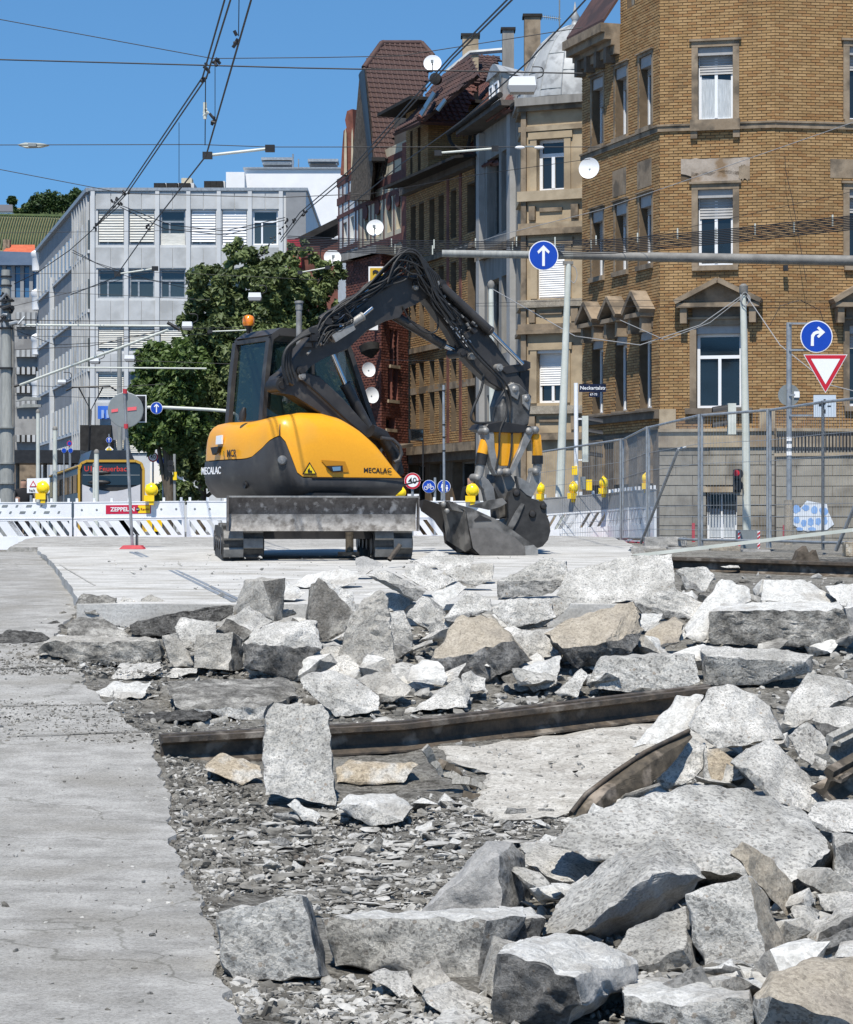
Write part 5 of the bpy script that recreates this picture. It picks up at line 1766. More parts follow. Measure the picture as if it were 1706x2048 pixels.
# warning lamps on the barriers
def lamp(px,py,d,label,face=0.0,r=.105):
 p = P(px,py,d)
 T = thing('warning_lamp',label,'lamp',p - FZ * .2,'yellow warning lamps on the barriers')
 ax = V(math.sin(face),-math.cos(face),0)
 sx = V(math.cos(face),math.sin(face),0)
 mb = MB()
 mb.lathe([(r * .3,.07),(r * .8,.055),(r,.02),(r,-.02),(r * .8,-.055),(r * .3,-.07)],p,ax,24)
 mb.build('lens',M['lens'],T,50)
 mb = MB()
 mb.lathe([(r * 1.12,-.015),(r * 1.12,.015),(r,.02),(r,-.02)],p,ax,24)
 mb.build('lens_ring',M['yel'],T,50)
 mb = MB()
 mb.obox(p - FZ * (r + .045) - sx * .04,sx * .09,ax * .05,FZ * .055)
 mb.obox(p - FZ * (r + .13) + sx * .0,sx * .04,ax * .03,FZ * .035)
 mb.build('battery_case',M['yel'],T)
 mb = MB()
 mb.tube([p - sx * r * 1.05 + FZ * .0,p - sx * r * .9 + FZ * r * .8,p + FZ * r * 1.25,p + sx * r * .6 + FZ * r * 1.0],.008,6)
 mb.build('handle',M['yel'],T)
lamp(86,976,43.8,'yellow warning lamp in front of the small hazard board')
lamp(303,980,43.9,'yellow warning lamp at the right front corner of the tram')
lamp(801,985,43.9,'yellow warning lamp just above the right end of the dozer blade',r=.09)
lamp(945,981,43.9,'yellow warning lamp left of the grab, below the tilt cylinder')
lamp(1082,978,46.3,'half-hidden yellow warning lamp right of the grab',1.2,r=.1)
lamp(1147,976,46.2,'yellow warning lamp beside the leaning pale pole',.9)
lamp(1207,966,45.6,'yellow warning lamp seen from the side near the fence corner',1.1)
lamp(1292,957,43.2,'small yellow warning lamp behind the slanted fence brace',1.3,r=.09)
# ------------------------------------------------------------------ mesh fence panels and their feet
def fence(a,b,h0,h1,label):
 a,b = Vector(a),Vector(b)
 T = thing('mesh_fence',label,'fence',a,'grey mesh fence panels on the right')
 a1,b1 = a + FZ * h0,b + FZ * h1
 w = (V(b.x,b.y,0) - V(a.x,a.y,0)).length
 for p,q in ((a,a1),(b,b1)):
  mb = MB()
  mb.tube([p,q],.021,10)
  mb.build('post',M['galv'],T,50)
 mb = MB()
 mb.tube([a1 - FZ * .02,b1 - FZ * .02],.02,8)
 mb.build('top_rail',M['galv'],T,50)
 mb = MB()
 mb.tube([a + FZ * .1,b + FZ * .1],.02,8)
 mb.build('bottom_rail',M['galv'],T,50)
 mb = MB()
 n = int(w / .08)
 for k in range(1,n):
  t = k / n
  mb.tube([a.lerp(b,t) + FZ * .1,a1.lerp(b1,t)],.0018,4,False)
 for z in (.25,.45,.62,1.25,1.55):
  mb.tube([a + FZ * z * h0 / 2,b + FZ * z * h1 / 2],.004,4,False)
 mb.build('wire_mesh',M['galv'],T,kind='stuff')
 return T
A_,B_2,C_,D_,E_,F_,G_ = bz(1760,31.0,1.2),bz(1646,32.6,1.2),bz(1540,35,1.2),bz(1404,36.7,1.2),bz(1298,41,1.2),bz(1246,44.5,1.17),bz(1080,47,1.08)
fence(A_,B_2,2.0,2.0,'mesh fence panel at the right edge behind the leaning brace')
fence(B_2,C_,2.0,2.0,'mesh fence panel in front of the triangular give-way sign post')
fence(C_ + V(-.03,.03,0),D_,2.0,2.0,'mesh fence panel in front of the grey cabinet')
fence(D_ + V(-.04,.05,0),E_,2.0,1.98,'mesh fence panel running away beside the slanted brace')
fence(E_ + V(-.03,.05,0),F_,1.98,1.92,'narrow-looking mesh fence panel at the fence corner')
fence(F_ + V(-.04,.05,0),G_,1.92,1.85,'mesh fence panel crossing behind the leaning pale pole')
def brace(a,b,label):
 mb = MB()
 mb.tube([a,b],.025,10)
 mb.tube([b,b + V(.12,0,.03)],.02,8)
 solo('fence_brace',mb,M['galv'],label,'brace','slanted braces of the fence',50)
brace(bz(1282,40.5,1.22),P(1357,898,38.5),'slanted steel brace in the middle of the fence')
brace(bz(1672,32,1.2) ,P(1725,975,31.5),'slanted steel brace at the right edge of the fence')
def cblock(x0,x1,y0,y1,d,label,mat='smooth'):
 mb = MB()
 a,b = P(x0,y1,d),P(x1,y0,d)
 c = (a + b) / 2
 hx,hz = (b.x - a.x) / 2,(b.z - a.z) / 2
 pts = [V(s * hx,t * .14,u * hz) for s in (-1,1) for t in (-1,1) for u in (-1,1)]
 me,_ = hull_mesh('fence_weight',[c + p for p in pts],(M[mat],None,None),.35,.05,.008,8,seed=NHULL[0])
 o = bpy.data.objects.new('fence_weight',me)
 o.location = _
 COL.objects.link(o)
 tag(o,label,'fence foot','concrete feet of the fence')
cblock(1288,1372,1074,1092,38.5,'long concrete fence foot under the slanted brace')
cblock(1183,1252,1091,1106,38,'flat concrete fence foot, leftmost of the row')
cblock(1248,1334,1092,1108,37,'flat concrete fence foot below the slanted brace')
cblock(1334,1368,1094,1110,36.4,'short concrete fence foot between two longer ones')
cblock(1367,1418,1095,1112,36,'concrete fence foot left of the grey cabinet')
cblock(1420,1478,1092,1112,35.6,'brownish concrete foot touching the grey cabinet','tan')
cblock(1483,1538,1099,1114,35,'concrete fence foot in front of the grey cabinet')
cblock(1688,1740,1085,1112,31.6,'sand-coloured concrete foot at the right edge','peach')
mb = MB()
mb.bar(P(1130,1099,38),P(1185,1099,38),.15,.05)
solo('barrier_weight',mb,M['red'],'red flat barrier foot left of the concrete fence feet','barrier foot')
mb = MB()
mb.tube([P(1222,1099,37.6),P(1246,1098,37.6)],.055,12)
solo('barrier_weight',mb,M['red'],'rounded red barrier foot between the concrete fence feet','barrier foot')
mb = MB()
mb.tube([P(1102,1096,37.5),P(1103,1094,38.2)],.065,14,False)
mb.tube([P(1102,1096,37.5),P(1103,1094,38.2)],.055,14,False)
solo('drain_pipe',mb,M['black'],'black pipe end lying right of the rounded bucket shell','pipe')
# grey cabinet with red and white edge stripes
T = thing('control_cabinet','small grey cabinet with red and white striped edges behind the fence','cabinet',P(1498,1105,36.8))
mb = MB()
a,b = P(1476,1104,36.8),P(1520,1060,36.8)
mb.box(a.x,b.x,36.8,37.1,a.z,b.z)
mb.build('housing',M['sback'],T)
for x in (1476,1515):
 for k in range(5):
  mb = MB()
  y = 1063 + k * 8
  mb.prism([P(x,y + 4,36.79),P(x + 5,y,36.79),P(x + 5,y + 4,36.79),P(x,y + 8,36.79)],V(0,-.004,0))
  mb.build('stripe',M['sred'],T)
 mb = MB()
 mb.prism([P(x,1104,36.796),P(x + 5,1104,36.796),P(x + 5,1062,36.796),P(x,1062,36.796)],V(0,-.003,0))
 mb.build('reflector',M['enam'],T)
# ------------------------------------------------------------------ poles, signs and signals
def pole(mb,pts,r,n=12):
 mb.tube(pts,r,n)
def disc(parent,c,r,face,rim='enam',rimw=.06,nm='sign_plate',back=False):
 mb = MB()
 mb.lathe([(r,.012),(r,0)],c,(0,1,0),32)
 pl = mb.build(nm,M[rim] if not back else M['sback'],parent)
 if not back:
  mb = MB()
  mb.lathe([(r * (1 - rimw),0),(r * (1 - rimw),-.004)],c - V(0,.0005,0),(0,1,0),32)
  mb.build('sign_face',M[face],pl)
 return pl
def sym(parent,c,s,polys,mat='enam',y=-.008):
 mb = MB()
 for poly in polys:
  mb.prism([c + V(a * s,y,b * s) for a,b in poly],V(0,-.003,0))
 return mb.build('symbol',M[mat],parent)
ARW = [[(-.09,-.72),(.09,-.72),(.09,.35),(.35,.12),(.42,.28),(0,.7),(-.42,.28),(-.35,.12),(-.09,.35)]]
TURN = [[(-.38,-.62),(-.18,-.62),(-.18,-.05),(-.08,.12),(.08,.18),(.2,.18),(.02,.02),(.14,-.1),(.56,.28),(.14,.66),(.02,.54),(.2,.38),(.0,.38),(-.22,.28),(-.36,.08)]]
def ring2(cx,cy,r,w,n=14):
 out = []
 for k in range(n):
  a,b = 2 * math.pi * k / n,2 * math.pi * (k + 1) / n
  out.append([(cx + (r - w) * math.cos(a),cy + (r - w) * math.sin(a)),(cx + r * math.cos(a),cy + r * math.sin(a)),(cx + r * math.cos(b),cy + r * math.sin(b)),(cx + (r - w) * math.cos(b),cy + (r - w) * math.sin(b))])
 return out
def stroke(p,q,w):
 dx,dy = q[0] - p[0],q[1] - p[1]
 l = math.hypot(dx,dy)
 nx,ny = -dy / l * w / 2,dx / l * w / 2
 return [(p[0] + nx,p[1] + ny),(q[0] + nx,q[1] + ny),(q[0] - nx,q[1] - ny),(p[0] - nx,p[1] - ny)]
BIKE = ring2(-.4,-.2,.27,.07) + ring2(.4,-.2,.27,.07) + [stroke((-.4,-.2),(-.15,.18),.07),stroke((-.15,.18),(.25,.18),.07),stroke((.25,.18),(0,-.2),.07),stroke((0,-.2),(-.4,-.2),.07),stroke((.4,-.2),(.2,.35),.07),stroke((.2,.35),(.05,.35),.07),stroke((-.25,.3),(-.02,.3),.08),stroke((-.15,.18),(0,-.2),.06)]
PED = [[(math.cos(t) * .12 - .1,math.sin(t) * .12 + .5) for t in [i * .785 for i in range(8)]],[(-.28,.34),(.08,.34),(.2,-.15),(.08,-.15),(.06,-.62),(-.06,-.62),(-.1,-.2),(-.14,-.62),(-.26,-.62),(-.28,-.15),(-.4,-.15)],
  [(math.cos(t) * .09 + .36,math.sin(t) * .09 + .1) for t in [i * .785 for i in range(8)]],[(.26,-.02),(.46,-.02),(.52,-.3),(.44,-.3),(.42,-.62),(.3,-.62),(.28,-.3),(.22,-.3)]]
# overhead sign mast
d = 50.0
T = thing('signal_mast','long grey overhead mast arm carrying a round blue arrow sign','mast',bz(1840,d,.95))
mb = MB(); pole(mb,[P(884,507,d),P(1148,511,d)],[.075,.08],16); arm = mb.build('arm_end',M['pole'],T,50)
mb = MB(); pole(mb,[P(1146,511,d),P(1300,514,d)],[.083,.09],16); pole(mb,[P(1300,514,d),P(1850,524,d)],[.098,.11],16); mb.build('arm',M['poled'],T,50)
mb = MB(); pole(mb,[bz(1840,d,.9),P(1840,480,d)],.14,16); mb.build('mast_post',M['poled'],T,50)
c = P(1087,511,d - .13)
pl = disc(T,c,.305,'sblue'); sym(pl,c,.3,ARW)
mb = MB(); mb.obox(P(1087,511,d - .06),V(.06,0,0),V(0,.06,0),V(0,0,.1)); mb.build('bracket',M['galv'],T)
# sign post on the right with four plates
d = 40.0
T = thing('sign_post','grey post with blue right-turn sign and red give-way triangle','sign post',bz(1577,d,1.15))
mb = MB(); pole(mb,[bz(1577,d,1.1),P(1578,1000,d)],.075,14); mb.build('post_sleeve',M['tan'],T,50)
mb = MB(); pole(mb,[P(1578,1002,d),P(1578,645,d)],.043,14); mb.build('post',M['galv'],T,50)
for y in (647,700,790,831):
 mb = MB(); mb.bar(P(1578,y,d - .05),P(1625 if y != 790 else 1590,y,d - .05),.03,.03); mb.build('bracket',M['galv'],T)
c = P(1633,673,d - .1); pl = disc(T,c,.265,'sblue'); sym(pl,c,.25,TURN)
c = P(1651,745,d - .1)
tri = [P(1607,709,d - .1),P(1695,709,d - .1),P(1651,786,d - .1)]
mb = MB(); mb.prism(tri,V(0,.012,0)); pl = mb.build('give_way_plate',M['enam'],T)
cc = sum(tri,V(0,0,0)) / 3
mb = MB(); mb.prism([cc + (t - cc) * .95 + V(0,-.001,0) for t in tri],V(0,-.003,0)); mb.build('red_border',M['sred'],pl)
mb = MB(); mb.prism([cc + (t - cc) * .66 + V(0,-.005,0) for t in tri],V(0,-.003,0)); mb.build('white_field',M['enam'],pl)
mb = MB(); mb.prism([P(1627,834,d - .1),P(1672,834,d - .1),P(1672,790,d - .1),P(1627,790,d - .1)],V(0,.01,0)); pl = mb.build('supplementary_plate',pm('plate_pale',(.5,.56,.62),rough=.4),T)
c = P(1649,812,d - .1)
sym(pl,c,.16,[[(-.1,.7),(.12,.7),(.12,.25),(.0,.1),(-.2,-.02),(-.6,-.02),(-.6,.22),(-.25,.22),(-.1,.35)],[(.3,.05),(.65,.05),(.65,-.08),(.3,-.08)],[(-.08,-.35),(.1,-.35),(.1,-.75),(-.08,-.75)]],'black',-.001)
c = P(1578,790,d + .06); disc(T,c,.18,'sback',back=True,nm='sign_back')
mb = MB(); mb.prism([P(1588,783,d + .04),P(1599,783,d + .04),P(1599,795,d + .04),P(1588,795,d + .04)],V(0,-.004,0)); mb.build('sticker',M['enam'],T)
for y in (878,892,907):
 mb = MB(); mb.prism([P(1573,y - 4,d - .045),P(1583,y - 4,d - .045),P(1583,y + 4,d - .045),P(1573,y + 4,d - .045)],V(0,-.004,0)); mb.build('sticker',M['enam'],T)
# leaning pale pole
d = 47
T = thing('lamp_pole','leaning pale pole with a wire loop at its top, left of the street name','pole',bz(1118,d,1.05))
mb = MB(); pole(mb,[bz(1117,d,1.0),P(1120,985,d),P(1137,528,d)],[.09,.088,.055],14); mb.build('pole_tube',M['polew'],T,50)
mb = MB(); mb.tube(smooth_path([P(1137,530,d),P(1150,535,d),P(1154,552,d),P(1148,566,d),P(1141,560,d)]),.008,6); mb.build('wire_loop',M['wirel'],T)
mb = MB(); mb.obox(P(1136,526,d),V(.1,0,0),V(0,.05,0),V(0,0,.03)); mb.build('pole_cap',M['poled'],T)
# pale pole behind the boom
d = 58
T = thing('lamp_pole','thin pale pole standing behind the excavator stick','pole',bz(986,d,.95))
mb = MB(); pole(mb,[bz(986,d,.9),P(985,860,d),P(982,575,d)],[.085,.08,.06],14); mb.build('pole_tube',M['polew'],T,50)
mb = MB(); mb.lathe([(.07,0),(.09,.08),(.07,.16),(.02,.2)],P(982,577,d),(0,0,1),14); mb.build('pole_cap',M['poled'],T,40)
# pole in front of the corner building with coiled wire
d = 48
T = thing('lamp_pole','pale pole with coiled wire at its top in front of the corner house','pole',bz(1494,d,1.1))
mb = MB(); pole(mb,[bz(1494,d,1.0),P(1492,900,d),P(1486,585,d)],[.085,.08,.06],14); mb.build('pole_tube',M['polew'],T,50)
mb = MB()
for k in range(5):
 t0 = k * 1.3
 mb.tube([P(1490 + math.cos(t0 + q) * (7 + k),598 + math.sin(t0 + q) * (14 - k),d - .1 + .03 * k) for q in [i * .5 for i in range(13)]],.008,5)
mb.build('wire_coil',M['wirel'],T)
mb = MB(); mb.lathe([(.065,0),(.085,.05),(.085,.18),(.04,.22)],P(1487,590,d),(0,0,1),12); mb.build('pole_cap',M['poled'],T,40)
def signal(parent,px,py,w,h,d,side=0,nvis=2,mat='polew'):
 """signal head: housing + hoods"""
 a,b = P(px - w / 2,py + h / 2,d),P(px + w / 2,py - h / 2,d)
 mb = MB()
 mb.box(a.x,b.x,d - .1,d + .1,a.z,b.z)
 hs = mb.build('signal_head',M[mat],parent)
 for k in range(nvis):
  z = a.z + (b.z - a.z) * (k + .6) / nvis
  mb = MB()
  if side:
   x = b.x if side > 0 else a.x
   hw = (b.z - a.z) / nvis * .42
   pts = []
   for q in range(7):
    t = math.pi * q / 6
    pts.append((math.cos(t) * .1,math.sin(t) * hw * .8))
   for i in range(6):
    p,r = pts[i],pts[i + 1]
    mb.quad(V(x,d + p[0],z + p[1]),V(x + side * .3,d + p[0],z + p[1] - .05),V(x + side * .3,d + r[0],z + r[1] - .05),V(x,d + r[0],z + r[1]))
  else:
   mb.lathe([(.09,-.12),(.1,-.12),(.1,0),(.09,0)],V((a.x + b.x) / 2,d - .1,z),(0,1,0),16)
  mb.build('hood',M['black'] if k else M['black'],hs)
 return hs
signal(T,1463,838,16,62,d,-1,2,'polew')
for y in (815,862):
 mb = MB(); mb.bar(P(1472,y,d),P(1490,y,d),.03,.03); mb.build('bracket',M['poled'],T)
hs = signal(T,1474,962,14,46,d - .05,0,2,'black')
mb = MB(); mb.lathe([(.06,0),(.06,-.01)],P(1473,946,d - .27),(0,1,0),14); mb.build('red_lens',M['sred'],hs)
# street-name post with signal
d = 50
T = thing('street_name_post','white post with the dark blue street name plate and a traffic light','sign post',bz(1153,d,1.05))
mb = MB(); pole(mb,[bz(1153,d,1.0),P(1152,766,d)],.045,12); mb.build('post',M['pwhite'],T,50)
mb = MB(); mb.prism([P(1158,784,d),P(1212,784,d),P(1212,768,d),P(1158,768,d)],V(0,.01,0)); np_ = mb.build('name_plate',pm('plate_navy',(.006,.008,.03),rough=.35),T)
mb = MB(); mb.text('Neckartalstr.',P(1160,776,d - .004),FX,FZ,.105,bold=.01); mb.build('lettering',M['enam'],np_)
mb = MB(); mb.text('67-73',P(1180,789,d - .004),FX,FZ,.065,bold=.01); mb.build('lettering',M['enam'],np_)
mb = MB(); mb.prism([P(1178,794,d),P(1199,794,d),P(1199,785,d),P(1178,785,d)],V(0,.01,0)); mb.build('number_plate',pm('plate_navy2',(.006,.008,.03),rough=.35),T)
signal(T,1170,878,12,92,d,1,4,'polew')
for y in (838,920):
 mb = MB(); mb.bar(P(1155,y,d),P(1168,y,d),.03,.03); mb.build('bracket',M['pwhite'],T)
mb = MB(); mb.obox(P(1149,941,d - .06),V(.055,0,0),V(0,.05,0),V(0,0,.09)); mb.build('push_button_box',M['yel'],T)
mb = MB(); mb.obox(P(1178,970,d - .06),V(.06,0,0),V(0,.08,0),V(0,0,.11)); mb.build('push_button_box',M['yel'],T)
mb = MB(); mb.obox(P(1166,966,d - .03),V(.05,0,0),V(0,.06,0),V(0,0,.13)); mb.build('junction_box',M['sback'],T)
# thin pole in front of the cycle signs
d = 48
T = thing('thin_pole','thin grey pole standing between the two round cycle and walk signs','pole',bz(889,d,.96))
mb = MB(); pole(mb,[bz(889,d,.9),P(887,770,d)],.026,10); mb.build('pole_tube',M['galv'],T,50)
mb = MB()
for y in (780,848,873,900):
 mb.tube([P(888,y,d - .0),P(888,y + 3,d)],.034,10)
mb.build('clamp',M['black'],T)
d = 52
T = thing('speed_sign','round 40 speed limit sign right of the engine hood','sign',bz(825,d,.95))
mb = MB(); pole(mb,[bz(825,d,.9),P(825,950,d)],.03,10); mb.build('post',M['galv'],T)
c = P(825,962,d - .05); pl = disc(T,c,.175,'sred',rimw=.03)
mb = MB(); mb.lathe([(.13,0),(.13,-.003)],c - V(0,.005,0),(0,1,0),28); mb.build('white_field',M['enam'],pl)
mb = MB(); mb.text('40',c + V(0,-.01,0),FX,FZ,.19,align='CENTER',bold=.006); mb.build('lettering',M['black'],pl)
mb = MB(); mb.prism([P(815,988,d),P(838,988,d),P(838,1000,d),P(815,1000,d)],V(0,.01,0)); mb.build('supplementary_plate',M['enam'],T)
T = thing('cycle_sign','round blue bicycle sign left of its walking twin','sign',bz(858,d,.95),'round blue path signs')
mb = MB(); pole(mb,[bz(870,d,.9),P(870,955,d)],.028,10); mb.bar(P(858,973,d),P(872,973,d),.02,.02); mb.build('post',M['galv'],T)
c = P(858,973,d - .05); pl = disc(T,c,.14,'sblue'); sym(pl,c,.16,BIKE)
T = thing('walk_sign','round blue walking sign right of the bicycle sign','sign',bz(888,d,.95),'round blue path signs')
mb = MB(); pole(mb,[bz(884,d + .2,.9),P(884,960,d + .2)],.028,10); mb.build('post',M['galv'],T)
c = P(888,973,d - .05); pl = disc(T,c,.14,'sblue'); sym(pl,c,.17,PED)
# round sign seen from behind, on a red foot
d = S(262,1098).y
T = thing('portable_sign','round grey sign back on a leaning post with red foot','sign',S(264,1098))
mb = MB(); pole(mb,[S(265,1097),P(249,782,d)],.021,12); mb.build('post',M['galv'],T,50)
c = P(251,820,d - .03)
mb = MB(); mb.lathe([(.235,.0),(.245,.004),(.245,.012)],P(251,820,d + .03),(0,1,0),36); pl = mb.build('sign_back',M['sback'],T)
for x0,x1,y0,y1 in ((223,236,817,823),(255,273,813,820)):
 mb = MB(); mb.prism([P(x0,y1 + 2,d + .025),P(x1,y1,d + .025),P(x1,y0,d + .025),P(x0,y0 + 2,d + .025)],V(0,-.003,0)); mb.build('sticker',pm('sticker_red',(.7,.12,.14)),pl)
for y in (783,853):
 mb = MB(); mb.tube([P(250 + (y - 783) * .03,y - 5,d),P(250 + (y - 783) * .03,y + 4,d)],.03,12); mb.build('clamp',M['red'],T)
mb = MB()
q = S(265,1098)
mb.prism([q + V(-.17,-.12,0),q + V(.17,-.12,0),q + V(.12,-.1,.05),q + V(-.12,-.1,.05)],V(0,.3,0))
mb.build('foot',M['red'],T)
# stub post behind it
mb = MB(); mb.box(P(271,0,d + .4).x,P(276,0,d + .4).x,d + .4,d + .44,zslab(d),P(0,1068,d + .4).z)
solo('stub_post',mb,M['poled'],'short dark post stub beside the red sign foot','post')
# black signal with arm and arrow sign at the left
d = 72
T = thing('curved_signal','curved signal arm with a black traffic light and small blue arrow sign','traffic light',bz(478,d,.9))
mb = MB(); pole(mb,smooth_path([bz(478,d,.9),P(478,900,d),P(477,840,d),P(462,825,d),P(430,820,d),P(330,815,d),P(285,815,d)]),.05,10); mb.build('arm',M['polew'],T,50)
a,b = P(268,845,d - .1),P(293,790,d - .1)
mb = MB(); mb.box(a.x,b.x,d - .12,d - .1,a.z,b.z); hs = mb.build('signal_board',M['enam'],T)
mb = MB(); mb.box(a.x + .03,b.x - .03,d - .14,d - .122,a.z + .03,b.z - .03); mb.build('signal_face',M['black'],hs)
for k in range(3):
 mb = MB(); mb.lathe([(.09,-.1),(.1,-.1),(.1,0),(.09,0)],P(280,800 + k * 17,d - .14),(0,1,0),14); mb.build('hood',M['black'],hs)
c = P(313,816,d - .1); pl = disc(T,c,.18,'sblue'); sym(pl,c,.18,ARW)
# small far signs on the left
d = 132
T = thing('far_sign_post','small blue arrow sign above a yellow diamond, above the tram roof','sign post',bz(218,d,.9))
mb = MB(); pole(mb,[bz(218,d,.9),P(218,868,d)],.03,8); mb.build('post',M['galv'],T)
c = P(218,880,d - .05); pl = disc(T,c,.16,'sblue'); sym(pl,c,.16,ARW)
mb = MB(); mb.prism([P(210,899,d),P(218,907,d),P(227,899,d),P(218,891,d)],V(0,.01,0)); pl = mb.build('priority_plate',M['enam'],T)
mb = MB(); mb.prism([P(212.5,899,d - .003),P(218,904,d - .003),P(224,899,d - .003),P(218,894,d - .003)],V(0,-.003,0)); mb.build('yellow_field',M['yel'],pl)
d = 84
T = thing('speed_sign','small round 40 speed limit sign right of the tram','sign',bz(306,d,.9))
mb = MB(); pole(mb,[bz(306,d,.9),P(306,915,d)],.03,8); mb.build('post',M['galv'],T)
c = P(306,914,d - .05); pl = disc(T,c,.175,'sred',rimw=.03)
mb = MB(); mb.lathe([(.13,0),(.13,-.003)],c - V(0,.005,0),(0,1,0),24); mb.build('white_field',M['enam'],pl)
mb = MB(); mb.text('40',c + V(0,-.01,0),FX,FZ,.2,align='CENTER',bold=.006); mb.build('lettering',M['black'],pl)
T = thing('walk_sign','small round blue walking sign beside the far 40 sign','sign',bz(328,d,.9))
mb = MB(); pole(mb,[bz(326,d,.9),P(326,915,d)],.03,8); mb.build('post',M['galv'],T)
c = P(333,921,d - .05); pl = disc(T,c,.145,'sblue'); sym(pl,c,.16,PED)
c = P(320,921,d - .02); disc(T,c,.13,'sblue')
d = 78
T = thing('signal_post','slim signal post with a grey head and yellow box right of the tram','traffic light',bz(350,d,.9))
mb = MB(); pole(mb,[bz(350,d,.9),P(349,908,d)],.045,10); mb.build('post',M['pole'],T,50)
signal(T,342,933,7,22,d,0,2,'polew'); mb = MB(); mb.obox(P(350,952,d - .06),V(.06,0,0),V(0,.05,0),V(0,0,.13)); mb.build('push_button_box',M['yel'],T)
d = 110
T = thing('parking_sign','tiny round no-parking sign on the office wall side','sign',bz(139,d,.9))
mb = MB(); pole(mb,[bz(139,d,.9),P(139,880,d)],.03,8); mb.build('post',M['galv'],T)
c = P(139,887,d - .05); disc(T,c,.12,'sblue','sred',.25)
for x,lab in ((128,'tiny round blue sign low beside the no-parking sign, left of two'),(141,'tiny round blue sign low beside the no-parking sign, right of two')):
 T = thing('far_round_sign',lab,'sign',bz(x,d - 2,.9)); mb = MB(); pole(mb,[bz(x,d - 2,.9),P(x,905,d - 2)],.03,8); mb.build('post',M['galv'],T); disc(T,P(x,901,d - 2.05),.11,'sblue')
d = 47
T = thing('hazard_board','white board with a small red warning triangle behind the left lamp','sign',bz(76,d,.96))
mb = MB(); pole(mb,[bz(62,d,.9),P(62,990,d)],.025,8); mb.build('post',M['galv'],T)
mb = MB(); mb.prism([P(54,986,d),P(99,985,d),P(99,956,d),P(54,957,d)],V(0,.012,0)); pl = mb.build('board',M['enam'],T)
tri = [P(59,974,d - .004),P(74,974,d - .004),P(66.5,961,d - .004)]
mb = MB(); mb.prism(tri,V(0,-.003,0)); mb.build('triangle',M['sred'],pl)
cc = sum(tri,V(0,0,0)) / 3
mb = MB(); mb.prism([cc + (t - cc) * .6 + V(0,-.004,0) for t in tri],V(0,-.003,0)); mb.build('triangle_field',M['enam'],pl)
mb = MB(); mb.text('halt',P(58,981,d - .004),FX,FZ,.08,bold=.008); mb.build('lettering',M['black'],pl)
# masts at the left
d = 58
T = thing('overhead_mast','thick grey steel mast with cable clamps at the left edge','mast',bz(14,d,.9))
mb = MB(); pole(mb,[bz(14,d,.9),P(13,855,d),P(13,850,d),P(12,540,d)],[.165,.16,.14,.11],18); mb.build('mast_tube',M['pole'],T,50)
mb = MB(); pole(mb,[bz(27,d,.9),P(26,640,d)],.035,8); mb.build('cable_duct',M['poled'],T,50)
for y,r in ((552,.14),(570,.14),(600,.2),(612,.2),(640,.19),(655,.19),(735,.18),(854,.21),(925,.22),(965,.22)):
 mb = MB(); mb.tube([P(12,y,d),P(12,y + 3,d)],r,16); mb.build('clamp',M['black'] if r < .21 else M['pole'],T,50)
for k in range(14):
 mb = MB(); q = P(rv.uniform(-2,38),rv.uniform(590,660),d - .15)
 mb.cyl(q,q + V(rv.uniform(-.25,.25),rv.uniform(-.1,.1),rv.uniform(-.15,.2)),rv.uniform(.02,.05),n=7); mb.build('insulator',M['black'] if k % 3 else M['galv'],T)
T2 = thing('cable_bar','long pale horizontal tube bar from the left mast','bar',P(50,650,d),'pale tube bars of the overhead line')
mb = MB(); mb.tube([P(48,650,d),P(342,652,d)],.025,8); mb.build('tube_bar',M['polew'],T2); mb = MB(); mb.cyl(P(10,648,d),P(50,650,d),.012,n=6); mb.cyl(P(335,645,d),P(360,660,d),.04,n=8); mb.build('fitting',M['black'],T2)
T2 = thing('cantilever_bar','pale tube rising to the right from the foot of the left mast','bar',P(75,770,d),'pale tube bars of the overhead line')
mb = MB(); mb.tube([P(40,770,d),P(336,660,d - 2)],.032,8); mb.build('tube_bar',M['polew'],T2); mb = MB(); mb.cyl(P(20,775,d),P(42,769,d),.03,n=8); mb.build('fitting',M['black'],T2)
T2 = thing('cable_bar','pale horizontal tube bar in front of the left tree','bar',P(152,735,66),'pale tube bars of the overhead line')
mb = MB(); mb.tube([P(152,735,66),P(413,737,66)],.022,8); mb.build('tube_bar',M['polew'],T2)
for nm,lab,px,y,dd,r in (('far_post','pale post left of the tram, carrying a twin lamp head',76,826,62,.05),('far_post','pale post close to the tram side, with a rounded cap',110,860,60,.055),('far_post','pale post in front of the tram windscreen',193,907,55,.055),('far_post','slim post right behind the windscreen post',188,934,56,.03)):
 T = thing(nm,lab,'post',bz(px,dd,.93))
 mb = MB(); pole(mb,[bz(px,dd,.9),P(px,y,dd)],r,12); mb.build('post_tube',M['polew'],T,50)
 mb = MB(); mb.lathe([(r * 1.1,0),(r * 1.1,.05),(r * .6,.09),(.01,.1)],P(px,y,dd),(0,0,1),12); mb.build('cap',M['poled'],T,50)
 if px == 76:
  for yy in (797,811):
   mb = MB(); mb.prism([P(30,yy + 6,dd),P(50,yy - 4,dd),P(82,yy - 2,dd),P(82,yy + 3,dd),P(45,yy + 4,dd)],V(0,.15,0)); mb.build('lamp_head',M['pole'],T)
d = 130
T = thing('overhead_mast','slim grey overhead mast left of the trees','mast',bz(239,d,.9))
mb = MB(); pole(mb,[bz(240,d,.9),P(239,675,d)],[.16,.12],12); mb.build('mast_tube',M['pole'],T,50)
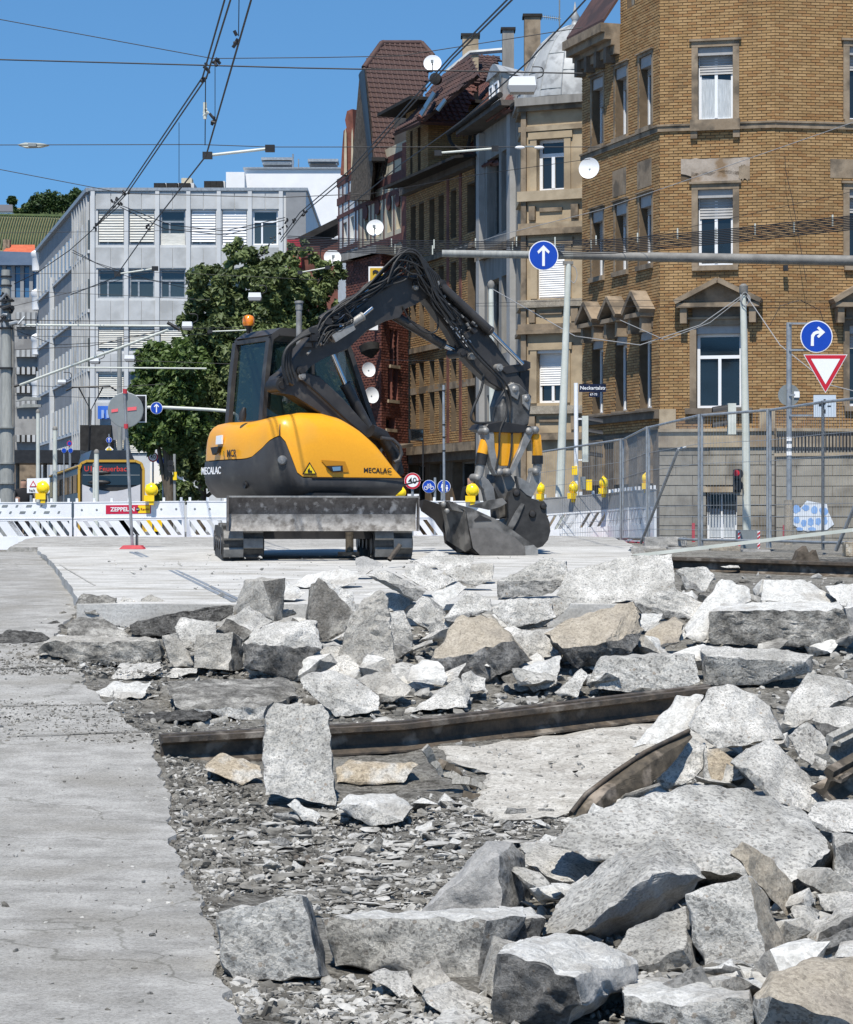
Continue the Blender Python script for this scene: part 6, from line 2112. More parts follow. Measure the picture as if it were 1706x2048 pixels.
# ------------------------------------------------------------------ building materials
BR = [pm('brick_ochre',(.26,.155,.064),(.36,.222,.095),1.2,.88,c3=(.22,.135,.06),scale3=.7,t3=(.58,.8)),
  pm('brick_honey',(.31,.19,.082),(.41,.26,.12),1.2,.88,c3=(.25,.155,.07),scale3=.7,t3=(.58,.8)),
  pm('brick_amber',(.255,.138,.054),(.33,.184,.075),1.2,.88,c3=(.2,.115,.05),scale3=.7,t3=(.58,.8)),
  pm('brick_sooty',(.26,.16,.07),(.34,.21,.095),1.2,.9,c3=(.17,.105,.05),scale3=.7,t3=(.58,.8))]
M['mortar'] = pm('mortar_dark',(.1,.072,.045),(.15,.108,.068),3,.95)
M['sandst'] = pm('sandstone_brown',(.2,.15,.1),(.3,.235,.165),2.5,.9,bump=.15,bscale=25,c3=(.12,.095,.068),scale3=1.5)
M['sandl'] = pm('sandstone_light',(.33,.265,.18),(.43,.35,.245),2.5,.9,bump=.12,bscale=25,c3=(.24,.185,.125),scale3=1.2)
M['sanddk'] = pm('sandstone_dark',(.1,.08,.06),(.18,.145,.11),2.5,.9,bump=.15,bscale=25)
M['plinth'] = pm('plinth_stone',(.25,.225,.18),(.34,.31,.255),1.6,.92,bump=.15,bscale=20,c3=(.17,.15,.12),scale3=.9)
M['plaster'] = pm('plaster_grey',(.19,.18,.165),(.28,.268,.245),1.2,.92,stretch=(3,3,.6))
M['plsand'] = pm('plaster_sand',(.36,.28,.18),(.45,.355,.235),1.5,.92,c3=(.27,.21,.14),scale3=1)
M['winwhite'] = pm('window_white',(.78,.79,.8),rough=.4)
M['shutter'] = pm('shutter_grey',(.3,.295,.285),(.38,.37,.36),3,.6)
M['shutw'] = pm('shutter_white',(.72,.71,.69),(.8,.79,.77),3,.55)
M['curtain'] = pm('curtain',(.35,.38,.4),(.55,.58,.6),6,.9,stretch=(8,8,.5))
M['tile'] = pm('roof_tile',(.052,.028,.024),(.092,.05,.041),1.5,.75,c3=(.042,.026,.024),scale3=1.2)
M['tiler'] = pm('roof_tile_red',(.085,.033,.026),(.14,.056,.041),1.5,.75,c3=(.055,.028,.024),scale3=1.2)
M['zinc'] = pm('zinc_sheet',(.29,.3,.3),(.4,.41,.41),1.2,.6,.15,c3=(.23,.235,.235),scale3=2.5)
M['redbr'] = pm('brick_red',(.14,.05,.036),(.22,.085,.062),5,.88,c3=(.09,.038,.03),scale3=1.1)
M['cream'] = pm('plaster_cream',(.42,.37,.27),(.52,.46,.35),2,.92)
M['timber'] = pm('timber_oxblood',(.075,.028,.024),(.12,.045,.036),3,.8)
M['gutter'] = pm('gutter_dark',(.022,.021,.02),(.04,.038,.036),3,.85,spec=.15)
M['soffit'] = pm('soffit_dark',(.07,.062,.055),(.11,.1,.09),2,.85)
class Fac:
 """a vertical facade plane: u along it to the right, w outward, z up"""
 def __init__(s,a,b):
  s.o = Vector((a[0],a[1],0))
  e = Vector((b[0],b[1],0))
  s.L = (e - s.o).length
  s.d = (e - s.o).normalized()
  s.n = Vector((s.d.y,-s.d.x,0))
 def p(s,u,w,z):
  return s.o + s.d * u + s.n * w + FZ * z
 def uz(s,px,py):
  r = P(px,py,1.0) - V(0,0,CZ)
  t = s.o.dot(s.n) / r.dot(s.n)
  q = r * t
  return (q - s.o).dot(s.d),q.z + CZ
 def u(s,px):
  return s.uz(px,YH)[0]
 def box(s,mb,u0,u1,w0,w1,z0,z1,mi=None):
  mb.obox(s.p((u0 + u1) / 2,(w0 + w1) / 2,(z0 + z1) / 2),s.d * ((u1 - u0) / 2),s.n * ((w1 - w0) / 2),FZ * ((z1 - z0) / 2),mi)
 def wall(s,mb,u0,u1,z0,z1,holes,depth=.24,w=0.0,mi=None,ri=None):
  us = sorted({u0,u1,*[h[0] for h in holes],*[h[1] for h in holes]})
  zz = sorted({z0,z1,*[h[2] for h in holes],*[h[3] for h in holes]})
  us = [x for x in us if u0 <= x <= u1]
  zz = [x for x in zz if z0 <= x <= z1]
  for i in range(len(us) - 1):
   for j in range(len(zz) - 1):
    cu,cz = (us[i] + us[i + 1]) / 2,(zz[j] + zz[j + 1]) / 2
    if any(h[0] < cu < h[1] and h[2] < cz < h[3] for h in holes):
     continue
    mb.quad(s.p(us[i],w,zz[j]),s.p(us[i + 1],w,zz[j]),s.p(us[i + 1],w,zz[j + 1]),s.p(us[i],w,zz[j + 1]),mi)
  for a,b,c,d in holes:
   mb.quad(s.p(a,w,c),s.p(a,w,d),s.p(a,w - depth,d),s.p(a,w - depth,c),ri)
   mb.quad(s.p(b,w,c),s.p(b,w - depth,c),s.p(b,w - depth,d),s.p(b,w,d),ri)
   mb.quad(s.p(a,w,d),s.p(b,w,d),s.p(b,w - depth,d),s.p(a,w - depth,d),ri)
   mb.quad(s.p(a,w,c),s.p(a,w - depth,c),s.p(b,w - depth,c),s.p(b,w,c),ri)
def window(par,f,h,depth=.24,box_h=0.0,shut=0.0,shutm='shutter',frame='winwhite',mull=1,transom=0.0,curtain=False,sill=None,surround=None,tilt=0.0,fw=.075,glassm='glass'):
 """one window: glazing bars, panes, roller shutter, sill and stone surround as sub-parts"""
 a,b,c,d = h
 mb = MB()
 w0,w1 = -depth,-depth + .06
 dd = d - box_h
 f.box(mb,a,a + fw,w0,w1,c,dd)
 f.box(mb,b - fw,b,w0,w1,c,dd)
 f.box(mb,a + fw,b - fw,w0,w1,c,c + fw)
 f.box(mb,a + fw,b - fw,w0,w1,dd - fw,dd)
 zt = dd - transom if transom else dd
 if transom:
  f.box(mb,a + fw,b - fw,w0,w1 + .01,zt - fw * .6,zt + fw * .6)
 for k in range(mull):
  u = a + (b - a) * (k + 1) / (mull + 1)
  f.box(mb,u - fw * .55,u + fw * .55,w0,w1 + .015,c + fw,zt - fw * .5)
 win = mb.build('window',M[frame],par)
 # panes
 for k in range(mull + 1):
  u0 = a + (b - a) * k / (mull + 1)
  u1 = a + (b - a) * (k + 1) / (mull + 1)
  mb = MB()
  mb.quad(f.p(u0,w0 + .02,c),f.p(u1,w0 + .02,c),f.p(u1,w0 + .02,zt),f.p(u0,w0 + .02,zt))
  mb.build('pane',M[glassm],win)
 if transom:
  mb = MB()
  mb.quad(f.p(a,w0 + .02,zt),f.p(b,w0 + .02,zt),f.p(b,w0 + .02,dd),f.p(a,w0 + .02,dd))
  mb.build('pane',M[glassm],win)
 if curtain:
  mb = MB()
  mb.quad(f.p(a,w0 + .024,c + .08),f.p(b,w0 + .024,c + .08),f.p(b,w0 + .024,c + (zt - c) * .62),f.p(a,w0 + .024,c + (zt - c) * .68))
  mb.build('curtain',M['curtain'],win)
 if box_h:
  mb = MB()
  f.box(mb,a,b,w0,-.03,d - box_h,d)
  mb.build('shutter_box',M['shutter'] if shutm == 'shutter' else M['shutw'],win)
 if shut:
  mb = MB()
  n = max(3,int(shut / .07))
  for k in range(n):
   z = dd - shut * k / n
   zz = dd - shut * (k + 1) / n
   mb.quad(f.p(a + .03,w1 + .012,z),f.p(b - .03,w1 + .012,z),f.p(b - .03,w1 + .03,zz + .006),f.p(a + .03,w1 + .03,zz + .006))
   mb.quad(f.p(a + .03,w1 + .03,zz + .006),f.p(b - .03,w1 + .03,zz + .006),f.p(b - .03,w1 + .012,zz),f.p(a + .03,w1 + .012,zz))
  mb.build('roller_shutter',M[shutm],win)
 if sill:
  mb = MB()
  f.box(mb,a - sill[0],b + sill[0],-.02,sill[1],c - sill[2],c - .003)
  if len(sill) > 4:
   for u in (a - sill[0] * .5,b + sill[0] * .5):
    f.box(mb,u - .09,u + .09,0,sill[1] * .7,c - sill[2] - .2,c - sill[2])
  mb.build('sill',M[sill[3]],win)
 if surround:
  sw,so,sm = surround
  mb = MB()
  f.box(mb,a - sw,a,.0,so,c,d)
  f.box(mb,b,b + sw,.0,so,c,d)
  f.box(mb,a - sw,b + sw,.0,so + .005,d,d + sw * .9)
  f.box(mb,a - sw - .06,b + sw + .06,.0,so + .06,d + sw * .9,d + sw * 1.25)
  mb.build('surround',M[sm],win)
 return win
BRK = bpy.data.meshes.new('brick')
_m = MB(); _m.box(-.115,.115,-.012,.012,-.029,.029)
BRICKS = []
for k in range(4):
 me = bpy.data.meshes.new('brick'); me.from_pydata(_m.v,[],_m.f); me.materials.append(BR[k]); BRICKS.append(me)
def bricks(par,f,u0,u1,z0,z1,holes,single=0,centre=None,seed=1,mats=None,name='brickwork',Lb=.25,Hb=.077):
 rs = random.Random(seed)
 mb = MB()
 pos = []
 j = 0
 z = z0 + Hb / 2
 while z < z1:
  off = (j % 2) * Lb / 2
  u = u0 - off + Lb / 2
  while u - Lb / 2 < u1:
   a,b = max(u - .115,u0),min(u + .115,u1)
   if b - a > .03:
    segs = [(a,b)]
    for h in holes:
     if h[2] - Hb / 2 < z < h[3] + Hb / 2:
      ns = []
      for s0,s1 in segs:
       if h[0] >= s1 or h[1] <= s0:
        ns.append((s0,s1))
       else:
        if h[0] - s0 > .03:
         ns.append((s0,h[0]))
        if s1 - h[1] > .03:
         ns.append((h[1],s1))
      segs = ns
    for s0,s1 in segs:
     pos.append((s0,s1,z,rs.choice((0,0,1,1,1,2,2,3))))
   u += Lb
  z += Hb
  j += 1
 if single:
  full = [p for p in pos if p[1] - p[0] > .225]
  full.sort(key=lambda p: abs((p[0] + p[1]) / 2 - centre[0]) * 1.3 + abs(p[2] - centre[1]))
  sel = full[:single]
  ss = set(sel)
  rest = [p for p in pos if p not in ss]
  R = Matrix(((f.d.x,-f.n.x,0),(f.d.y,-f.n.y,0),(0,0,1))).to_quaternion()
  o0 = ORG[par.name]
  for a,b,z,k in sel:
   o = bpy.data.objects.new('brick',BRICKS[k])
   o.rotation_mode = 'QUATERNION'
   o.rotation_quaternion = R
   o.location = f.p((a + b) / 2,.006 + rs.uniform(0,.006),z) - o0
   o.parent = par
   COL.objects.link(o)
 else:
  rest = pos
 for a,b,z,k in rest:
  w = .018 + rs.uniform(-.004,.004)
  c = (a + b) / 2
  vs = [f.p(a,0,z - .029),f.p(b,0,z - .029),f.p(b,0,z + .029),f.p(a,0,z + .029),f.p(a,w,z - .029),f.p(b,w,z - .029),f.p(b,w,z + .029),f.p(a,w,z + .029)]
  mb.add(vs,[(4,5,6,7),(0,4,7,3),(1,2,6,5),(3,7,6,2),(0,1,5,4)],k)
 return mb.build(name,mats or BR,par,kind='stuff')
def plane_pts(pix,anchor,normal):
 N = Vector(normal).normalized()
 q0 = P(*anchor)
 C = V(0,0,CZ)
 out = []
 for x,y in pix:
  r = P(x,y,1.0) - C
  out.append(C + r * ((q0 - C).dot(N) / r.dot(N)))
 return out
def roof(par,name,pix,anchor,normal,mat,thick=.12):
 pts = plane_pts(pix,anchor,normal)
 mb = MB()
 mb.prism(pts,-Vector(normal).normalized() * thick)
 return mb.build(name,M[mat],par),pts
def tiles(par,pts,normal,along,mat,tw=.22,th=.31,single=True,name='tile'):
 """curved pantiles laid on a roof plane, clipped to its outline"""
 N = Vector(normal).normalized()
 A = Vector(along).normalized()
 A = (A - N * A.dot(N)).normalized()
 Bv = N.cross(A)
 if Bv.z < 0:
  Bv = -Bv
 o = pts[0]
 q2 = [((p - o).dot(A),(p - o).dot(Bv)) for p in pts]
 u0,u1 = min(q[0] for q in q2),max(q[0] for q in q2)
 v0,v1 = min(q[1] for q in q2),max(q[1] for q in q2)
 prof = [(-.5,.0),(-.38,.035),(-.2,.045),(-.05,.02),(.15,.012),(.4,.012),(.5,.0)]
 verts = [(x * tw,y,hh) for y,lift in ((-th * .58,.03),(th * .5,.0)) for x,h0 in prof for hh in (h0 + lift,)]
 n = len(prof)
 faces = [(i,i + 1,n + i + 1,n + i) for i in range(n - 1)]
 verts += [(x * tw,-th * .58,-.01) for x,_ in prof]
 faces += [(2 * n + i,2 * n + i + 1,i + 1,i) for i in range(n - 1)]
 me = None
 big = MB()
 R = Matrix((A,Bv,N)).transposed()
 cnt = 0
 j = 0
 v = v0
 while v < v1 + th:
  u = u0
  while u < u1 + tw:
   if inside(u,v,q2):
    if single and cnt < 300:
     if me is None:
      me = bpy.data.meshes.new(name)
      me.from_pydata(verts,[],faces)
      me.materials.append(mat)
      me.polygons.foreach_set('use_smooth',[True] * len(me.polygons))
      me.set_sharp_from_angle(angle=.9)
     ob = bpy.data.objects.new(name,me)
     ob.rotation_mode = 'QUATERNION'
     ob.rotation_quaternion = R.to_quaternion()
     ob.location = o + A * u + Bv * v + N * .015 - ORG[par.name]
     ob.parent = par
     COL.objects.link(ob)
     cnt += 1
    else:
     b = o + A * u + Bv * v + N * .015
     big.add([b + R @ Vector(q) for q in verts],faces)
   u += tw
  v += th
  j += 1
 if big.v:
  big.build('tile_field',mat,par,50,kind='stuff')
# ------------------------------------------------------------------ A: ochre brick corner house
def XY(px,d):
 return ((px - 853) / F * d,d)
A1,A2,A3,A0 = (6.33,66.0),(9.35,65.29),(17.4,66.6),(4.576,71.38)
HA = thing('corner_house','tall ochre brick corner house with stone window frames on the right','house',(6.33,66,.9))
fl,fc,fr_ = Fac(A0,A1),Fac(A1,A2),Fac(A2,A3)
rowsA = [(12.4,14.37),(8.47,10.52),(4.67,6.85)]
hc = [(fc.u(1396),fc.u(1466),a,b) for a,b in rowsA]
hc[2] = (fc.u(1393),fc.u(1483),4.62,6.85)
hcb = (fc.u(1413),fc.u(1474),1.05,2.35)
hl = []
for k,(a,b) in enumerate(rowsA):
 for px in (1196,1243,1292):
  u = fl.u(px)
  hl.append((u - .43,u + .43,a + (.15 if k == 1 else 0),b))
hr = []
for a,b in rowsA:
 u = fr_.u(1730)
 hr.append((u - .45,u + .45,a,b))
uT = fl.L - 2.75
mb = MB()
fc.wall(mb,0,fc.L,4.0,19,hc)
fl.wall(mb,0,fl.L,4.0,15.3,hl)
fl.wall(mb,uT,fl.L,15.3,19,[(uT + .45,uT + 1.05,15.95,17.6),(uT + 1.6,uT + 2.2,15.95,17.6)])
fr_.wall(mb,0,fr_.L,4.0,19,hr)
ft = Fac((fl.p(uT,0,0) - fl.n * 3)[:2],fl.p(uT,0,0)[:2])
mb.quad(fl.p(uT,0,15.3),fl.p(uT,0,19),fl.p(uT,-4,19),fl.p(uT,-4,15.3))
mb.quad(fl.p(0,0,.8),fl.p(0,-8,.8),fl.p(0,-8,15.3),fl.p(0,0,15.3))
wallA = mb.build('wall',M['mortar'],HA)
bricks(HA,fc,0,fc.L,4.05,16.2,hc + [(fc.u(1362),fc.u(1500),10.75,11.35)],single=300,centre=(1.5,11.7),seed=2)
bricks(HA,fr_,0,3.2,4.05,16.2,hr,seed=3)
bricks(HA,fl,0,fl.L,4.05,15.3,hl,seed=4)
bricks(HA,fl,uT,fl.L,15.3,16.6,[(uT + .45,uT + 1.05,15.95,17.6),(uT + 1.6,uT + 2.2,15.95,17.6)],seed=5)
for u0_,ff in ((uT + .45,fl),(uT + 1.6,fl)):
 window(HA,fl,(u0_,u0_ + .6,15.95,17.6),.2,frame='poled')
# windows of the chamfer
window(HA,fc,hc[0],.26,.22,.5,curtain=True,sill=(.2,.16,.3,'sandst',1),surround=(.17,.05,'sandst'))
window(HA,fc,hc[1],.26,.22,.55,curtain=False,sill=(.15,.12,.14,'sandst'),surround=(.17,.05,'sandst'))
window(HA,fc,hc[2],.28,.22,0,transom=.62,sill=(.3,.16,.16,'sanddk'),surround=(.18,.06,'sandst'))
for k,h in enumerate(hl):
 window(HA,fl,h,.3,.3,(.5,.3,.2)[k % 3] if k < 6 else 0,frame='winwhite',mull=0 if k != 7 else 1,sill=(.12,.1,.14,'sandst'),surround=None if k >= 6 else (.1,.03,'sandst'))
for h in hr:
 window(HA,fr_,h,.26,.22,.4,sill=(.15,.12,.14,'sandst'),surround=(.17,.05,'sandst'))
def course(f,u0,u1,z0,z1,w,mat,nm='string_course'):
 mb = MB()
 f.box(mb,u0,u1,0,w,z0,z1)
 f.box(mb,u0,u1,0,w * 1.5,z1,z1 + .05)
 return mb.build(nm,M[mat],HA)
course(fc,-.05,fc.L + .03,12.12,12.26,.07,'sandst')
course(fr_,.0,fr_.L,12.12,12.26,.07,'sandst')
course(fl,0,fl.L + .04,12.12,12.26,.07,'sandst')
# worn patch of render above the middle chamfer window
for (px0,px1,py0,py1) in ((1362,1500,318,345),(1383,1482,345,364),(1478,1500,332,358)):
 u0,z1_ = fc.uz(px0,py0)
 u1,z0_ = fc.uz(px1,py1)
 mb = MB()
 n = 14
 top = [fc.p(u0 + (u1 - u0) * k / n,.022 + .01 * (px0 == 1478),z1_ + random.uniform(-.03,.03)) for k in range(n + 1)]
 bot = [fc.p(u0 + (u1 - u0) * k / n,.022 + .01 * (px0 == 1478),z0_ + random.uniform(-.07,.03)) for k in range(n + 1)]
 mb.prism(bot + top[::-1],fc.n * .012)
 mb.build('render_patch',M['sandst'] if px0 == 1478 else pm('worn_render',(.3,.25,.2),(.42,.36,.3),4,.95,bump=.4,bscale=12,c3=(.22,.15,.09),scale3=2),HA)
for px0,px1 in ((1660,1760),):
 u0,z1_ = fr_.uz(px0,318)
 u1,z0_ = fr_.uz(px1,358)
 mb = MB(); fr_.box(mb,u0,u1,.0,.03,z0_,z1_); mb.build('render_patch',M['sandst'],HA)
for px in (1240,1290):
 u = fl.u(px)
 mb = MB(); fl.box(mb,u - .5,u + .5,0,.024,10.75,11.5); mb.build('render_patch',M['sandst'],HA)
# pediments over the ground-floor windows
def pediment(f,h,over,zb_,zt_,proj,mat):
 uc = (h[0] + h[1]) / 2
 w = (h[1] - h[0]) / 2 + over
 mb = MB()
 f.box(mb,uc - w,uc + w,0,proj,zb_,zb_ + .12)
 for s in (-1,1):
  a = f.p(uc + s * (w + .05),proj * .55,zb_ + .15)
  b = f.p(uc,proj * .55,zt_)
  mb.bar(a,b,proj * 1.15,.13,f.n.cross((b - a).normalized()))
 mb.prism([f.p(uc - w,.0,zb_ + .1),f.p(uc + w,.0,zb_ + .1),f.p(uc,.0,zt_)],f.n * proj * .35)
 pd = mb.build('pediment',M[mat],HA)
 for s in (-1,1):
  mb = MB()
  u = uc + s * (w - .18)
  f.box(mb,u - .09,u + .09,0,proj * .8,zb_ - .42,zb_)
  mb.build('bracket',M[mat],pd)
 mb = MB()
 f.box(mb,h[0] - .1,h[1] + .1,0,.06,h[3] + .02,zb_)
 mb.build('frieze',M['sanddk'],pd)
pediment(fc,hc[2],.5,7.32,8.05,.38,'sandst')
for h in hl[6:]:
 pediment(fl,h,.16,7.15,7.85,.42,'sandst')
pediment(fr_,hr[2],.5,7.32,8.05,.38,'sandst')
# plinth of coursed stone
pl_holes = [hcb]
mb = MB()
fc.wall(mb,0,fc.L,.8,4.0,[hcb],.3,.06)
fl.wall(mb,0,fl.L,.8,4.0,[],.3,.02)
fr_.wall(mb,0,fr_.L,.8,4.0,[],.3,.06)
mb.build('plinth_core',M['sanddk'],HA)
rs = random.Random(9)
z = .9
j = 0
while z < 3.55:
 for f,L_,m_ in ((fc,fc.L,'plinth'),(fr_,4.0,'plinth')):
  u = 0
  off = .45 * (j % 2)
  while u < L_:
   u1 = min(L_,u + (.9 if u else .9 - off))
   segs = [(u,u1)]
   if f is fc:
    h = hcb
    if z + .25 > h[2] and z < h[3]:
     segs = [s for s in ((u,min(u1,h[0])),(max(u,h[1]),u1)) if s[1] - s[0] > .05]
   for s0_,s1_ in segs:
    mb = MB()
    f.box(mb,s0_ + .006,s1_ - .006,.06,.1 + rs.uniform(0,.012),z + .012,z + .262)
    mb.build('stone',M[m_],HA)
   u = u1
 z += .272
 j += 1
for f,L_ in ((fc,fc.L),(fr_,6)):
 mb = MB(); f.box(mb,-.02,L_,.06,.16,3.56,4.0); f.box(mb,-.02,L_,.06,.22,3.98,4.06); mb.build('plinth_cap',M['sandl'],HA)
window(HA,fc,hcb,.2,0,.0,curtain=True,fw=.06)
mb = MB(); fc.box(mb,hcb[0] - .1,hcb[1] + .1,.1,.16,2.35,2.5); mb.build('lintel',M['sandl'],HA)
# small iron grille over the basement window
for k in range(10):
 mb = MB(); u = hcb[0] + (hcb[1] - hcb[0]) * (k + .5) / 10
 fc.box(mb,u - .012,u + .012,.0,.02,1.75,2.3); mb.build('grille_bar',M['black'],HA)
course(fl,0,fl.L + .05,4.35,4.55,.18,'sanddk')
for px in (1187,1234,1282):
 u = fl.u(px + 12)
 mb = MB(); fl.box(mb,u - .45,u + .45,.02,.1,2.6,3.9); mb.build('basement_panel',M['sandst'],HA)
for a,b in ((0,.45),(fc.L - .4,fc.L + .02)):
 mb = MB(); fc.box(mb,a,b,.06,.12,3.9,4.6); mb.build('corner_pier',M['sandl'],HA)
# cornice and roof over the left facade
mb = MB()
for w,z0_,z1_ in ((.18,14.75,15.0),(.28,15.0,15.15),(.48,15.15,15.35),(.6,15.35,15.6)):
 fl.box(mb,-.1,uT - .02,-.2,w,z0_,z1_)
cor = mb.build('cornice',M['sandst'],HA)
for k in range(4):
 mb = MB(); u = .2 + k * .75
 fl.box(mb,u - .1,u + .1,0,.3,14.55,15.0); mb.build('bracket',M['sanddk'],cor)
mb = MB()
mb.prism([fl.p(0,.5,15.6),fl.p(uT - .05,.5,15.6),fl.p(uT - .05,-2.2,19.6),fl.p(0,-2.2,19.6)],V(0,.0,.12))
rf_ = mb.build('roof',M['tile'],HA)
mb = MB(); mb.tube([P(1570,312,65.0),P(1571,340,65.0),P(1585,400,65.0),P(1612,560,65.0)],.008,5); mb.build('hanging_cable',M['wire'],HA)
mb = MB(); mb.obox(P(1571,536,65.1),V(.06,0,0),V(0,.06,0),V(0,0,.08)); mb.build('wall_hook',M['black'],HA)
# satellite dish on the left facade
def dish(px,py,d,r,label,az=0.0,el=.35,arm=True,name='satellite_dish'):
 c = P(px,py,d)
 ax = V(math.sin(az) * math.cos(el),-math.cos(az) * math.cos(el),math.sin(el))
 T = thing(name,label,'dish',c,'satellite dishes on the house fronts')
 mb = MB()
 pr = [(r * k / 6,-.25 * r * (1 - (k / 6) ** 2)) for k in range(7)]
 pr[0] = (.001,pr[0][1])
 mb.lathe(pr + [(r,-.02 * r),(r * .98,-.03)] + [(r * k / 6,-.25 * r * (1 - (k / 6) ** 2) - .02) for k in (5,3,1)],c,ax,26)
 mb.build('reflector',M['enam'],T,60)
 if arm:
  mb = MB(); mb.tube([c - FZ * r * .95 - ax * .02,c + ax * r * .9 - FZ * r * .25],.02,6); mb.obox(c + ax * r * .9 - FZ * r * .25,V(.05,0,0),V(0,.05,0),V(0,0,.05)); mb.build('feed_arm',M['sback'],T)
 mb = MB(); mb.tube([c - ax * r * .2,c - ax * r * .3 + V(.1,.35,-.2)],.03,6); mb.build('mount',M['sback'],T)
dish(1178,336,68.5,.3,'white satellite dish on the shaded left front of the corner house',-.35,.1,False)
# ------------------------------------------------------------------ stone garden wall with railing at the right
GW = thing('garden_wall','coursed stone wall with dark railing and blue graffiti at the right','wall',bz(1640,61,.9))
fg = Fac(XY(1552,62.0),XY(1800,60.5))
rs = random.Random(4)
z = .88
j = 0
while z < 3.2:
 u = -.4 * (j % 2)
 while u < fg.L:
  a,b = max(u,0),min(u + .95,fg.L)
  if b - a > .05:
   mb = MB(); fg.box(mb,a + .006,b - .006,-.3,rs.uniform(0,.012),z + .01,z + .255); mb.build('stone',M['plinth'],GW)
  u += .95
 z += .262
 j += 1
mb = MB(); fg.box(mb,0,fg.L,-.28,-.02,.88,3.2); mb.build('wall_core',M['sanddk'],GW)
mb = MB(); fg.box(mb,-.03,fg.L,-.2,.05,3.22,3.3); mb.build('coping',M['sandl'],GW)
mb = MB()
fg.box(mb,0,fg.L,-.1,-.05,3.72,3.8)
fg.box(mb,0,fg.L,-.1,-.05,3.36,3.4)
rl = mb.build('railing',M['black'],GW)
for k in range(int(fg.L / .09)):
 mb = MB(); fg.box(mb,k * .09 + .02,k * .09 + .05,-.09,-.06,3.3,3.72); mb.build('railing_bar',M['black'],rl)
# graffiti: pale blue and white blobs
gb,gw = pm('spray_blue',(.18,.33,.62),(.28,.45,.72),6,.8),pm('spray_white',(.6,.64,.68),(.72,.75,.78),6,.8)
def blob(px,py,rx,ry,mat,w,seed,par):
 r = random.Random(seed)
 pts = []
 for k in range(14):
  t = 2 * math.pi * k / 14
  q = r.uniform(.8,1.15)
  u,z = fg.uz(px + rx * q * math.cos(t),py + ry * q * math.sin(t))
  pts.append(fg.p(u,w,z))
 mb = MB(); mb.poly(pts); return mb.build('graffiti',mat,par)
blob(1625,1034,44,31,gw,.02,1,GW)
for k,(x,y,rx,ry) in enumerate([(1594,1018,7,9),(1612,1016,8,6),(1630,1020,7,9),(1648,1022,9,8),(1594,1040,6,8),(1608,1046,6,8),(1622,1044,6,9),(1637,1043,6,8),(1650,1042,6,8),(1600,1058,7,4),(1625,1058,8,4)]):
 blob(x,y,rx,ry,gb,.024,k + 2,GW)
for x0,x1,y0,y1 in ((1566,1572,1050,1086),(1384,1390,1046,1090)):
 mb = MB(); a,b = P(x0,y1,45),P(x1,y0,45); mb.box(a.x,b.x,45,45.04,a.z - .15,b.z); solo('marker_post',mb,M['red'],'slim red marker post left of the sleeved sign post' if x0 > 1500 else 'slim red marker post left of the grey cabinet','post')
# ------------------------------------------------------------------ B: sandstone house with domed bay
HB = thing('domed_house','sandstone house with a rounded bay and grey metal dome','house',(*XY(1047,78),.9))
fb = Fac(XY(1047,77.6),XY(1190,76.6))
fbl = Fac(XY(960,85),XY(1040,79.5))
fbs = Fac(XY(1040,79.5),XY(1047,77.6))
zB = lambda py,d=77.3: CZ + (YH - py) / F * d
hb = [(fb.u(1074),fb.u(1129),zB(382),zB(278)),(fb.u(1075),fb.u(1130),zB(597),zB(490)),(fb.u(1074),fb.u(1128),zB(806),zB(700))]
mb = MB()
fb.wall(mb,0,fb.L,.85,zB(198),hb,.3)
mb.quad(fbs.p(0,0,.85),fbs.p(fbs.L,0,.85),fbs.p(fbs.L,0,zB(198)),fbs.p(0,0,zB(198)))
mb.build('wall',M['plsand'],HB)
window(HB,fb,hb[0],.3,0,0,transom=.5,fw=.1,sill=(.05,.06,.1,'winwhite'))
window(HB,fb,hb[1],.18,.1,1.55,'shutw',fw=.06)
window(HB,fb,hb[2],.3,.1,1.02,'shutw',fw=.08)
for h in hb:
 mb = MB(); fb.box(mb,h[0] - .22,h[0],0,.05,h[2],h[3]); fb.box(mb,h[1],h[1] + .22,0,.05,h[2],h[3]); fb.box(mb,h[0] - .28,h[1] + .28,0,.07,h[3],h[3] + .22); mb.build('surround',M['plsand'],HB)
for (y0,y1,w,m) in ((382,402,.28,'sandl'),(446,458,.2,'sandl'),(458,470,.32,'sandst'),(600,615,.26,'tan'),(648,660,.22,'sandst'),(660,668,.34,'sandst'),(812,828,.26,'tan'),(196,212,.5,'plaster'),(212,222,.3,'sandst'),(252,262,.15,'sandl'),(866,880,.3,'sandst')):
 mb = MB()
 w *= .62
 fb.box(mb,-.12 - w * .2,fb.L,-.1,w,zB(y1),zB(y0))
 fbs.box(mb,-.1,fbs.L + .03,-.1,w * .8,zB(y1) + .002,zB(y0) - .002)
 mb.build('band',M[m],HB)
for y0,y1 in ((412,440),(618,645),(832,860)):
 for a,b in ((1060,1072),(1144,1158)):
  mb = MB(); fb.box(mb,fb.u(a),fb.u(b),0,.12,zB(y1),zB(y0)); mb.build('console',M['sandst'],HB)
 mb = MB(); fb.box(mb,fb.u(1080),fb.u(1125),0,.06,zB(y1 - 16),zB(y0 + 4)); mb.build('panel_ornament',M['sandst'],HB)
mb = MB(); fb.box(mb,-.05,.12,0,.1,.85,zB(212)); mb.build('pilaster',M['sandst'],HB)
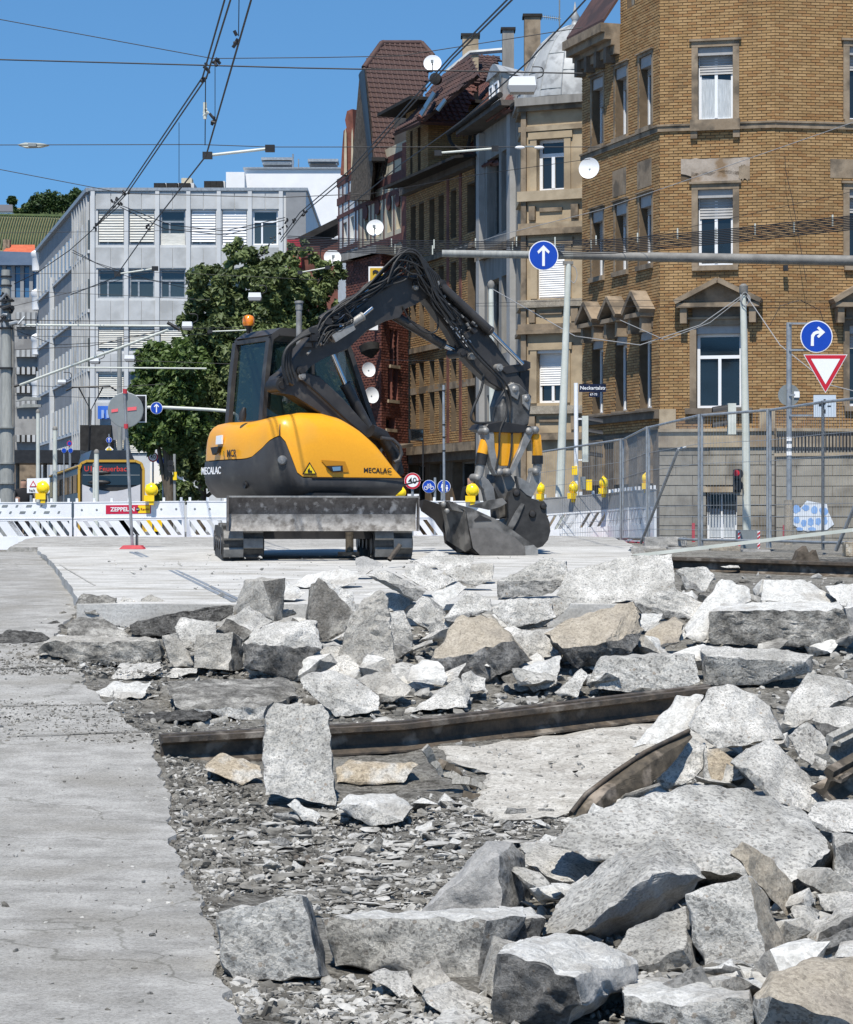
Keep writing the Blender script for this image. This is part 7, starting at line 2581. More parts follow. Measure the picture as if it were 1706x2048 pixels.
# grey plaster side front
hbl = [(fbl.u(974),fbl.u(998),11.3,14.0),(fbl.u(1003),fbl.u(1022),11.3,14.0),(fbl.u(974),fbl.u(998),7.2,9.8),(fbl.u(1003),fbl.u(1022),7.2,9.8),(fbl.u(974),fbl.u(998),3.4,5.9)]
mb = MB(); fbl.wall(mb,0,fbl.L,.85,15.1,hbl,.35); mb.build('side_wall',M['plaster'],HB)
for h in hbl:
 window(HB,fbl,h,.35,0,0,frame='poled',mull=1)
mb = MB()
for px in (966,1028):
 fbl.box(mb,fbl.u(px) - .22,fbl.u(px) + .22,0,.2,.85,15.0)
mb.build('pilaster',pm('plaster_pale',(.29,.285,.27),(.37,.36,.345),1.2,.9),HB)
mb = MB(); fbl.box(mb,0,fbl.L,0,.2,10.6,10.85); mb.build('band',M['sandst'],HB)
# eave, gutter and downpipe
mb = MB(); fbl.box(mb,-.5,fbl.L + .2,-.2,.75,15.1,15.28); mb.build('eave',M['soffit'],HB)
g0,g1 = plane_pts([(922,271)],(960,250,84),fbl.n)[0],fbl.p(fbl.L + .5,.8,15.35)
mb = MB(); mb.tube([fbl.p(-1.4,.82,15.3),fbl.p(fbl.L + .6,.82,15.36)],.1,10); mb.tube(smooth_path([fbl.p(-1.35,.82,15.25),fbl.p(-1.3,.7,14.9),fbl.p(-.9,.3,14.6),fbl.p(-.1,.12,14.4),fbl.p(-.1,.12,1)]),.06,8); mb.build('gutter',M['gutter'],HB,50)
# curved cornice of the bay and dome
cd = V(*XY(1150,78.9),0)
mb = MB(); mb.lathe([(2.0,zB(205)),(2.12,zB(200)),(2.12,zB(194)),(1.9,zB(192))],cd,(0,0,1),40); mb.build('bay_gutter',M['gutter'],HB,40)
dome = [(1.92,0),(1.88,.25),(1.72,.85),(1.45,1.45),(1.1,1.95),(.7,2.32),(.3,2.52),(.12,2.58),(.1,2.75),(.16,2.85),(.07,3.0),(.01,3.35)]
dz = zB(193)
mb = MB(); mb.lathe(dome,cd + FZ * dz,(0,0,1),36); do = mb.build('dome',M['zinc'],HB,70)
for k in range(16):
 t = 2 * math.pi * k / 16 + .1
 if math.sin(t) > .35:
  continue
 mb = MB(); mb.tube([cd + V(math.cos(t) * (r + .01),math.sin(t) * (r + .01),dz + h) for r,h in dome[:8]],.022,5); mb.build('seam',M['zinc'],do)
 for q in range(3):
  t2 = t + 2 * math.pi / 16
  j = (1 + q * 2 + (k % 2)) % 6
  r,h = dome[j]
  mb = MB(); mb.tube([cd + V(math.cos(t + (t2 - t) * s) * (r + .008),math.sin(t + (t2 - t) * s) * (r + .008),dz + h) for s in (0,.5,1)],.012,4); mb.build('seam',M['sback'],do)
# red roof strip and barrel dormer
nb = (fbl.n * .75 + FZ * .66).normalized()
_,pts = roof(HB,'roof',[(922,269),(1024,214),(1018,160),(985,150),(958,166),(934,222)],(975,240,83),nb,'tiler')
tiles(HB,pts,nb,fbl.d,M['tiler'],.26,.34,single=False)
fdm = Fac(XY(979,84.2),XY(1003,82.4))
fds = Fac(XY(1003,82.4),XY(1038,83.2))
zD = lambda py,d=83: CZ + (YH - py) / F * d
mb = MB()
mb.prism([fdm.p(0,0,zD(232)),fdm.p(fdm.L,0,zD(222)),fdm.p(fdm.L,0,zD(148)),fdm.p(0,0,zD(150))],fds.d * 2.2)
dm = mb.build('dormer',pm('dormer_plaster',(.42,.39,.33),(.55,.52,.46),3,.9,c3=(.3,.25,.2),scale3=2.5),HB)
for a,b in ((.25,.75),(1.0,1.6)):
 window(dm,fdm,(a,b,zD(205),zD(165)),-.02,0,0,mull=0,fw=.07)
mb = MB()
arc = [fdm.p(fdm.L * k / 8 if 0 else -.15 + (fdm.L + .3) * k / 8,.1,zD(150) + .42 * math.sin(math.pi * k / 8)) for k in range(9)]
mb.prism(arc,fds.d * 3.0)
mb.build('barrel_roof',M['zinc'],dm)
for nm,x0,x1,y0,y1,d,m in (('chimney',925,957,72,125,92,'sandl'),('chimney',1005,1028,60,120,90,'plaster'),('chimney',1049,1081,33,130,88,'sandst')):
 a,b = P(x0,y1,d),P(x1,y0,d)
 T = thing('chimney',{925: 'broad chimney left of the pair behind the tiled roofs',1005: 'slim pale chimney between two broader ones',1049: 'tall brown chimney next to the metal dome'}[x0],'chimney',V((a.x + b.x) / 2,d,a.z - 2),'chimneys above the house row')
 mb = MB(); mb.box(a.x,b.x,d,d + .6,a.z - 2,b.z); mb.build('stack',M[m],T)
 mb = MB(); mb.box(a.x - .06,b.x + .06,d - .06,d + .66,b.z,b.z + .1); mb.build('cap',M['gutter'],T)
T = thing('roof_aerial','thin television aerial on a pole beside the tall brown chimney','aerial',P(1119,80,88))
mb = MB(); mb.tube([P(1119,100,88),P(1119,-20,88)],.03,6); mb.build('pole',M['sback'],T)
mb = MB(); mb.tube([P(1082,33,88),P(1122,38,88)],.02,5)
for k in range(9):
 x = 1085 + k * 4; mb.tube([P(x,29 + k * .5,88),P(x,38 + k * .5,88)],.01,4)
mb.build('antenna_rods',M['sback'],T)
# ------------------------------------------------------------------ C: ochre brick house in shade
HC = thing('ochre_house','narrow ochre brick house with tiled hips, mostly in shade behind the boom','house',(*XY(880,89),.9))
fC = Fac(XY(813,93.2),XY(961,85.1))
hC = []
for (a,b) in ((4.85,7.5),(8.6,10.9),(11.8,13.5)):
 for x in (827,843.5,864.5,883,907.5,944):
  w = .5 if x < 940 else .8
  u = fC.u(x)
  hC.append((u - w * .62,u + w * .62,a,b))
hCg = [(fC.u(818),fC.u(850),.95,3.7),(fC.u(860),fC.u(884),.95,3.7),(fC.u(905),fC.u(950),.95,3.7)]
u855 = fC.u(857)
mb = MB(); fC.wall(mb,0,fC.L,.85,14.4,hC + hCg,.45)
fC.wall(mb,0,u855,14.4,17.2,[(fC.u(821),fC.u(826),14.7,16.4),(fC.u(836),fC.u(842),14.7,16.4)],.3)
mb.quad(fC.p(u855,0,14.2),fC.p(u855,-3.0,14.2),fC.p(u855,-3.0,17.2),fC.p(u855,0,17.2))
mb.build('wall',M['mortar'],HC)
bricks(HC,fC,0,fC.L,4.3,14.4,hC,seed=7,Lb=.27,Hb=.085)
bricks(HC,fC,0,u855,14.4,17.2,[(fC.u(821),fC.u(826),14.7,16.4),(fC.u(836),fC.u(842),14.7,16.4)],seed=8)
fCs = Fac(fC.p(u855,0,0)[:2],fC.p(u855,-2.2,0)[:2])
bricks(HC,fCs,0,2.2,14.4,17.2,[],seed=9)
for h in hC + hCg:
 window(HC,fC,h,.45,0,0,frame='poled',mull=0,transom=(h[3] - h[2]) * .6 if h[2] == 4.85 else 0)
for px in (897,922):
 mb = MB(); u = fC.u(px); fC.box(mb,u - .14,u + .14,0,.035,4.4,14.2); mb.build('quoin_strip',M['redbr'],HC)
for z0_,z1_,w,m in ((4.05,4.35,.35,'sandst'),(7.9,8.1,.12,'sandst'),(11.2,11.4,.12,'sandst'),(3.75,4.05,.1,'sanddk'),(14.0,14.3,.3,'soffit')):
 mb = MB(); fC.box(mb,0,fC.L,0,w,z0_,z1_); mb.build('band',M[m],HC)
for (a,b) in ((6.35,6.6),):
 mb = MB(); fC.box(mb,0,fC.L,-.3,.02,a,b); mb.build('stone_transom',M['sandst'],HC)
mb = MB(); mb.prism([fC.p(u855,-.1,14.3),fC.p(fC.L + .4,-.1,14.3),fC.p(fC.L + .4,1.1,14.15),fC.p(u855 - 2.2,1.1,14.15),fC.p(u855 - 2.2,.05,14.3)],V(0,0,.1)); mb.build('eave',M['gutter'],HC)
nC = (fC.n * .7 + FZ * .71).normalized()
_,pts = roof(HC,'roof',[(828,372),(862,334),(926,244),(957,166),(984,150),(1000,210),(960,262),(985,300),(998,325),(956,330),(890,350)],(956,330,85.6),nC,'tiler')
tiles(HC,pts,nC,fC.d,M['tiler'],.26,.34,single=False)
# hip over the wall dormer: eave slab, left slope and near slope
mb = MB(); mb.prism([fC.p(-.9,.9,17.15),fC.p(u855 + .55,.9,17.15),fC.p(u855 + .55,-3,17.15),fC.p(-.9,-3,17.15)],V(0,0,.12)); mb.build('dormer_eave',M['gutter'],HC)
nL = (fC.n * .78 + FZ * .62).normalized()
_,pts = roof(HC,'hip_roof',[(784,268),(832,226),(872,165),(938,112),(955,150),(842,242)],(842,243,88.5),nL,'tile')
tiles(HC,pts,nL,fC.d,M['tile'],.26,.34,single=False)
nN = (fC.d * .66 + FZ * .75).normalized()
_,pts = roof(HC,'hip_roof',[(842,243),(952,153),(958,163),(934,222),(925,247)],(842,243,88.5),nN,'tiler')
tiles(HC,pts,nN,-fC.n,M['tiler'],.24,.3,single=True)
a,b = plane_pts([(838,241),(955,150)],(842,243,88.5),nN)
mb = MB(); mb.tube([a + FZ * .06,b + FZ * .06],.11,8); mb.build('ridge',M['tiler'],HC,50)
_,pts = roof(HC,'back_roof',[(915,160),(944,113),(1000,112),(985,150),(958,166)],(950,140,92.5),(fC.d * .5 + FZ * .86).normalized(),'tile')
tiles(HC,pts,(fC.d * .5 + FZ * .86).normalized(),-fC.n,M['tile'],.24,.3,single=False)
mb = MB(); mb.tube([P(893,145,92),P(940,106,92),P(1010,100,92)],.1,6); mb.build('ridge_flashing',M['zinc'],HC)
for k,pix in enumerate(([(838,226),(865,182),(870,186),(843,232)],[(871,218),(888,196),(892,200),(876,222)])):
 _,pp = roof(HC,'roof_light',pix,(850,205,88.2),nL,'glassb',.05)
# ------------------------------------------------------------------ D: half-timbered house with the big tiled roof
HD = thing('half_timbered_house','cream and oxblood half-timbered house under the steep big tiled roof','house',(*XY(765,96),.9))
fD = Fac(XY(716,99.4),XY(814,93.3))
zDd = lambda py,d=96: CZ + (YH - py) / F * d
hD = [(fD.u(x) - .28,fD.u(x) + .28,zDd(468),zDd(415)) for x in (733,757,779,797)]
mb = MB(); fD.wall(mb,0,fD.L,.85,zDd(300),hD,.3); mb.build('wall',M['cream'],HD)
for h in hD:
 window(HD,fD,h,.3,0,0,mull=0,frame='timber')
 mb = MB(); c_ = fD.p((h[0] + h[1]) / 2,.02,h[3] + .1); mb.lathe([(.3,.04),(.3,-.02)],c_,fD.n,14); mb.build('arch_ornament',M['timber'],HD)
for y0,y1 in ((318,330),(355,372),(388,398),(478,495)):
 mb = MB(); fD.box(mb,0,fD.L,0,.03,zDd(y1),zDd(y0)); mb.build('timber_beam',M['timber'],HD)
for px in (718,726,742,750,768,788,804):
 mb = MB(); u = fD.u(px); fD.box(mb,u - .07,u + .07,0,.012,zDd(500),zDd(318)); mb.build('timber_post',M['timber'],HD)
mb = MB(); u = fD.u(810); fD.box(mb,u - .2,u + .28,0,.05,.85,zDd(305)); mb.build('brick_quoin',M['redbr'],HD)
for px in (745,752,760,768,775):
 mb = MB(); mb.bar(fD.p(fD.u(px),.12,zDd(352)),fD.p(fD.u(px + 5),.12,zDd(322)),.05,.08,fD.n); mb.build('timber_brace',M['gutter'],HD)
nD = (fD.d * .80 + FZ * .6).normalized()
rfpix = [(764,86),(843,86),(862,107),(856,158),(835,225),(812,239),(790,262),(790,303),(768,318),(746,321),(736,236),(728,136)]
_,ptsD = roof(HD,'roof',rfpix,(746,321,95.5),nD,'tile')
tiles(HD,ptsD,nD,-fD.n,M['tile'],.226,.285,single=True)
e = plane_pts([(764,86),(843,86),(866,112),(728,136)],(746,321,95.5),nD)
mb = MB(); mb.tube([e[0],e[1]],.12,8); mb.tube([e[0],e[3]],.12,8); mb.tube([e[1],e[2]],.12,8); mb.build('ridge',M['tile'],HD,50)
mb = MB(); fD.box(mb,fD.u(772),fD.L + .2,-5,-.35,12,17.6); mb.build('attic',M['soffit'],HD)
# dark gable side with overhanging verge
gp = plane_pts([(728,136),(736,236),(746,321),(742,350),(742,395)],(746,321,95.5),nD)
mb = MB()
mb.prism([P(727,138,96.3),P(738,250,96.0),P(746,335,95.8),P(740,400,96.5),P(700,400,99.8),P(703,345,99.8),P(712,230,99.2),P(719,150,98.5)],V(.1,.3,0))
mb.build('gable',M['darkwood'],HD)
mb = MB(); mb.prism([P(728,136,95.9),P(746,322,95.3),P(738,322,95.9),P(717,150,97.9),P(720,144,97.5)],V(.02,.1,0)); mb.build('verge_board',M['black'],HD)
mb = MB(); a = plane_pts([(746,318),(768,318)],(746,321,95.3),nD); mb.box(a[0].x - .05,a[1].x + .05,a[0].y - .35,a[0].y + .1,a[0].z - .12,a[0].z + .02); mb.build('gutter',M['gutter'],HD)
# low red brick front wing with flat grey cap
HF = thing('brick_wing','red brick wing with a flat grey cap and yellow number sign','house',(*XY(740,90),.9))
ff1 = Fac(XY(692,93),XY(762,90))
ff2 = Fac(XY(762,90),XY(816,92.3))
zF = lambda py,d=91: CZ + (YH - py) / F * d
mb = MB()
h2 = [(ff2.u(779),ff2.u(787),zF(730),zF(660)),(ff2.u(789),ff2.u(796),zF(730),zF(660)),(ff2.u(775),ff2.u(784),zF(800),zF(735)),(ff2.u(786),ff2.u(795),zF(800),zF(735)),(ff2.u(771),ff2.u(790),zF(858),zF(835))]
ff1.wall(mb,0,ff1.L,.85,zF(512),[],.2)
ff2.wall(mb,0,ff2.L,.85,zF(512),h2,.25)
mb.build('wall',M['redbr'],HF)
for h in h2:
 window(HF,ff2,h,.25,0,0,mull=0,frame='timber',sill=(.05,.08,.12,'sandl'))
bmats = [pm('brick_wine',(.14,.05,.036),(.2,.07,.05),5,.9),M['redbr'],pm('brick_rust',(.19,.07,.046),(.27,.1,.07),5,.9),M['timber']]
bricks(HF,ff2,0,ff2.L,.95,zF(514),h2,seed=12,mats=bmats,Lb=.3,Hb=.1)
bricks(HF,ff1,0,ff1.L,.95,zF(514),[],seed=13,mats=bmats,Lb=.3,Hb=.1)
mb = MB(); mb.prism([ff1.p(-.3,.3,zF(513)),ff1.p(ff1.L + .25,.3,zF(513)),ff2.p(ff2.L * .55,.3,zF(513)),ff2.p(ff2.L * .55,-2,zF(513)),ff1.p(-.3,-2,zF(513))],V(0,0,.3)); mb.build('roof_cap',M['plaster'],HF)
mb = MB(); mb.prism([P(737,576,89.4),P(768,576,89.4),P(768,533,89.4),P(737,533,89.4)],V(0,.1,0)); sg = mb.build('number_sign',M['enam'],HF)
mb = MB(); mb.prism([P(740,573,89.39),P(766,573,89.39),P(766,536,89.39),P(740,536,89.39)],V(0,-.01,0)); mb.build('sign_field',pm('sign_ochre',(.6,.38,.03)),sg)
mb = MB(); mb.text('2',P(752.5,553,89.35),FX,FZ,.6,align='CENTER',bold=.02,ext=.006); mb.build('lettering',M['black'],sg)
mb = MB(); mb.prism([P(738,660,89.4),P(756,660,89.4),P(756,640,89.4),P(738,640,89.4)],V(0,.1,0)); mb.build('white_sign',M['enam'],HF)
mb = MB(); mb.lathe([(.05,.5),(.35,.25),(.38,0),(.1,-.1)],P(738,690,89.3),(.2,-.2,-1),16); mb.build('wall_lamp',M['gutter'],HF,40)
mb = MB(); mb.bar(P(770,898,89.6),P(815,890,91),.5,.12); mb.build('canopy',M['sanddk'],HF)
dish(750,455,90,.32,'big white satellite dish in front of the half-timbered house',-.1,.3)
dish(665,515,92,.33,'big white satellite dish at the right top edge of the trees',.15,.3)
dish(738,739,88.5,.27,'white satellite dish right of the cab, upper of two',.55,.1,False)
dish(744,790,88.5,.3,'white satellite dish right of the cab, lower of two',.6,.1,False)
dish(865,126,89,.33,'white satellite dish with a feed arm on the big tiled roof',-.05,.3)
mb = MB(); mb.lathe([(.05,0),(.2,.05),(.22,.3),(.1,.35)],P(875,160,89),(-.3,-.9,0),14); solo('roof_horn',mb,M['gutter'],'dark round roof fan just below the rooftop dish','fan',smooth=40)
# ------------------------------------------------------------------ E: red gabled house at the end of the row
HE = thing('gabled_house','oxblood and white timbered house with a curved gable at the row end','house',(*XY(696,101),.9))
fE = Fac(XY(676,103),XY(717,99.6))
zE = lambda py,d=101: CZ + (YH - py) / F * d
mb = MB(); fE.wall(mb,0,fE.L,.85,zE(345),[(fE.u(690) - .3,fE.u(690) + .3,zE(480),zE(440)),(fE.u(704) - .3,fE.u(704) + .3,zE(480),zE(435))],.3); mb.build('wall',pm('plaster_white',(.55,.55,.53),(.66,.66,.64),2,.9),HE)
for px in (690,704):
 window(HE,fE,(fE.u(px) - .3,fE.u(px) + .3,zE(480),zE(438)),.3,0,0,mull=0,frame='timber')
for y0,y1 in ((345,362),(385,400),(420,428),(490,500)):
 mb = MB(); fE.box(mb,-.1,fE.L,0,.03,zE(y1),zE(y0)); mb.build('timber_beam',M['timber'],HE)
for px in (678,686,698,712):
 mb = MB(); fE.box(mb,fE.u(px) - .12,fE.u(px) + .1,0,.012,zE(500),zE(345)); mb.build('timber_post',M['timber'],HE)
mb = MB(); mb.prism([P(x,y,101) for x,y in ((681,350),(684,300),(687,262),(693,256),(690,240),(694,222),(704,218),(708,224),(709,262),(712,300),(716,350))],V(.2,.5,0)); gb_ = mb.build('curved_gable',M['redbr'],HE)
for a,b in ((688,694),(702,707)):
 mb = MB(); mb.prism([P(a,350,100.9),P(b,350,100.9),P(b - 1,268,100.9),P((a + b) / 2,256,100.9),P(a + 1,268,100.9)],V(0,-.08,0)); mb.build('gable_stripe',M['cream'],gb_)
mb = MB(); mb.prism([P(705,218,100.8),P(711,222,101.5),P(716,350,101.5),P(712,350,100.8)],V(.3,.4,0)); mb.build('gable_coping',M['timber'],gb_)
# ------------------------------------------------------------------ low sheds behind the trees
SH = thing('low_shed','low building with a dark grey roof and red wall above the trees','building',(*XY(625,112),.9))
mb = MB(); mb.prism([P(585,480,112),P(690,428,112),P(690,440,112),P(590,492,112)],V(0,4,0)); mb.build('roof',M['gutter'],SH)
mb = MB(); mb.box(*sorted((P(575,0,112.4).x,P(690,0,112.4).x)),112.4,116,.85,P(0,478,112.4).z); mb.build('wall',M['redbr'],SH)
mb = MB(); mb.box(*sorted((P(604,0,110).x,P(640,0,110).x)),110,111,P(0,515,110).z,P(0,492,110).z); mb.build('chimney_block',M['timber'],SH)
mb = MB(); mb.box(*sorted((P(574,0,111).x,P(602,0,111).x)),111,112,P(0,530,111).z,P(0,478,111).z); mb.build('red_panel',M['red'],SH)
# ------------------------------------------------------------------ G: white panel office block
M['panel'] = pm('facade_panel',(.4,.405,.4),(.5,.505,.5),.8,.7,c3=(.34,.343,.335),scale3=.5)
M['panelw'] = pm('facade_pilaster',(.49,.495,.49),(.57,.575,.57),.8,.55)
M['blindw'] = pm('blind_white',(.7,.7,.7),(.8,.8,.8),6,.7,stretch=(.6,1,6))
M['blindb'] = pm('blind_beige',(.5,.49,.44),(.68,.66,.6),5,.7,stretch=(.6,1,7))
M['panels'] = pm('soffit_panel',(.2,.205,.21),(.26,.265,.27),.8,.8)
HG = thing('office_block','long white-grey panel office block behind the tram, left of the trees','office',(*XY(180,143),.9))
fG = Fac(XY(180,143),XY(612,143))
sG = 143 / F
zG = lambda py: CZ + (YH - py) * sG
cols = [(196,248),(258,309),(320,371),(382,432),(444,494),(505,556)]
rowsG = [(420,490),(538,596),(652,702),(745,800),(858,912)]
holes = [(fG.u(a),fG.u(b),zG(q),zG(p)) for p,q in rowsG for a,b in cols]
mb = MB(); fG.wall(mb,0,fG.L,.85,zG(382),holes,.3); mb.quad(fG.p(fG.L,0,.85),fG.p(fG.L,-30,.85),fG.p(fG.L,-30,zG(382)),fG.p(fG.L,0,zG(382))); mb.build('wall',M['panelw'],HG)
mb = MB(); mb.prism([fG.p(-.1,.15,zG(382)),fG.p(fG.L + .1,.15,zG(382)),fG.p(fG.L + .1,-30,zG(382)),fG.p(-8,-32,zG(382))],V(0,0,.18)); mb.build('roof_slab',M['galv'],HG)
kinds = {(0,0): 'b',(0,1): 'b',(0,2): 'd',(0,3): 'w',(0,4): 'W',(0,5): 'o'}
for r,(p,q) in enumerate(rowsG):
 for c,(a,b) in enumerate(cols):
  h = (fG.u(a),fG.u(b),zG(q),zG(p))
  mb = MB()
  fw = .1
  fG.box(mb,h[0],h[1],-.3,-.2,h[2],h[2] + fw); fG.box(mb,h[0],h[1],-.3,-.2,h[3] - fw,h[3]); fG.box(mb,h[0],h[0] + fw,-.3,-.2,h[2] + fw,h[3] - fw); fG.box(mb,h[1] - fw,h[1],-.3,-.2,h[2] + fw,h[3] - fw)
  um = (h[0] + h[1]) / 2 - .2
  fG.box(mb,um - .05,um + .05,-.3,-.2,h[2] + fw,h[3] - .7); fG.box(mb,h[0] + fw,h[1] - fw,-.3,-.2,h[3] - .72,h[3] - .62)
  wn_ = mb.build('window',M['winwhite'] if kinds.get((r,c)) == 'o' else M['galv'],HG)
  mb = MB(); mb.quad(fG.p(h[0],-.27,h[2]),fG.p(h[1],-.27,h[2]),fG.p(h[1],-.27,h[3]),fG.p(h[0],-.27,h[3])); mb.build('pane',M['glassb'],wn_)
  k = kinds.get((r,c),'b' if r in (2,4) else ('b' if (r == 3 and c != 1) else ''))
  if k in ('b','w','W'):
   mb = MB(); lo = h[2] + (.0 if k == 'W' else .18)
   n = 12
   for i in range(n):
    z1_,z0_ = h[3] - (h[3] - lo) * i / n,h[3] - (h[3] - lo) * (i + 1) / n
    mb.quad(fG.p(h[0] + .04,-.14,z1_),fG.p(h[1] - .04,-.14,z1_),fG.p(h[1] - .04,-.1,z0_ + .02),fG.p(h[0] + .04,-.1,z0_ + .02))
   mb.build('blind',M['blindb' if k == 'b' else 'blindw'],wn_)
  elif k == 'd':
   mb = MB(); mb.quad(fG.p(h[0] + .04,-.12,h[2]),fG.p(h[1] - .04,-.12,h[2]),fG.p(h[1] - .04,-.12,h[2] + .7),fG.p(h[0] + .04,-.12,h[2] + .7)); mb.build('blind',M['blindb'],wn_)
edges = [(382,418)] + [(rowsG[i][1] + 2,rowsG[i + 1][0] - 2) for i in range(4)]
for y0,y1 in edges:
 for a,b in cols:
  mb = MB(); fG.box(mb,fG.u(a - 4) ,fG.u((a + b) / 2) - .02,0,.06,zG(y1),zG(y0 + 3)); mb.build('panel',M['panel'],HG)
  mb = MB(); fG.box(mb,fG.u((a + b) / 2) + .02,fG.u(b + 4),0,.06,zG(y1),zG(y0 + 3)); mb.build('panel',M['panel'],HG)
for x in (186,253,315,377,438,500,562):
 mb = MB(); fG.box(mb,fG.u(x - 4),fG.u(x + 4),0,.16,.85,zG(383)); mb.build('pilaster',M['panelw'],HG)
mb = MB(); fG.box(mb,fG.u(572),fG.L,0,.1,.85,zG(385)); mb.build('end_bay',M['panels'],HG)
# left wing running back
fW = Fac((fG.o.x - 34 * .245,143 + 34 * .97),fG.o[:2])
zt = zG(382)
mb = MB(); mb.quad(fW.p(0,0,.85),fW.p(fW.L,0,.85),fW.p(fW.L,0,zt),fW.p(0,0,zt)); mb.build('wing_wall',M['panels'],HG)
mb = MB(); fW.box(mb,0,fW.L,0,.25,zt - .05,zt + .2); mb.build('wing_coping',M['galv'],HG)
for r in range(5):
 z1_ = zt - 1.7 - r * 3.47
 mb = MB(); fW.box(mb,0,fW.L,.02,.1,z1_ - 1.75,z1_); bd = mb.build('window_band',M['glassb'],HG)
 for k in range(15):
  u = .8 + k * (fW.L - 1.4) / 14
  mb = MB(); fW.box(mb,u - .3,u + .3,.1,.17,z1_ - 1.75,z1_); mb.build('fin',M['panelw'],bd)
 mb = MB(); fW.box(mb,0,fW.L,.02,.14,z1_ - 1.95,z1_ - 1.76); mb.build('band_sill',M['panelw'],HG)
for k in range(7):
 mb = MB(); u = fW.L - .4 - k * 1.35; fW.box(mb,u - .12,u + .12,.02,.2,.9,zt - .2); mb.build('corner_fin',M['panel'],HG)
for k in range(26):
 mb = MB(); u = .5 + k * (fW.L - 1) / 25; fW.box(mb,u - .3,u + .25,.02,.12,.9,6.3); mb.build('base_fin',M['panelw'],HG)
mb = MB(); u = fW.u(108); fW.box(mb,u - .35,u + .35,.02,.3,3,zt - 3); mb.build('down_pipe',M['panelw'],HG)
e_ = fW.p(0,.3,0)
for y in (525,603,692,780):
 z_ = CZ + (YH - y) / F * 176
 mb = MB(); mb.lathe([(.3,-.7),(.42,-.65),(.45,.3),(.52,.4),(.52,.65),(.4,.75),(.1,.9)],V(*XY(76,175.5),z_),(0,0,1),18); mb.build('round_bay',M['enam'],HG,40)
mb = MB(); mb.prism([P(222,880,142),P(250,880,142),P(250,838,142),P(222,838,142)],V(0,.2,0)); mb.build('entrance_panel',M['panels'],HG)
mb = MB(); mb.prism([P(196,838,142.6),P(222,838,142.6),P(222,812,142.6),P(196,812,142.6)],V(0,-.1,0)); sg = mb.build('blue_sign',pm('sign_azure',(.03,.12,.5),(.05,.17,.6),2,.5),HG)
for x in (203,213):
 mb = MB(); mb.prism([P(x,836,142.4),P(x + 5,836,142.4),P(x + 5,820,142.4),P(x,820,142.4)],V(0,-.05,0)); mb.build('sign_figure',pm('sign_pale',(.3,.4,.62)),sg)
mb = MB(); mb.box(*sorted((P(160,0,141.6).x,P(222,0,141.6).x)),141.6,142.8,.9,P(0,850,141.6).z); mb.build('entrance_recess',M['gutter'],HG)
HW = thing('white_block','plain white rooftop block behind the office with air handling units','building',(*XY(565,195),.9))
mb = MB(); mb.box(*sorted((P(490,0,195).x,P(720,0,195).x)),195,215,.9,P(0,338,195).z); mb.box(*sorted((P(452,0,194).x,P(489,0,194).x)),194,214,.9,P(0,344,194).z); mb.build('wall',pm('render_white',(.72,.71,.7),(.8,.79,.78),.6,.8),HW)
mb = MB(); mb.box(*sorted((P(486,0,194.8).x,P(722,0,194.8).x)),194.8,215.2,P(0,338,195).z,P(0,335,195).z); mb.build('parapet',M['galv'],HW)
for x0,x1,y0 in ((525,583,315),(618,674,318)):
 mb = MB(); a,b = P(x0,335,197),P(x1,y0,197); mb.box(a.x,b.x,197,199,a.z + .25,b.z - .3); mb.box(a.x - .1,b.x + .1,196.9,199.1,b.z - .22,b.z); un = mb.build('air_unit',M['galv'],HW)
 mb = MB(); mb.box(a.x + .1,b.x - .1,196.98,197,a.z + .35,b.z - .45); mb.build('louvre',M['gutter'],un)
mb = MB(); mb.tube([P(586,335,196),P(586,308,196)],.08,6); mb.tube([P(597,335,196),P(597,318,196)],.06,6); mb.build('flue',M['galv'],HW)
for nm,x0,x1,y0,y1,lab in (('apartment_block',313,388,366,384,'tiny pale apartment block with dark balconies on the skyline'),('apartment_block',413,450,362,384,'second pale apartment block on the skyline beside the white block')):
 d = 420
 T = thing(nm,lab,'building',(*XY((x0 + x1) / 2,d),.9),'apartment blocks on the skyline')
 a,b = P(x0,y1,d),P(x1,y0,d)
 mb = MB(); mb.box(a.x,b.x,d,d + 15,.9,b.z); mb.build('wall',pm('far_render',(.6,.59,.57),rough=.9),T)
 for k in range(3):
  mb = MB(); mb.box(a.x - .3 + k * (b.x - a.x) / 3,a.x + (k + .75) * (b.x - a.x) / 3,d - 1.5,d,b.z - 1.3,b.z - .2); mb.build('balcony',M['gutter'],T)
 if x0 == 313:
  mb = MB(); q = P(372,362,d); mb.box(q.x - .9,q.x + .9,d + 1,d + 4,b.z,b.z + 1.0); mb.build('lift_house',M['cream'],T)
# left background blocks
HL = thing('glass_block','blue glazed block at the left behind the big mast','building',(*XY(40,205),.9))
mb = MB(); mb.box(*sorted((P(-60,0,205).x,P(76,0,205).x)),205,225,P(0,600,205).z,P(0,520,205).z); mb.build('glass_wall',glass('blue_glass',(.05,.13,.25),.1),HL)
mb = MB(); mb.prism([P(-60,500,204),P(70,505,204),P(78,530,204),P(-60,530,204)],V(0,12,0)); mb.build('roof',pm('roof_blue',(.12,.16,.22),(.17,.21,.27),1,.4,.3),HL)
for k in range(4):
 mb = MB(); q = P(8 + k * 18,560,204.7); mb.box(q.x - .15,q.x + .15,204.7,205.1,P(0,600,205).z,P(0,528,205).z); mb.build('mullion',M['panels'],HL)
HL2 = thing('concrete_block_house','grey concrete block with window bands left of the office','building',(*XY(40,190),.9))
mb = MB(); mb.box(*sorted((P(-70,0,190).x,P(76,0,190).x)),190,204,.9,P(0,595,190).z); mb.build('wall',pm('concrete_far',(.27,.265,.25),(.36,.35,.335),.5,.95,c3=(.2,.195,.19),scale3=.6),HL2)
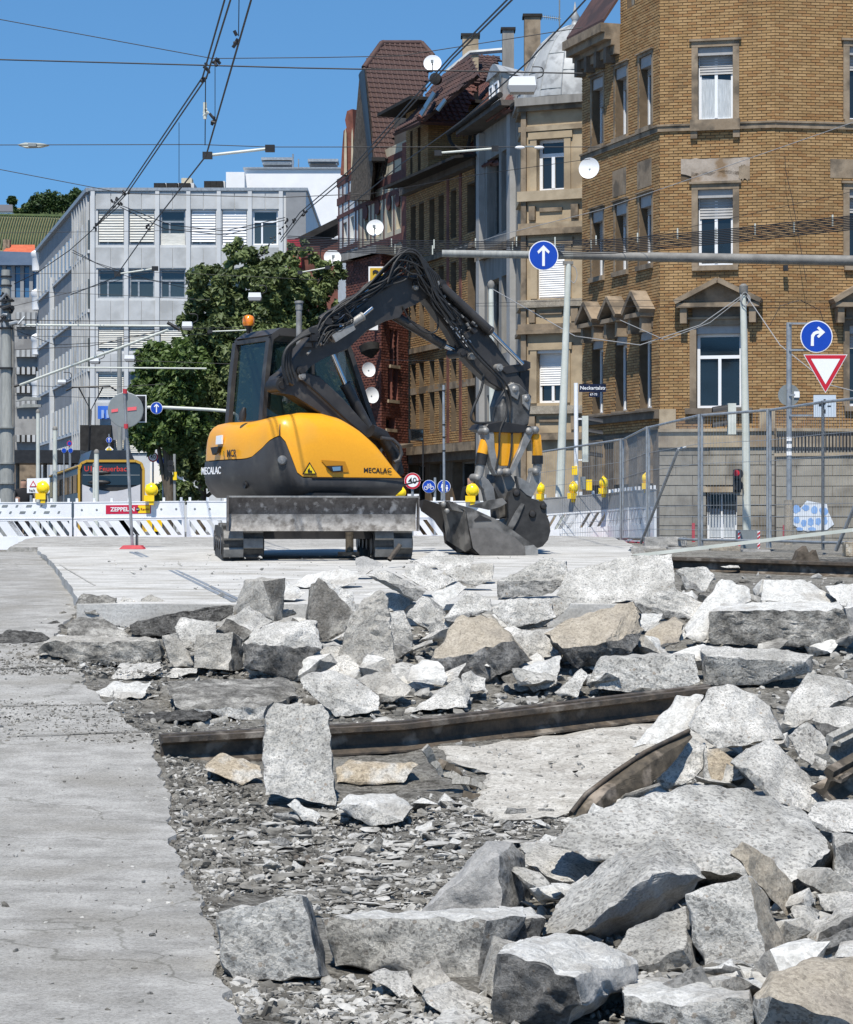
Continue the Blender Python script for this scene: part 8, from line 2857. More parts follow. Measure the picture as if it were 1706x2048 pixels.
for y in (625,640,700,735,772,800,870):
 mb = MB(); a,b = P(32,y + 14,189.8),P(74,y,189.8); mb.box(a.x,b.x,189.6,190.2,a.z,b.z); wb = mb.build('window_band',M['gutter'] if y in (735,772,870) else M['panels'],HL2)
 for k in range(4):
  mb = MB(); x = a.x + (b.x - a.x) * (k + .5) / 4; mb.box(x - .12,x + .12,189.5,189.6,a.z,b.z); mb.build('mullion',M['panel'],wb)
T = thing('stop_canopy','long flat black canopy roof left behind the tram','canopy',(*XY(95,118),.9))
mb = MB(); mb.box(*sorted((P(-10,0,118).x,P(160,0,118).x)),118,122,P(0,926,118).z,P(0,900,118).z); mb.build('canopy_roof',M['black'],T)
for x in (35,90,145):
 mb = MB(); q = P(x,950,120); mb.cyl(V(q.x,120,.9),V(q.x,120,P(0,920,120).z),.1,n=8); mb.build('canopy_post',M['poled'],T)
mb = MB(); mb.box(*sorted((P(-10,0,124).x,P(80,0,124).x)),124,124.4,.9,P(0,926,124).z); mb.build('back_wall',M['sandst'],T)
# ------------------------------------------------------------------ tram
TD = 100.0
tx0,tx1 = P(158,0,TD).x,P(287,0,TD).x
TR_ = thing('tram','yellow-framed light rail tram with a red lit destination display','tram',((tx0 + tx1) / 2,TD,.9))
ta = V(-.2,.98,0).normalized()
zT = lambda py: CZ + (YH - py) / F * TD
zt_,zb_ = zT(922),.95
def tp(s,y,z):
 return V(tx0 + (tx1 - tx0) * s,TD,z) + ta * y
body = [(0,zb_),(1,zb_),(1,zt_ - .35),(.965,zt_ - .1),(.88,zt_),(.12,zt_),(.035,zt_ - .1),(0,zt_ - .35)]
mb = MB(); mb.prism([tp(s,0,z) for s,z in body],ta * 26)
tb = mb.build('body',pm('tram_dark',(.03,.028,.026),(.05,.046,.04),2,.35),TR_)
mb = MB()
n = len(body)
for i in range(1,n):
 a,b = body[i],body[(i + 1) % n]
 mb.bar(tp(a[0],-.05,a[1]),tp(b[0],-.05,b[1]),.1,.1,(0,-1,0))
mb.build('front_frame',pm('tram_yellow',(.5,.3,.04),rough=.4),TR_)
mb = MB(); mb.prism([tp(.05,-.03,zT(970)),tp(.95,-.03,zT(970)),tp(.95,-.03,zT(928)),tp(.05,-.03,zT(928))],V(0,-.02,0)); ws = mb.build('windscreen',glass('tram_glass',(.012,.015,.018),.05),TR_)
arcp = [tp(.05 + .9 * k / 10,-.06,zT(969) - .28 * math.sin(math.pi * k / 10)) for k in range(11)]
mb = MB(); mb.prism([tp(.05,-.06,zb_),tp(.95,-.06,zb_)] + arcp[::-1],V(0,-.03,0)); mb.build('front_apron',pm('tram_silver',(.5,.5,.53),(.58,.58,.6),2,.4),TR_)
mb = MB(); mb.prism([tp(.06,-.055,zT(951)),tp(.94,-.055,zT(951)),tp(.94,-.055,zT(949.5)),tp(.06,-.055,zT(949.5))],V(0,-.01,0)); mb.build('display_line',M['sback'],ws)
led = bpy.data.materials.new('led_red'); led.use_nodes = True
lb = led.node_tree.nodes['Principled BSDF']; lb.inputs['Base Color'].default_value = (.4,.03,.02,1); lb.inputs['Emission Color'].default_value = (1,.09,.05,1); lb.inputs['Emission Strength'].default_value = .2
mb = MB(); mb.text('U13 Feuerbach',tp(.075,-.06,zT(938)),FX,FZ,.31,bold=.004); mb.build('destination_display',led,ws)
mb = MB(); mb.box(tx0 + .1,tx1 - .1,TD - .1,TD - .06,zb_,zb_ + .35); mb.build('bumper',M['black'],TR_)
for s in (.3,):
 for z in (zT(946),zT(965)):
  mb = MB(); mb.ball(tp(s,-.25,z),(.45,.1,.1),12,8); mb.build('mirror_pod',M['black'],TR_)
mb = MB(); mb.prism([tp(.15,.3,zt_),tp(.88,.3,zt_),tp(.8,.3,zt_ + .45),tp(.2,.3,zt_ + .45)],ta * 7); rp = mb.build('roof_fairing',pm('tram_roof',(.02,.024,.032),(.03,.035,.045),2,.3),TR_)
mb = MB(); mb.tube([tp(0,0,zt_ - .2),tp(0,25,zt_ - .2)],.05,6); mb.build('roof_line',pm('tram_yellow2',(.6,.36,.05),rough=.4),TR_)
for k in range(7):
 mb = MB(); mb.prism([tp(-.012,1 + k * 3.4,zT(985)),tp(-.012,3.6 + k * 3.4,zT(985)),tp(-.012,3.6 + k * 3.4,zT(948)),tp(-.012,1 + k * 3.4,zT(948))],V(-.01,0,0)); mb.build('side_window',M['glass'],TR_)
pc = tp(.3,6,zt_ + .45)
mb = MB(); mb.tube([pc,pc + V(.1,-.4,1.2),pc + V(.05,.2,1.9)],.05,6); mb.tube([pc + V(-.45,0,2.9),pc + V(.05,.2,1.9),pc + V(.6,0,2.9)],.035,6); mb.tube([pc + V(-1.0,0,2.75),pc + V(-.7,0,2.9),pc + V(.9,0,2.95),pc + V(1.2,0,2.75)],.04,6); mb.build('pantograph',M['black'],TR_)
# parked white van and hedge right of the tram
T = thing('white_van','white box van parked right of the tram, behind the far signs','van',(*XY(330,108),.9))
d = 108
a,b = P(300,0,d),P(348,0,d)
mb = MB(); mb.prism([V(a.x,d,1.25),V(b.x,d,1.25),V(b.x,d,P(0,925,d).z),V(b.x - .1,d,P(0,922,d).z),V(a.x + .1,d,P(0,922,d).z),V(a.x,d,P(0,925,d).z)],V(0,4,0)); mb.build('box_body',M['enam'],T)
for x in (a.x + .15,b.x - .35):
 mb = MB(); mb.cyl(V(x,d,1.2),V(x + .2,d,1.2),.3,n=14); mb.build('wheel',M['black'],T)
 mb = MB(); mb.box(x,x + .15,d - .02,d,1.5,1.75); mb.build('tail_light',M['sred'],T)
mb = MB(); mb.box(a.x + .35,b.x - .35,d - .02,d,1.35,1.5); mb.build('number_plate',M['sback'],T)
T = thing('yellow_car','yellow car partly hidden at the right edge of the tram','car',(*XY(296,106),.9))
mb = MB(); q = P(296,985,106); mb.prism([V(q.x - .8,106,1.1),V(q.x + .8,106,1.1),V(q.x + .8,106,1.7),V(q.x + .6,106,2.3),V(q.x - .6,106,2.3),V(q.x - .8,106,1.7)],V(0,3.8,0)); mb.build('body',M['yel'],T)
mb = MB(); mb.prism([V(q.x - .7,105.98,1.72),V(q.x + .7,105.98,1.72),V(q.x + .55,105.98,2.2),V(q.x - .55,105.98,2.2)],V(0,.02,0)); mb.build('rear_window',M['glass'],T)
for x in (-.65,.5):
 mb = MB(); mb.cyl(V(q.x + x,106.4,1.2),V(q.x + x + .18,106.4,1.2),.3,n=14); mb.build('wheel',M['black'],T)
# ------------------------------------------------------------------ people waiting at the left
def person(px,d,h,label,cloth,legs,yaw=0.0):
 g = bz(px,d,.92)
 me = bpy.data.meshes.new('body')
 k = h / 1.75
 J = {'pel': (0,0,.95),'che': (0,0,1.3),'nek': (0,0,1.48),'hed': (0,-.02,1.62),'top': (0,-.02,1.72),'ls': (-.19,0,1.42),'le': (-.25,.02,1.14),'lh': (-.24,-.08,.9),'rs': (.19,0,1.42),'re': (.25,.02,1.14),'rh': (.2,-.12,.95),'lp': (-.1,0,.9),'lk': (-.11,-.02,.5),'la': (-.12,.02,.1),'lf': (-.13,-.14,.04),'rp': (.1,0,.9),'rk': (.11,-.02,.5),'ra': (.12,.02,.1),'rf': (.13,-.14,.04)}
 R = {'pel': .15,'che': .17,'nek': .06,'hed': .1,'top': .07,'ls': .075,'le': .055,'lh': .04,'rs': .075,'re': .055,'rh': .04,'lp': .1,'lk': .07,'la': .05,'lf': .045,'rp': .1,'rk': .07,'ra': .05,'rf': .045}
 E = [('pel','che'),('che','nek'),('nek','hed'),('hed','top'),('che','ls'),('ls','le'),('le','lh'),('che','rs'),('rs','re'),('re','rh'),('pel','lp'),('lp','lk'),('lk','la'),('la','lf'),('pel','rp'),('rp','rk'),('rk','ra'),('ra','rf')]
 nm = list(J)
 me.from_pydata([tuple(c * k for c in J[n]) for n in nm],[(nm.index(a),nm.index(b)) for a,b in E],[])
 o = bpy.data.objects.new('person',me)
 COL.objects.link(o)
 sk = o.modifiers.new('skin','SKIN')
 for i,n in enumerate(nm):
  me.skin_vertices[0].data[i].radius = (R[n] * k,R[n] * k * .85)
 me.skin_vertices[0].data[0].use_root = True
 sb = o.modifiers.new('sub','SUBSURF'); sb.levels = 2; sb.render_levels = 2
 dg = bpy.context.evaluated_depsgraph_get()
 m2 = bpy.data.meshes.new_from_object(o.evaluated_get(dg))
 o.modifiers.clear()
 o.data = m2
 m2.materials.clear()
 for m in (cloth,legs,M['skin'],M['hair']):
  m2.materials.append(m)
 for p in m2.polygons:
  z = p.center.z / k
  p.material_index = 1 if z < .95 else (0 if z < 1.5 else (3 if (z > 1.66 or p.center.y > .02) else 2))
  p.use_smooth = True
 o.location = g
 o.rotation_euler = (0,0,yaw)
 return tag(o,label,'person')
M['skin'] = pm('skin',(.45,.26,.18),rough=.6)
M['hair'] = pm('hair',(.03,.02,.015),rough=.7)
person(47,62,1.75,'person in dark clothes standing behind the hazard board',pm('coat_black',(.012,.012,.014),rough=.9),pm('trousers_dark',(.02,.02,.025),rough=.9),.4)
person(36,60,1.3,'person in a mottled olive top beside the big left mast',pm('shirt_olive',(.14,.13,.1),(.24,.22,.17),14,.9),pm('trousers_navy',(.02,.022,.03),rough=.9),-.3)
person(940,56,1.72,'person in black behind the lamp left of the grab',pm('coat_black2',(.01,.01,.011),rough=.9),pm('trousers_black',(.012,.012,.013),rough=.9),.8)
# ------------------------------------------------------------------ trees
def leafmat(name,c1,c2):
 m = bpy.data.materials.new(name)
 m.use_nodes = True
 nt = m.node_tree
 b = nt.nodes['Principled BSDF']
 b.inputs['Roughness'].default_value = .55
 at = nt.nodes.new('ShaderNodeAttribute'); at.attribute_name = 'tone'
 r = nt.nodes.new('ShaderNodeValToRGB')
 r.color_ramp.elements[0].color = (*c1,1); r.color_ramp.elements[1].color = (*c2,1)
 nt.links.new(at.outputs['Fac'],r.inputs['Fac'])
 nt.links.new(r.outputs[0],b.inputs['Base Color'])
 tr = nt.nodes.new('ShaderNodeBsdfTranslucent')
 nt.links.new(r.outputs[0],tr.inputs['Color'])
 mx = nt.nodes.new('ShaderNodeMixShader'); mx.inputs[0].default_value = .33
 nt.links.new(b.outputs[0],mx.inputs[1]); nt.links.new(tr.outputs[0],mx.inputs[2])
 nt.links.new(mx.outputs[0],nt.nodes['Material Output'].inputs['Surface'])
 return m
M['bark'] = pm('bark',(.07,.055,.04),(.14,.115,.085),5,.95,bump=.5,bscale=12,stretch=(2,2,.5))
def leaf_mesh(name,blobs,count,size,mat,seed):
 rs = np.random.RandomState(seed)
 vol = np.array([b[3] ** 2 for b in blobs]); vol = vol / vol.sum()
 # sub-clumps on each blob so the outline is uneven
 cl = []
 for b,w in zip(blobs,vol):
  k = max(8,int(260 * w * 2))
  v = rs.normal(size=(k,3)); v /= np.linalg.norm(v,axis=1)[:,None]
  rad = (rs.rand(k) ** .45)[:,None]
  c = np.array(b[:3]) + v * rad * np.array([b[3],b[3] * .9,b[3] * b[4]])
  cl.append(np.concatenate([c,(b[3] * rs.uniform(.18,.36,size=(k,1)))],axis=1))
 cl = np.concatenate(cl)
 pick = rs.choice(len(cl),size=count,p=(cl[:,3] ** 2) / (cl[:,3] ** 2).sum())
 v = rs.normal(size=(count,3)); v /= np.linalg.norm(v,axis=1)[:,None]
 p = cl[pick,:3] + v * cl[pick,3:4] * (rs.rand(count,1) ** .5)
 n = v * .6 + rs.normal(size=(count,3)) * .6 + np.array([0,0,.5])
 n /= np.linalg.norm(n,axis=1)[:,None]
 t = np.cross(n,rs.normal(size=(count,3))); t /= np.linalg.norm(t,axis=1)[:,None]
 bt = np.cross(n,t)
 s = size * rs.uniform(.6,1.3,size=(count,1))
 q = np.stack([p - t * s,p + bt * s * .55 + n * s * .15,p + t * s,p - bt * s * .55 + n * s * .15],axis=1).reshape(-1,3)
 f = np.arange(count * 4).reshape(-1,4)
 me = bpy.data.meshes.new(name)
 me.from_pydata(q.tolist(),[],f.tolist())
 me.materials.append(mat)
 ctone = rs.rand(len(cl))
 tone = np.clip(ctone[pick] * .6 + rs.rand(count) * .5 - .05,0,1)
 at = me.attributes.new('tone','FLOAT','FACE')
 at.data.foreach_set('value',tone.astype(np.float32))
 return me
def tree(px,d,label,blobs,count,size,mat,seed,trunk_r=.2,group='street trees left of the house row'):
 base = bz(px,d,.9)
 T = thing('tree',label,'tree',base,group)
 me = leaf_mesh('crown',[(*(P(b[0],b[1],d + b[4]) - base),b[2] / F * d,b[3]) for b in blobs],count,size,mat,seed)
 o = bpy.data.objects.new('crown',me); o.parent = T; COL.objects.link(o)
 mb = MB()
 top = P(blobs[0][0],blobs[0][1],d)
 mb.tube(smooth_path([base,base.lerp(top,.35) + V(.1,0,0),base.lerp(top,.7),top]),[trunk_r * (1 - .028 * i) for i in range(19)],10)
 rs = random.Random(seed)
 for b in blobs[1:]:
  q = P(b[0],b[1],d + b[4])
  st_ = base.lerp(top,rs.uniform(.3,.7))
  mb.tube([st_,st_.lerp(q,.5) + V(0,0,.3),q],[trunk_r * .4,trunk_r * .28,.04],7)
 mb.build('trunk',M['bark'],T,60)
 return T
LM1 = leafmat('leaf_deep',(.055,.08,.03),(.22,.275,.1))
LM2 = leafmat('leaf_bright',(.035,.07,.018),(.15,.22,.055))
tree(470,86,'big dark green tree rising behind the cab',[(470,690,95,.9,0),(490,520,48,.9,.3),(430,590,62,.9,-.5),(560,610,75,.9,.5),(620,570,55,.9,.8),(530,700,90,.9,0),(440,780,90,.9,-.5),(610,680,70,1,.8),(480,860,85,.9,0),(400,690,50,.9,-.4),(600,500,36,.9,1),(545,545,50,.9,.6),(420,650,60,.9,-.4),(500,600,60,.9,-.3),(570,560,50,.9,0),(650,545,38,.9,1),(640,620,45,.9,1)],130000,.12,LM1,21,.28)
tree(335,82,'brighter green smaller tree right of the tram',[(330,800,62,.9,0),(320,720,48,.9,.3),(370,740,55,.9,-.2),(290,780,36,.9,0),(300,860,45,.9,.2),(355,850,55,.9,0),(285,745,22,.9,.2)],36000,.11,LM2,22,.18)
tree(400,92,'deep green tree filling the shade between the other two',[(400,860,75,.9,0),(430,930,60,.8,0),(375,920,55,.8,0),(500,930,70,.8,0),(580,880,80,.9,0),(650,800,60,1.2,.5)],34000,.12,LM1,23,.2)
for k,(x,y,r,lab) in enumerate(((345,978,24,'low round bush right of the far signs'),(318,985,18,'low round bush beside the white van'),(372,985,22,'low dark bush below the deep green tree'))):
 d = 88
 T = thing('bush',lab,'bush',bz(x,d,.9),'low bushes behind the barriers')
 base = bz(x,d,.9)
 me = leaf_mesh('foliage',[(*(P(x,y,d) - base),r / F * d,.8),(*(P(x + 14,y + 6,d) - base),r * .7 / F * d,.8)],1500,.1,LM2 if k < 2 else LM1,40 + k)
 o = bpy.data.objects.new('foliage',me); o.parent = T; COL.objects.link(o)
# ------------------------------------------------------------------ hill with vineyard
def hz_(x,y):
 return None
M['vine'] = pm('vineyard_soil',(.13,.12,.055),(.2,.175,.085),.05,.95)
mb = MB()
prev = None
hill = [(560,512),(640,486),(760,455),(860,436),(980,425),(1150,418),(1500,416)]
for d,py in hill:
 row = [P(x,py + (x - 60) * .02 + (x > 120) * (x - 120) * .22,d) for x in range(-500,700,40)]
 if prev:
  for k in range(len(row) - 1):
   mb.quad(prev[k],prev[k + 1],row[k + 1],row[k])
 prev = row
row0 = [P(x,512 + (x - 60) * .02 + (x > 120) * (x - 120) * .22,560) for x in range(-500,700,40)]
for k in range(len(row0) - 1):
 mb.quad(V(row0[k].x,540,.9),V(row0[k + 1].x,540,.9),row0[k + 1],row0[k])
struct(mb.build('hill',M['vine']))
LM3 = leafmat('leaf_far',(.02,.045,.015),(.075,.125,.035))
vv_,ff_,tn = [],[],[]
rs = np.random.RandomState(8)
hd,hp = [h[0] for h in hill],[h[1] for h in hill]
VY = thing('vineyard','rows of vines striping the hillside at the far left','vineyard',P(60,500,600))
for r in range(46):
 x0 = -40 + r * 5.2
 mbv = MB()
 pts = []
 for d in frange(590,860,18):
  py = float(np.interp(d,hd,hp))
  # rows fan gently
  x = x0 + (d - 590) * .06
  pts.append(P(x,py + (x - 60) * .02 + max(0,x - 120) * .22 - 1,d) + V(0,0,.3))
 mbv.tube(pts,.22,5)
 mbv.build('vine_row',pm('vine_leaf',(.035,.055,.018),(.07,.095,.032),.4,.9) if r == 0 else bpy.data.materials['vine_leaf'],VY)
for r in range(9):
 mbv = MB()
 d = 875 + r * 12
 py = float(np.interp(d,hd,hp))
 mbv.tube([P(x,py + (x - 60) * .02 + max(0,x - 120) * .22 - 1,d) + V(0,0,.3) for x in range(-60,200,20)],.6,5)
 mbv.build('vine_row',bpy.data.materials['vine_leaf'],VY)
far = [(100,402,26,'dense round tree on the hilltop, largest of the group'),(78,405,22,'round hilltop tree left of the largest'),(125,405,20,'hilltop tree right of the largest'),(152,395,22,'tall hilltop tree above the office roof edge'),(55,420,16,'low hilltop tree beside the white house'),(25,425,16,'small hilltop tree in front of the white house'),(170,410,22,'hilltop tree at the office roof line'),(24,400,9,'slim cypress-like hilltop tree near the white house')]
for k,(x,y,r,lab) in enumerate(far):
 d = 900
 b0 = P(x,y + r * 1.1,d)
 T = thing('hill_tree',lab,'tree',b0,'trees on the far hilltop')
 s = r / F * d
 me = leaf_mesh('crown',[(0,0,s * 1.1,s * .8,1.0),(s * .5,0,s * .7,s * .6,.9),(-s * .5,0,s * .8,s * .6,.9)],1500,.75,LM3,60 + k)
 o = bpy.data.objects.new('crown',me); o.parent = T; COL.objects.link(o)
 mb = MB(); mb.tube([b0,b0 + V(0,0,s)],.4,6); mb.build('trunk',M['bark'],T)
for k,(x,y,r) in enumerate(((20,540,26),(75,525,22),(110,500,20),(140,478,22),(160,450,16),(50,535,20))):
 d = 500
 b0 = P(x,y + r,d)
 T = thing('slope_tree',['bushy tree below the red-roofed house','bushy tree right of the red-roofed house','bushy tree at the vineyard foot','bushy tree beside the office roof slope','small tree where vineyard meets the office roof','bushy tree in front of the red-roofed house'][k],'tree',b0,'trees at the foot of the vineyard')
 s = r / F * d
 me = leaf_mesh('crown',[(0,0,s,s * .9,.8),(s * .7,0,s * .8,s * .6,.8)],1200,.5,LM3,80 + k)
 o = bpy.data.objects.new('crown',me); o.parent = T; COL.objects.link(o)
 mb = MB(); mb.tube([b0 - FZ * 1,b0 + V(0,0,s)],.3,6); mb.build('trunk',M['bark'],T)
for x0,x1,ye,yr,yb,d,wm,rm,lab in ((8,68,508,488,540,520,'cream',pm('roof_orange',(.42,.09,.04),(.5,.13,.06),1,.8),'house with a bright red-orange roof below the vineyard'),(-14,24,424,408,440,880,'enam',pm('roof_slate',(.1,.1,.11),rough=.7),'small white house with a dark roof on the hilltop')):
 T = thing('far_house',lab,'house',P((x0 + x1) / 2,yb,d))
 a,b = P(x0,yb,d),P(x1,ye,d)
 mb = MB(); mb.box(a.x,b.x,d,d + 8,a.z,b.z); mb.build('wall',M[wm],T)
 mb = MB(); z = P(0,yr,d).z; mb.prism([V(a.x - .4,d - .4,b.z),V(b.x + .4,d - .4,b.z),V(b.x - .5,d + 4,z),V(a.x + .5,d + 4,z)],V(0,0,.3)); mb.build('roof',rm,T)
 if x0 == 8:
  mb = MB(); q = P(14,480,d + 3); mb.box(q.x - .7,q.x + .7,d + 2,d + 3.4,b.z,q.z); mb.build('chimney',M['sandst'],T)
 for k in range(3):
  mb = MB(); xx = a.x + (b.x - a.x) * (k + .5) / 3; mb.box(xx - .5,xx + .5,d - .06,d,b.z - 1.8,b.z - .6); mb.build('window',M['glass'],T)
# ------------------------------------------------------------------ overhead lines
GWR = 'overhead line wires'
def wire(label,pts,r=.011,mat='wire',sag=0.0,group=GWR):
 """pts: (px, py, d)"""
 q = [P(*p) for p in pts]
 path = []
 for i in range(len(q) - 1):
  n = 8
  for k in range(n):
   t = k / n
   path.append(q[i].lerp(q[i + 1],t) - FZ * (sag * 4 * t * (1 - t)))
 path.append(q[-1])
 mb = MB(); mb.tube(path,r,5)
 return solo('overhead_wire',mb,M[mat],label,'wire',group)
wire('left of the twin wires running down from the top edge beside the office',[(452,-10,26),(405,155,30),(250,385,42),(190,452,50)],.011)
wire('right of the twin wires running down from the top edge beside the office',[(464,-10,26),(413,155,30),(256,385,42),(192,452,50)],.011)
wire('single wire right of the twin wires, bending at the sky pull-off tube',[(505,-10,26),(412,312,34),(300,455,44),(230,555,52),(140,590,58)],.012)
wire('left of the twin wires descending across the tiled roofs',[(1024,-10,28),(900,115,34),(700,340,46),(600,425,54),(560,480,60)],.012)
wire('right of the twin wires descending across the tiled roofs',[(1034,-10,28),(905,118,34),(705,345,46),(605,428,54),(562,484,60)],.012)
wire('single wire running down past the dome towards the dark chimney',[(1180,-10,30),(1060,120,36),(920,245,44),(800,330,52),(690,420,62)],.012)
wire('upper thin span wire sloping from the left edge',[(-10,37,48),(425,117,48),(640,115,48),(800,112,48),(1165,55,48)],.009)
wire('thick dark span wire crossing the sky from the left edge',[(-10,119,46),(600,136,46),(1165,147,46)],.014)
wire('span wire crossing the sky with a lamp at its left',[(-10,290,50),(400,289,50),(540,294,50),(1200,294,50)],.009)
wire('span wire sloping from the left edge to the office roof',[(-10,337,55),(250,387,55),(560,395,55),(720,388,55)],.009)
wire('vertical hanger below the top edge, right of the twin wires',[(478,-5,28),(477,72,28.5)],.006)
wire('vertical dropper with an insulator left of the pull-off arm',[(411,160,31),(410,290,32)],.007)
wire('thin dropper from the twin wires to the single wire',[(430,130,30),(430,240,31)],.005)
wire('long thin dropper above the office roof edge',[(358,245,37),(358,380,38)],.005)
for k in range(9):
 y0 = 478 + k * 3.4
 wire('strand of the cable bundle sweeping across the house row, number %s from the top' % ['one','two','three','four','five','six','seven','eight','nine'][k],[(575,y0 - 6,62),(760,y0 + 2,56),(1000,y0 + 6,52),(1230,y0 + 1,48),(1480,y0 - 22,45),(1720,y0 - 48,42)],.0105,sag=.0,group='cable bundle across the house row')
for k,(x,y,d) in enumerate([(783,486,56),(790,498,56),(868,488,54),(865,500,54),(951,486,53),(1033,483,52),(1025,494,52),(1110,484,50),(1192,481,49),(1182,491,49),(1275,476,48),(1355,467,47),(1432,466,46),(1510,458,45),(1588,455,44),(1665,441,43)]):
 mb = MB(); q = P(x,y,d - .08); mb.obox(q,V(.012,0,0),V(0,.02,0),V(0,0,.1)); solo('cable_clip',mb,M['polew'],'small pale clip holding the cable bundle across the house row','clip','clips of the cable bundle')
lines = [
 ('sagging feeder wire below the office windows, upper',[(240,410,55),(340,450,56),(450,462,58),(570,435,60)],.01),('sagging feeder wire below the office windows, lower',[(240,414,55),(330,458,56),(450,470,58),(570,440,60)],.01),
 ('thin wire across the upper office windows',[(-10,466,62),(300,462,62),(560,452,62)],.006),('thin wire across the second office floor',[(-10,548,62),(340,545,62),(640,560,62)],.006),
 ('thin wire just below the second office windows',[(-10,580,62),(230,590,62),(420,600,62)],.006),('dark wire above the upper tube bar',[(20,640,58),(190,642,58),(350,641,58)],.01),
 ('dark wire below the upper tube bar',[(20,658,58),(240,660,58),(480,655,60)],.009),('thin wire through the left tree top',[(20,672,60),(230,674,60),(420,668,62)],.007),
 ('wire slanting from the left mast over the office base',[(30,660,58),(110,690,60),(300,680,64)],.008),('wire between the two pale tube bars',[(20,700,60),(180,692,60),(330,660,60)],.009),
 ('wire above the lower tube bar',[(150,724,64),(300,722,64),(460,728,64)],.007),('wire low across the office base',[(20,770,62),(200,776,66),(330,768,66)],.007),
 ('lowest thin wire above the tram',[(20,790,62),(210,796,70),(300,790,74)],.006),('wire rising from the left mast to the pull-off bar',[(28,568,58),(75,545,57),(140,500,55),(240,410,52)],.01),
 ('slanting wire from the left mast towards the tree',[(28,612,58),(160,580,58),(300,545,60)],.006),('drooping wire right of the left mast',[(145,505,55),(200,530,58),(260,555,60),(380,570,62)],.008),
 ('second drooping wire right of the left mast',[(145,500,55),(190,525,58),(300,560,60),(380,578,62)],.008),('thin wire crossing the bay windows of the domed house',[(700,395,60),(950,350,58),(1180,318,56)],.007),
 ('grey wire rising across the corner house',[(890,505,56),(1000,470,54),(1200,420,50),(1340,372,48),(1720,240,45)],.007),('thin wire crossing the lower corner house',[(1060,500,52),(1260,480,50),(1720,380,46)],.005),
 ('pale wire hanging from the pole with coiled wire to the left',[(1488,588,48),(1400,650,48),(1280,690,48),(1150,672,48),(985,578,56)],.009),('second pale wire hanging from the pole with coiled wire',[(1488,592,48),(1420,645,48),(1330,680,48),(1240,640,49)],.007),
 ('pale wire falling right from the pole with coiled wire',[(1492,590,48),(1560,690,46),(1660,770,44),(1720,785,43)],.009),('thin dark wire across the windows of the ochre house',[(770,720,60),(900,722,58),(1010,720,56)],.006),
 ('pair of thin wires over the bay sill, upper',[(950,607,58),(1180,600,54),(1700,604,48)],.005),('pair of thin wires over the bay sill, lower',[(950,612,58),(1180,612,54),(1700,616,48)],.005),
 ('dark wire loop strand above the right-turn sign',[(1540,650,44),(1560,612,44),(1600,600,44),(1640,620,44),(1650,655,44)],.006)]
for lab,pts,r in lines:
 wire(lab,pts,r,'wirel' if lab.startswith(('pale','grey','second pale')) else 'wire')
def pulloff(a,b,d,label,r=.022):
 T = thing('pull_off_tube',label,'bar',P(*a,d),'pull-off arms of the overhead line')
 mb = MB(); mb.tube([P(*a,d),P(*b,d)],r,8); mb.build('tube_bar',M['polew'],T)
 for q in (a,b):
  mb = MB(); mb.obox(P(*q,d),V(.07,0,0),V(0,.05,0),V(0,0,.05)); mb.build('clamp',M['black'],T)
pulloff((415,311),(540,297),36,'white pull-off arm against the sky above the office')
pulloff((876,306),(990,297),48,'white pull-off arm in front of the ochre house roof')
pulloff((235,548),(310,537),56,'short white pull-off arm in front of the second office floor',.018)
pulloff((600,545),(655,535),70,'short white pull-off arm in front of the big tree',.018)
pulloff((420,663),(500,660),70,'short white pull-off arm left of the beacon',.018)
for k,(x,y,d) in enumerate([(405,158,30),(429,120,30),(412,135,30),(250,388,42),(236,400,44),(225,412,46),(189,451,50),(298,456,44),(476,78,28),(430,240,31),(410,226,31.5),(548,480,60),(560,462,58),(575,448,56),(590,440,55),(532,500,62),(518,515,62),(605,428,54)]):
 mb = MB()
 rs = random.Random(k)
 for _ in range(4):
  q = P(x + rs.uniform(-5,5),y + rs.uniform(-7,7),d)
  mb.cyl(q,q + V(rs.uniform(-.06,.06),rs.uniform(-.04,.04),rs.uniform(-.07,.07)),.02,n=6)
 if k == 10:
  mb.cyl(P(410,205,d),P(410,238,d),.025,n=8)
 solo('wire_clamp',mb,M['polew'] if k == 10 else M['wire'],'dark clamp fitting on the overhead wires' if k != 10 else 'pale insulator on the vertical dropper','clamp','clamps on the overhead wires')
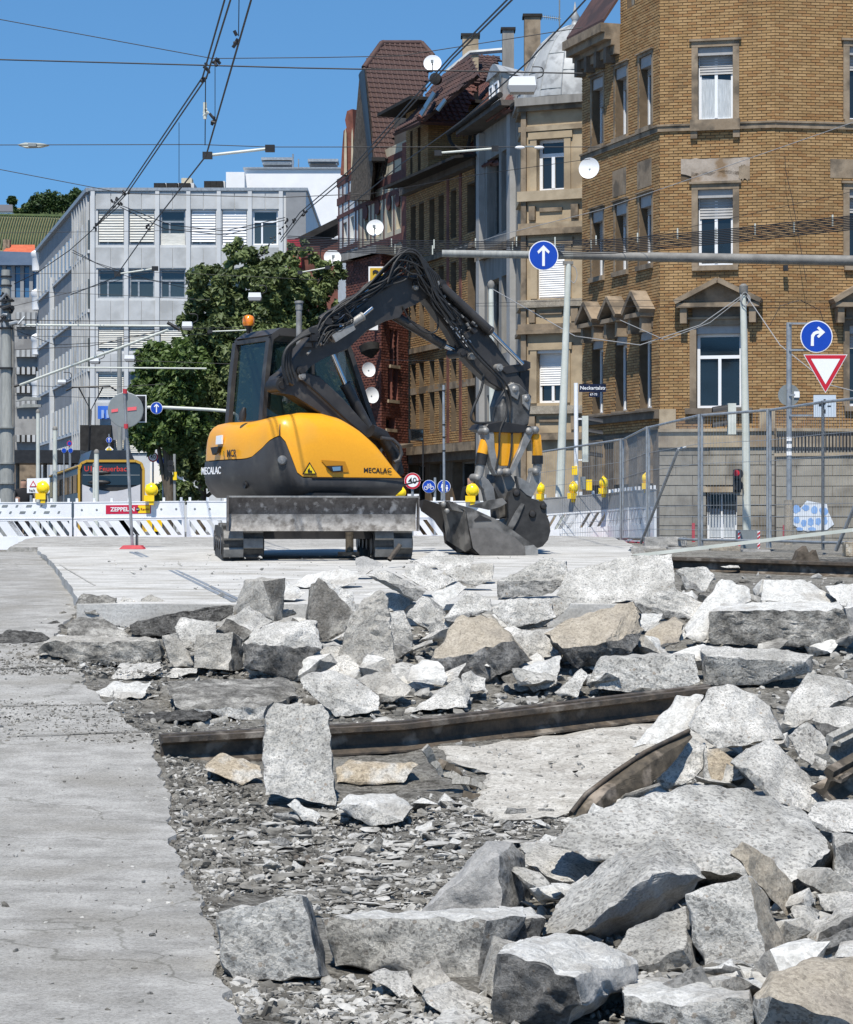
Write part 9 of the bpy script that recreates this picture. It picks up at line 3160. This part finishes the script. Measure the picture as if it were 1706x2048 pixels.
def hang_lamp(px,py,w,h,d,label):
 T = thing('hanging_lamp',label,'lamp',P(px,py,d),'street lamps hung on span wires')
 a,b = P(px - w / 2,py,d),P(px + w / 2,py - h,d)
 mb = MB(); x0,x1 = a.x,b.x; e = (x1 - x0) * .1
 mb.prism([V(x0 + e * .4,d - .15,a.z),V(x1 - e * .4,d - .15,a.z),V(x1 - e * .8,d - .15,b.z),V(x0 + e * .8,d - .15,b.z)],V(0,.3,0)); mb.build('housing',M['enam'],T)
 mb = MB(); mb.prism([V(x0,d - .17,a.z),V(x1,d - .17,a.z),V(x1 - e,d - .17,a.z - (b.z - a.z) * .75),V(x0 + e,d - .17,a.z - (b.z - a.z) * .75)],V(0,.34,0)); mb.build('bowl',pm('lamp_bowl_' + label[:6],(.25,.25,.25),rough=.3),T)
 mb = MB(); mb.tube(smooth_path([V(x1,d,b.z - .02),V(x1 + .12,d,b.z + .05),V(x1 + .1,d,b.z + .2),V(x1 - .1,d,b.z + .22)]),.012,5); mb.build('cable',M['wire'],T)
hang_lamp(1044,173,60,18,50,'white box street lamp hanging in front of the metal dome')
hang_lamp(510,595,28,9,70,'white box street lamp hanging in front of the big tree')
hang_lamp(375,653,22,9,66,'white box street lamp at the right end of the upper tube bar')
hang_lamp(125,765,18,5,70,'small white hanging lamp above the tram, left of the pair')
hang_lamp(190,723,20,6,70,'small white hanging lamp before the office base, left one')
hang_lamp(260,718,22,7,70,'small white hanging lamp before the office base, right one')
T = thing('span_lamp','flat pale lamp hung on the span wire in the sky at the left','lamp',P(65,290,50))
mb = MB(); mb.prism([P(35,289,50),P(50,285,50),P(80,286,50),P(96,289,50),P(80,293,50),P(50,294,50)],V(0,.2,0)); mb.build('housing',M['polew'],T)
mb = MB(); mb.box(P(56,0,49.9).x,P(72,0,49.9).x,49.9,50.1,P(0,294,50).z,P(0,288,50).z); mb.build('ballast',M['sback'],T)
T = thing('span_lamp','pair of small white glass insulators on the wire before the bay window','lamp',P(1055,294,50))
for x in (1040,1078):
 mb = MB(); mb.ball(P(x,295,50),(.11,.05,.035),10,6); mb.build('insulator',M['enam'],T,60)
mb = MB(); mb.bar(P(1050,293,50),P(1068,293,50),.03,.03); mb.build('ballast',M['sback'],T)
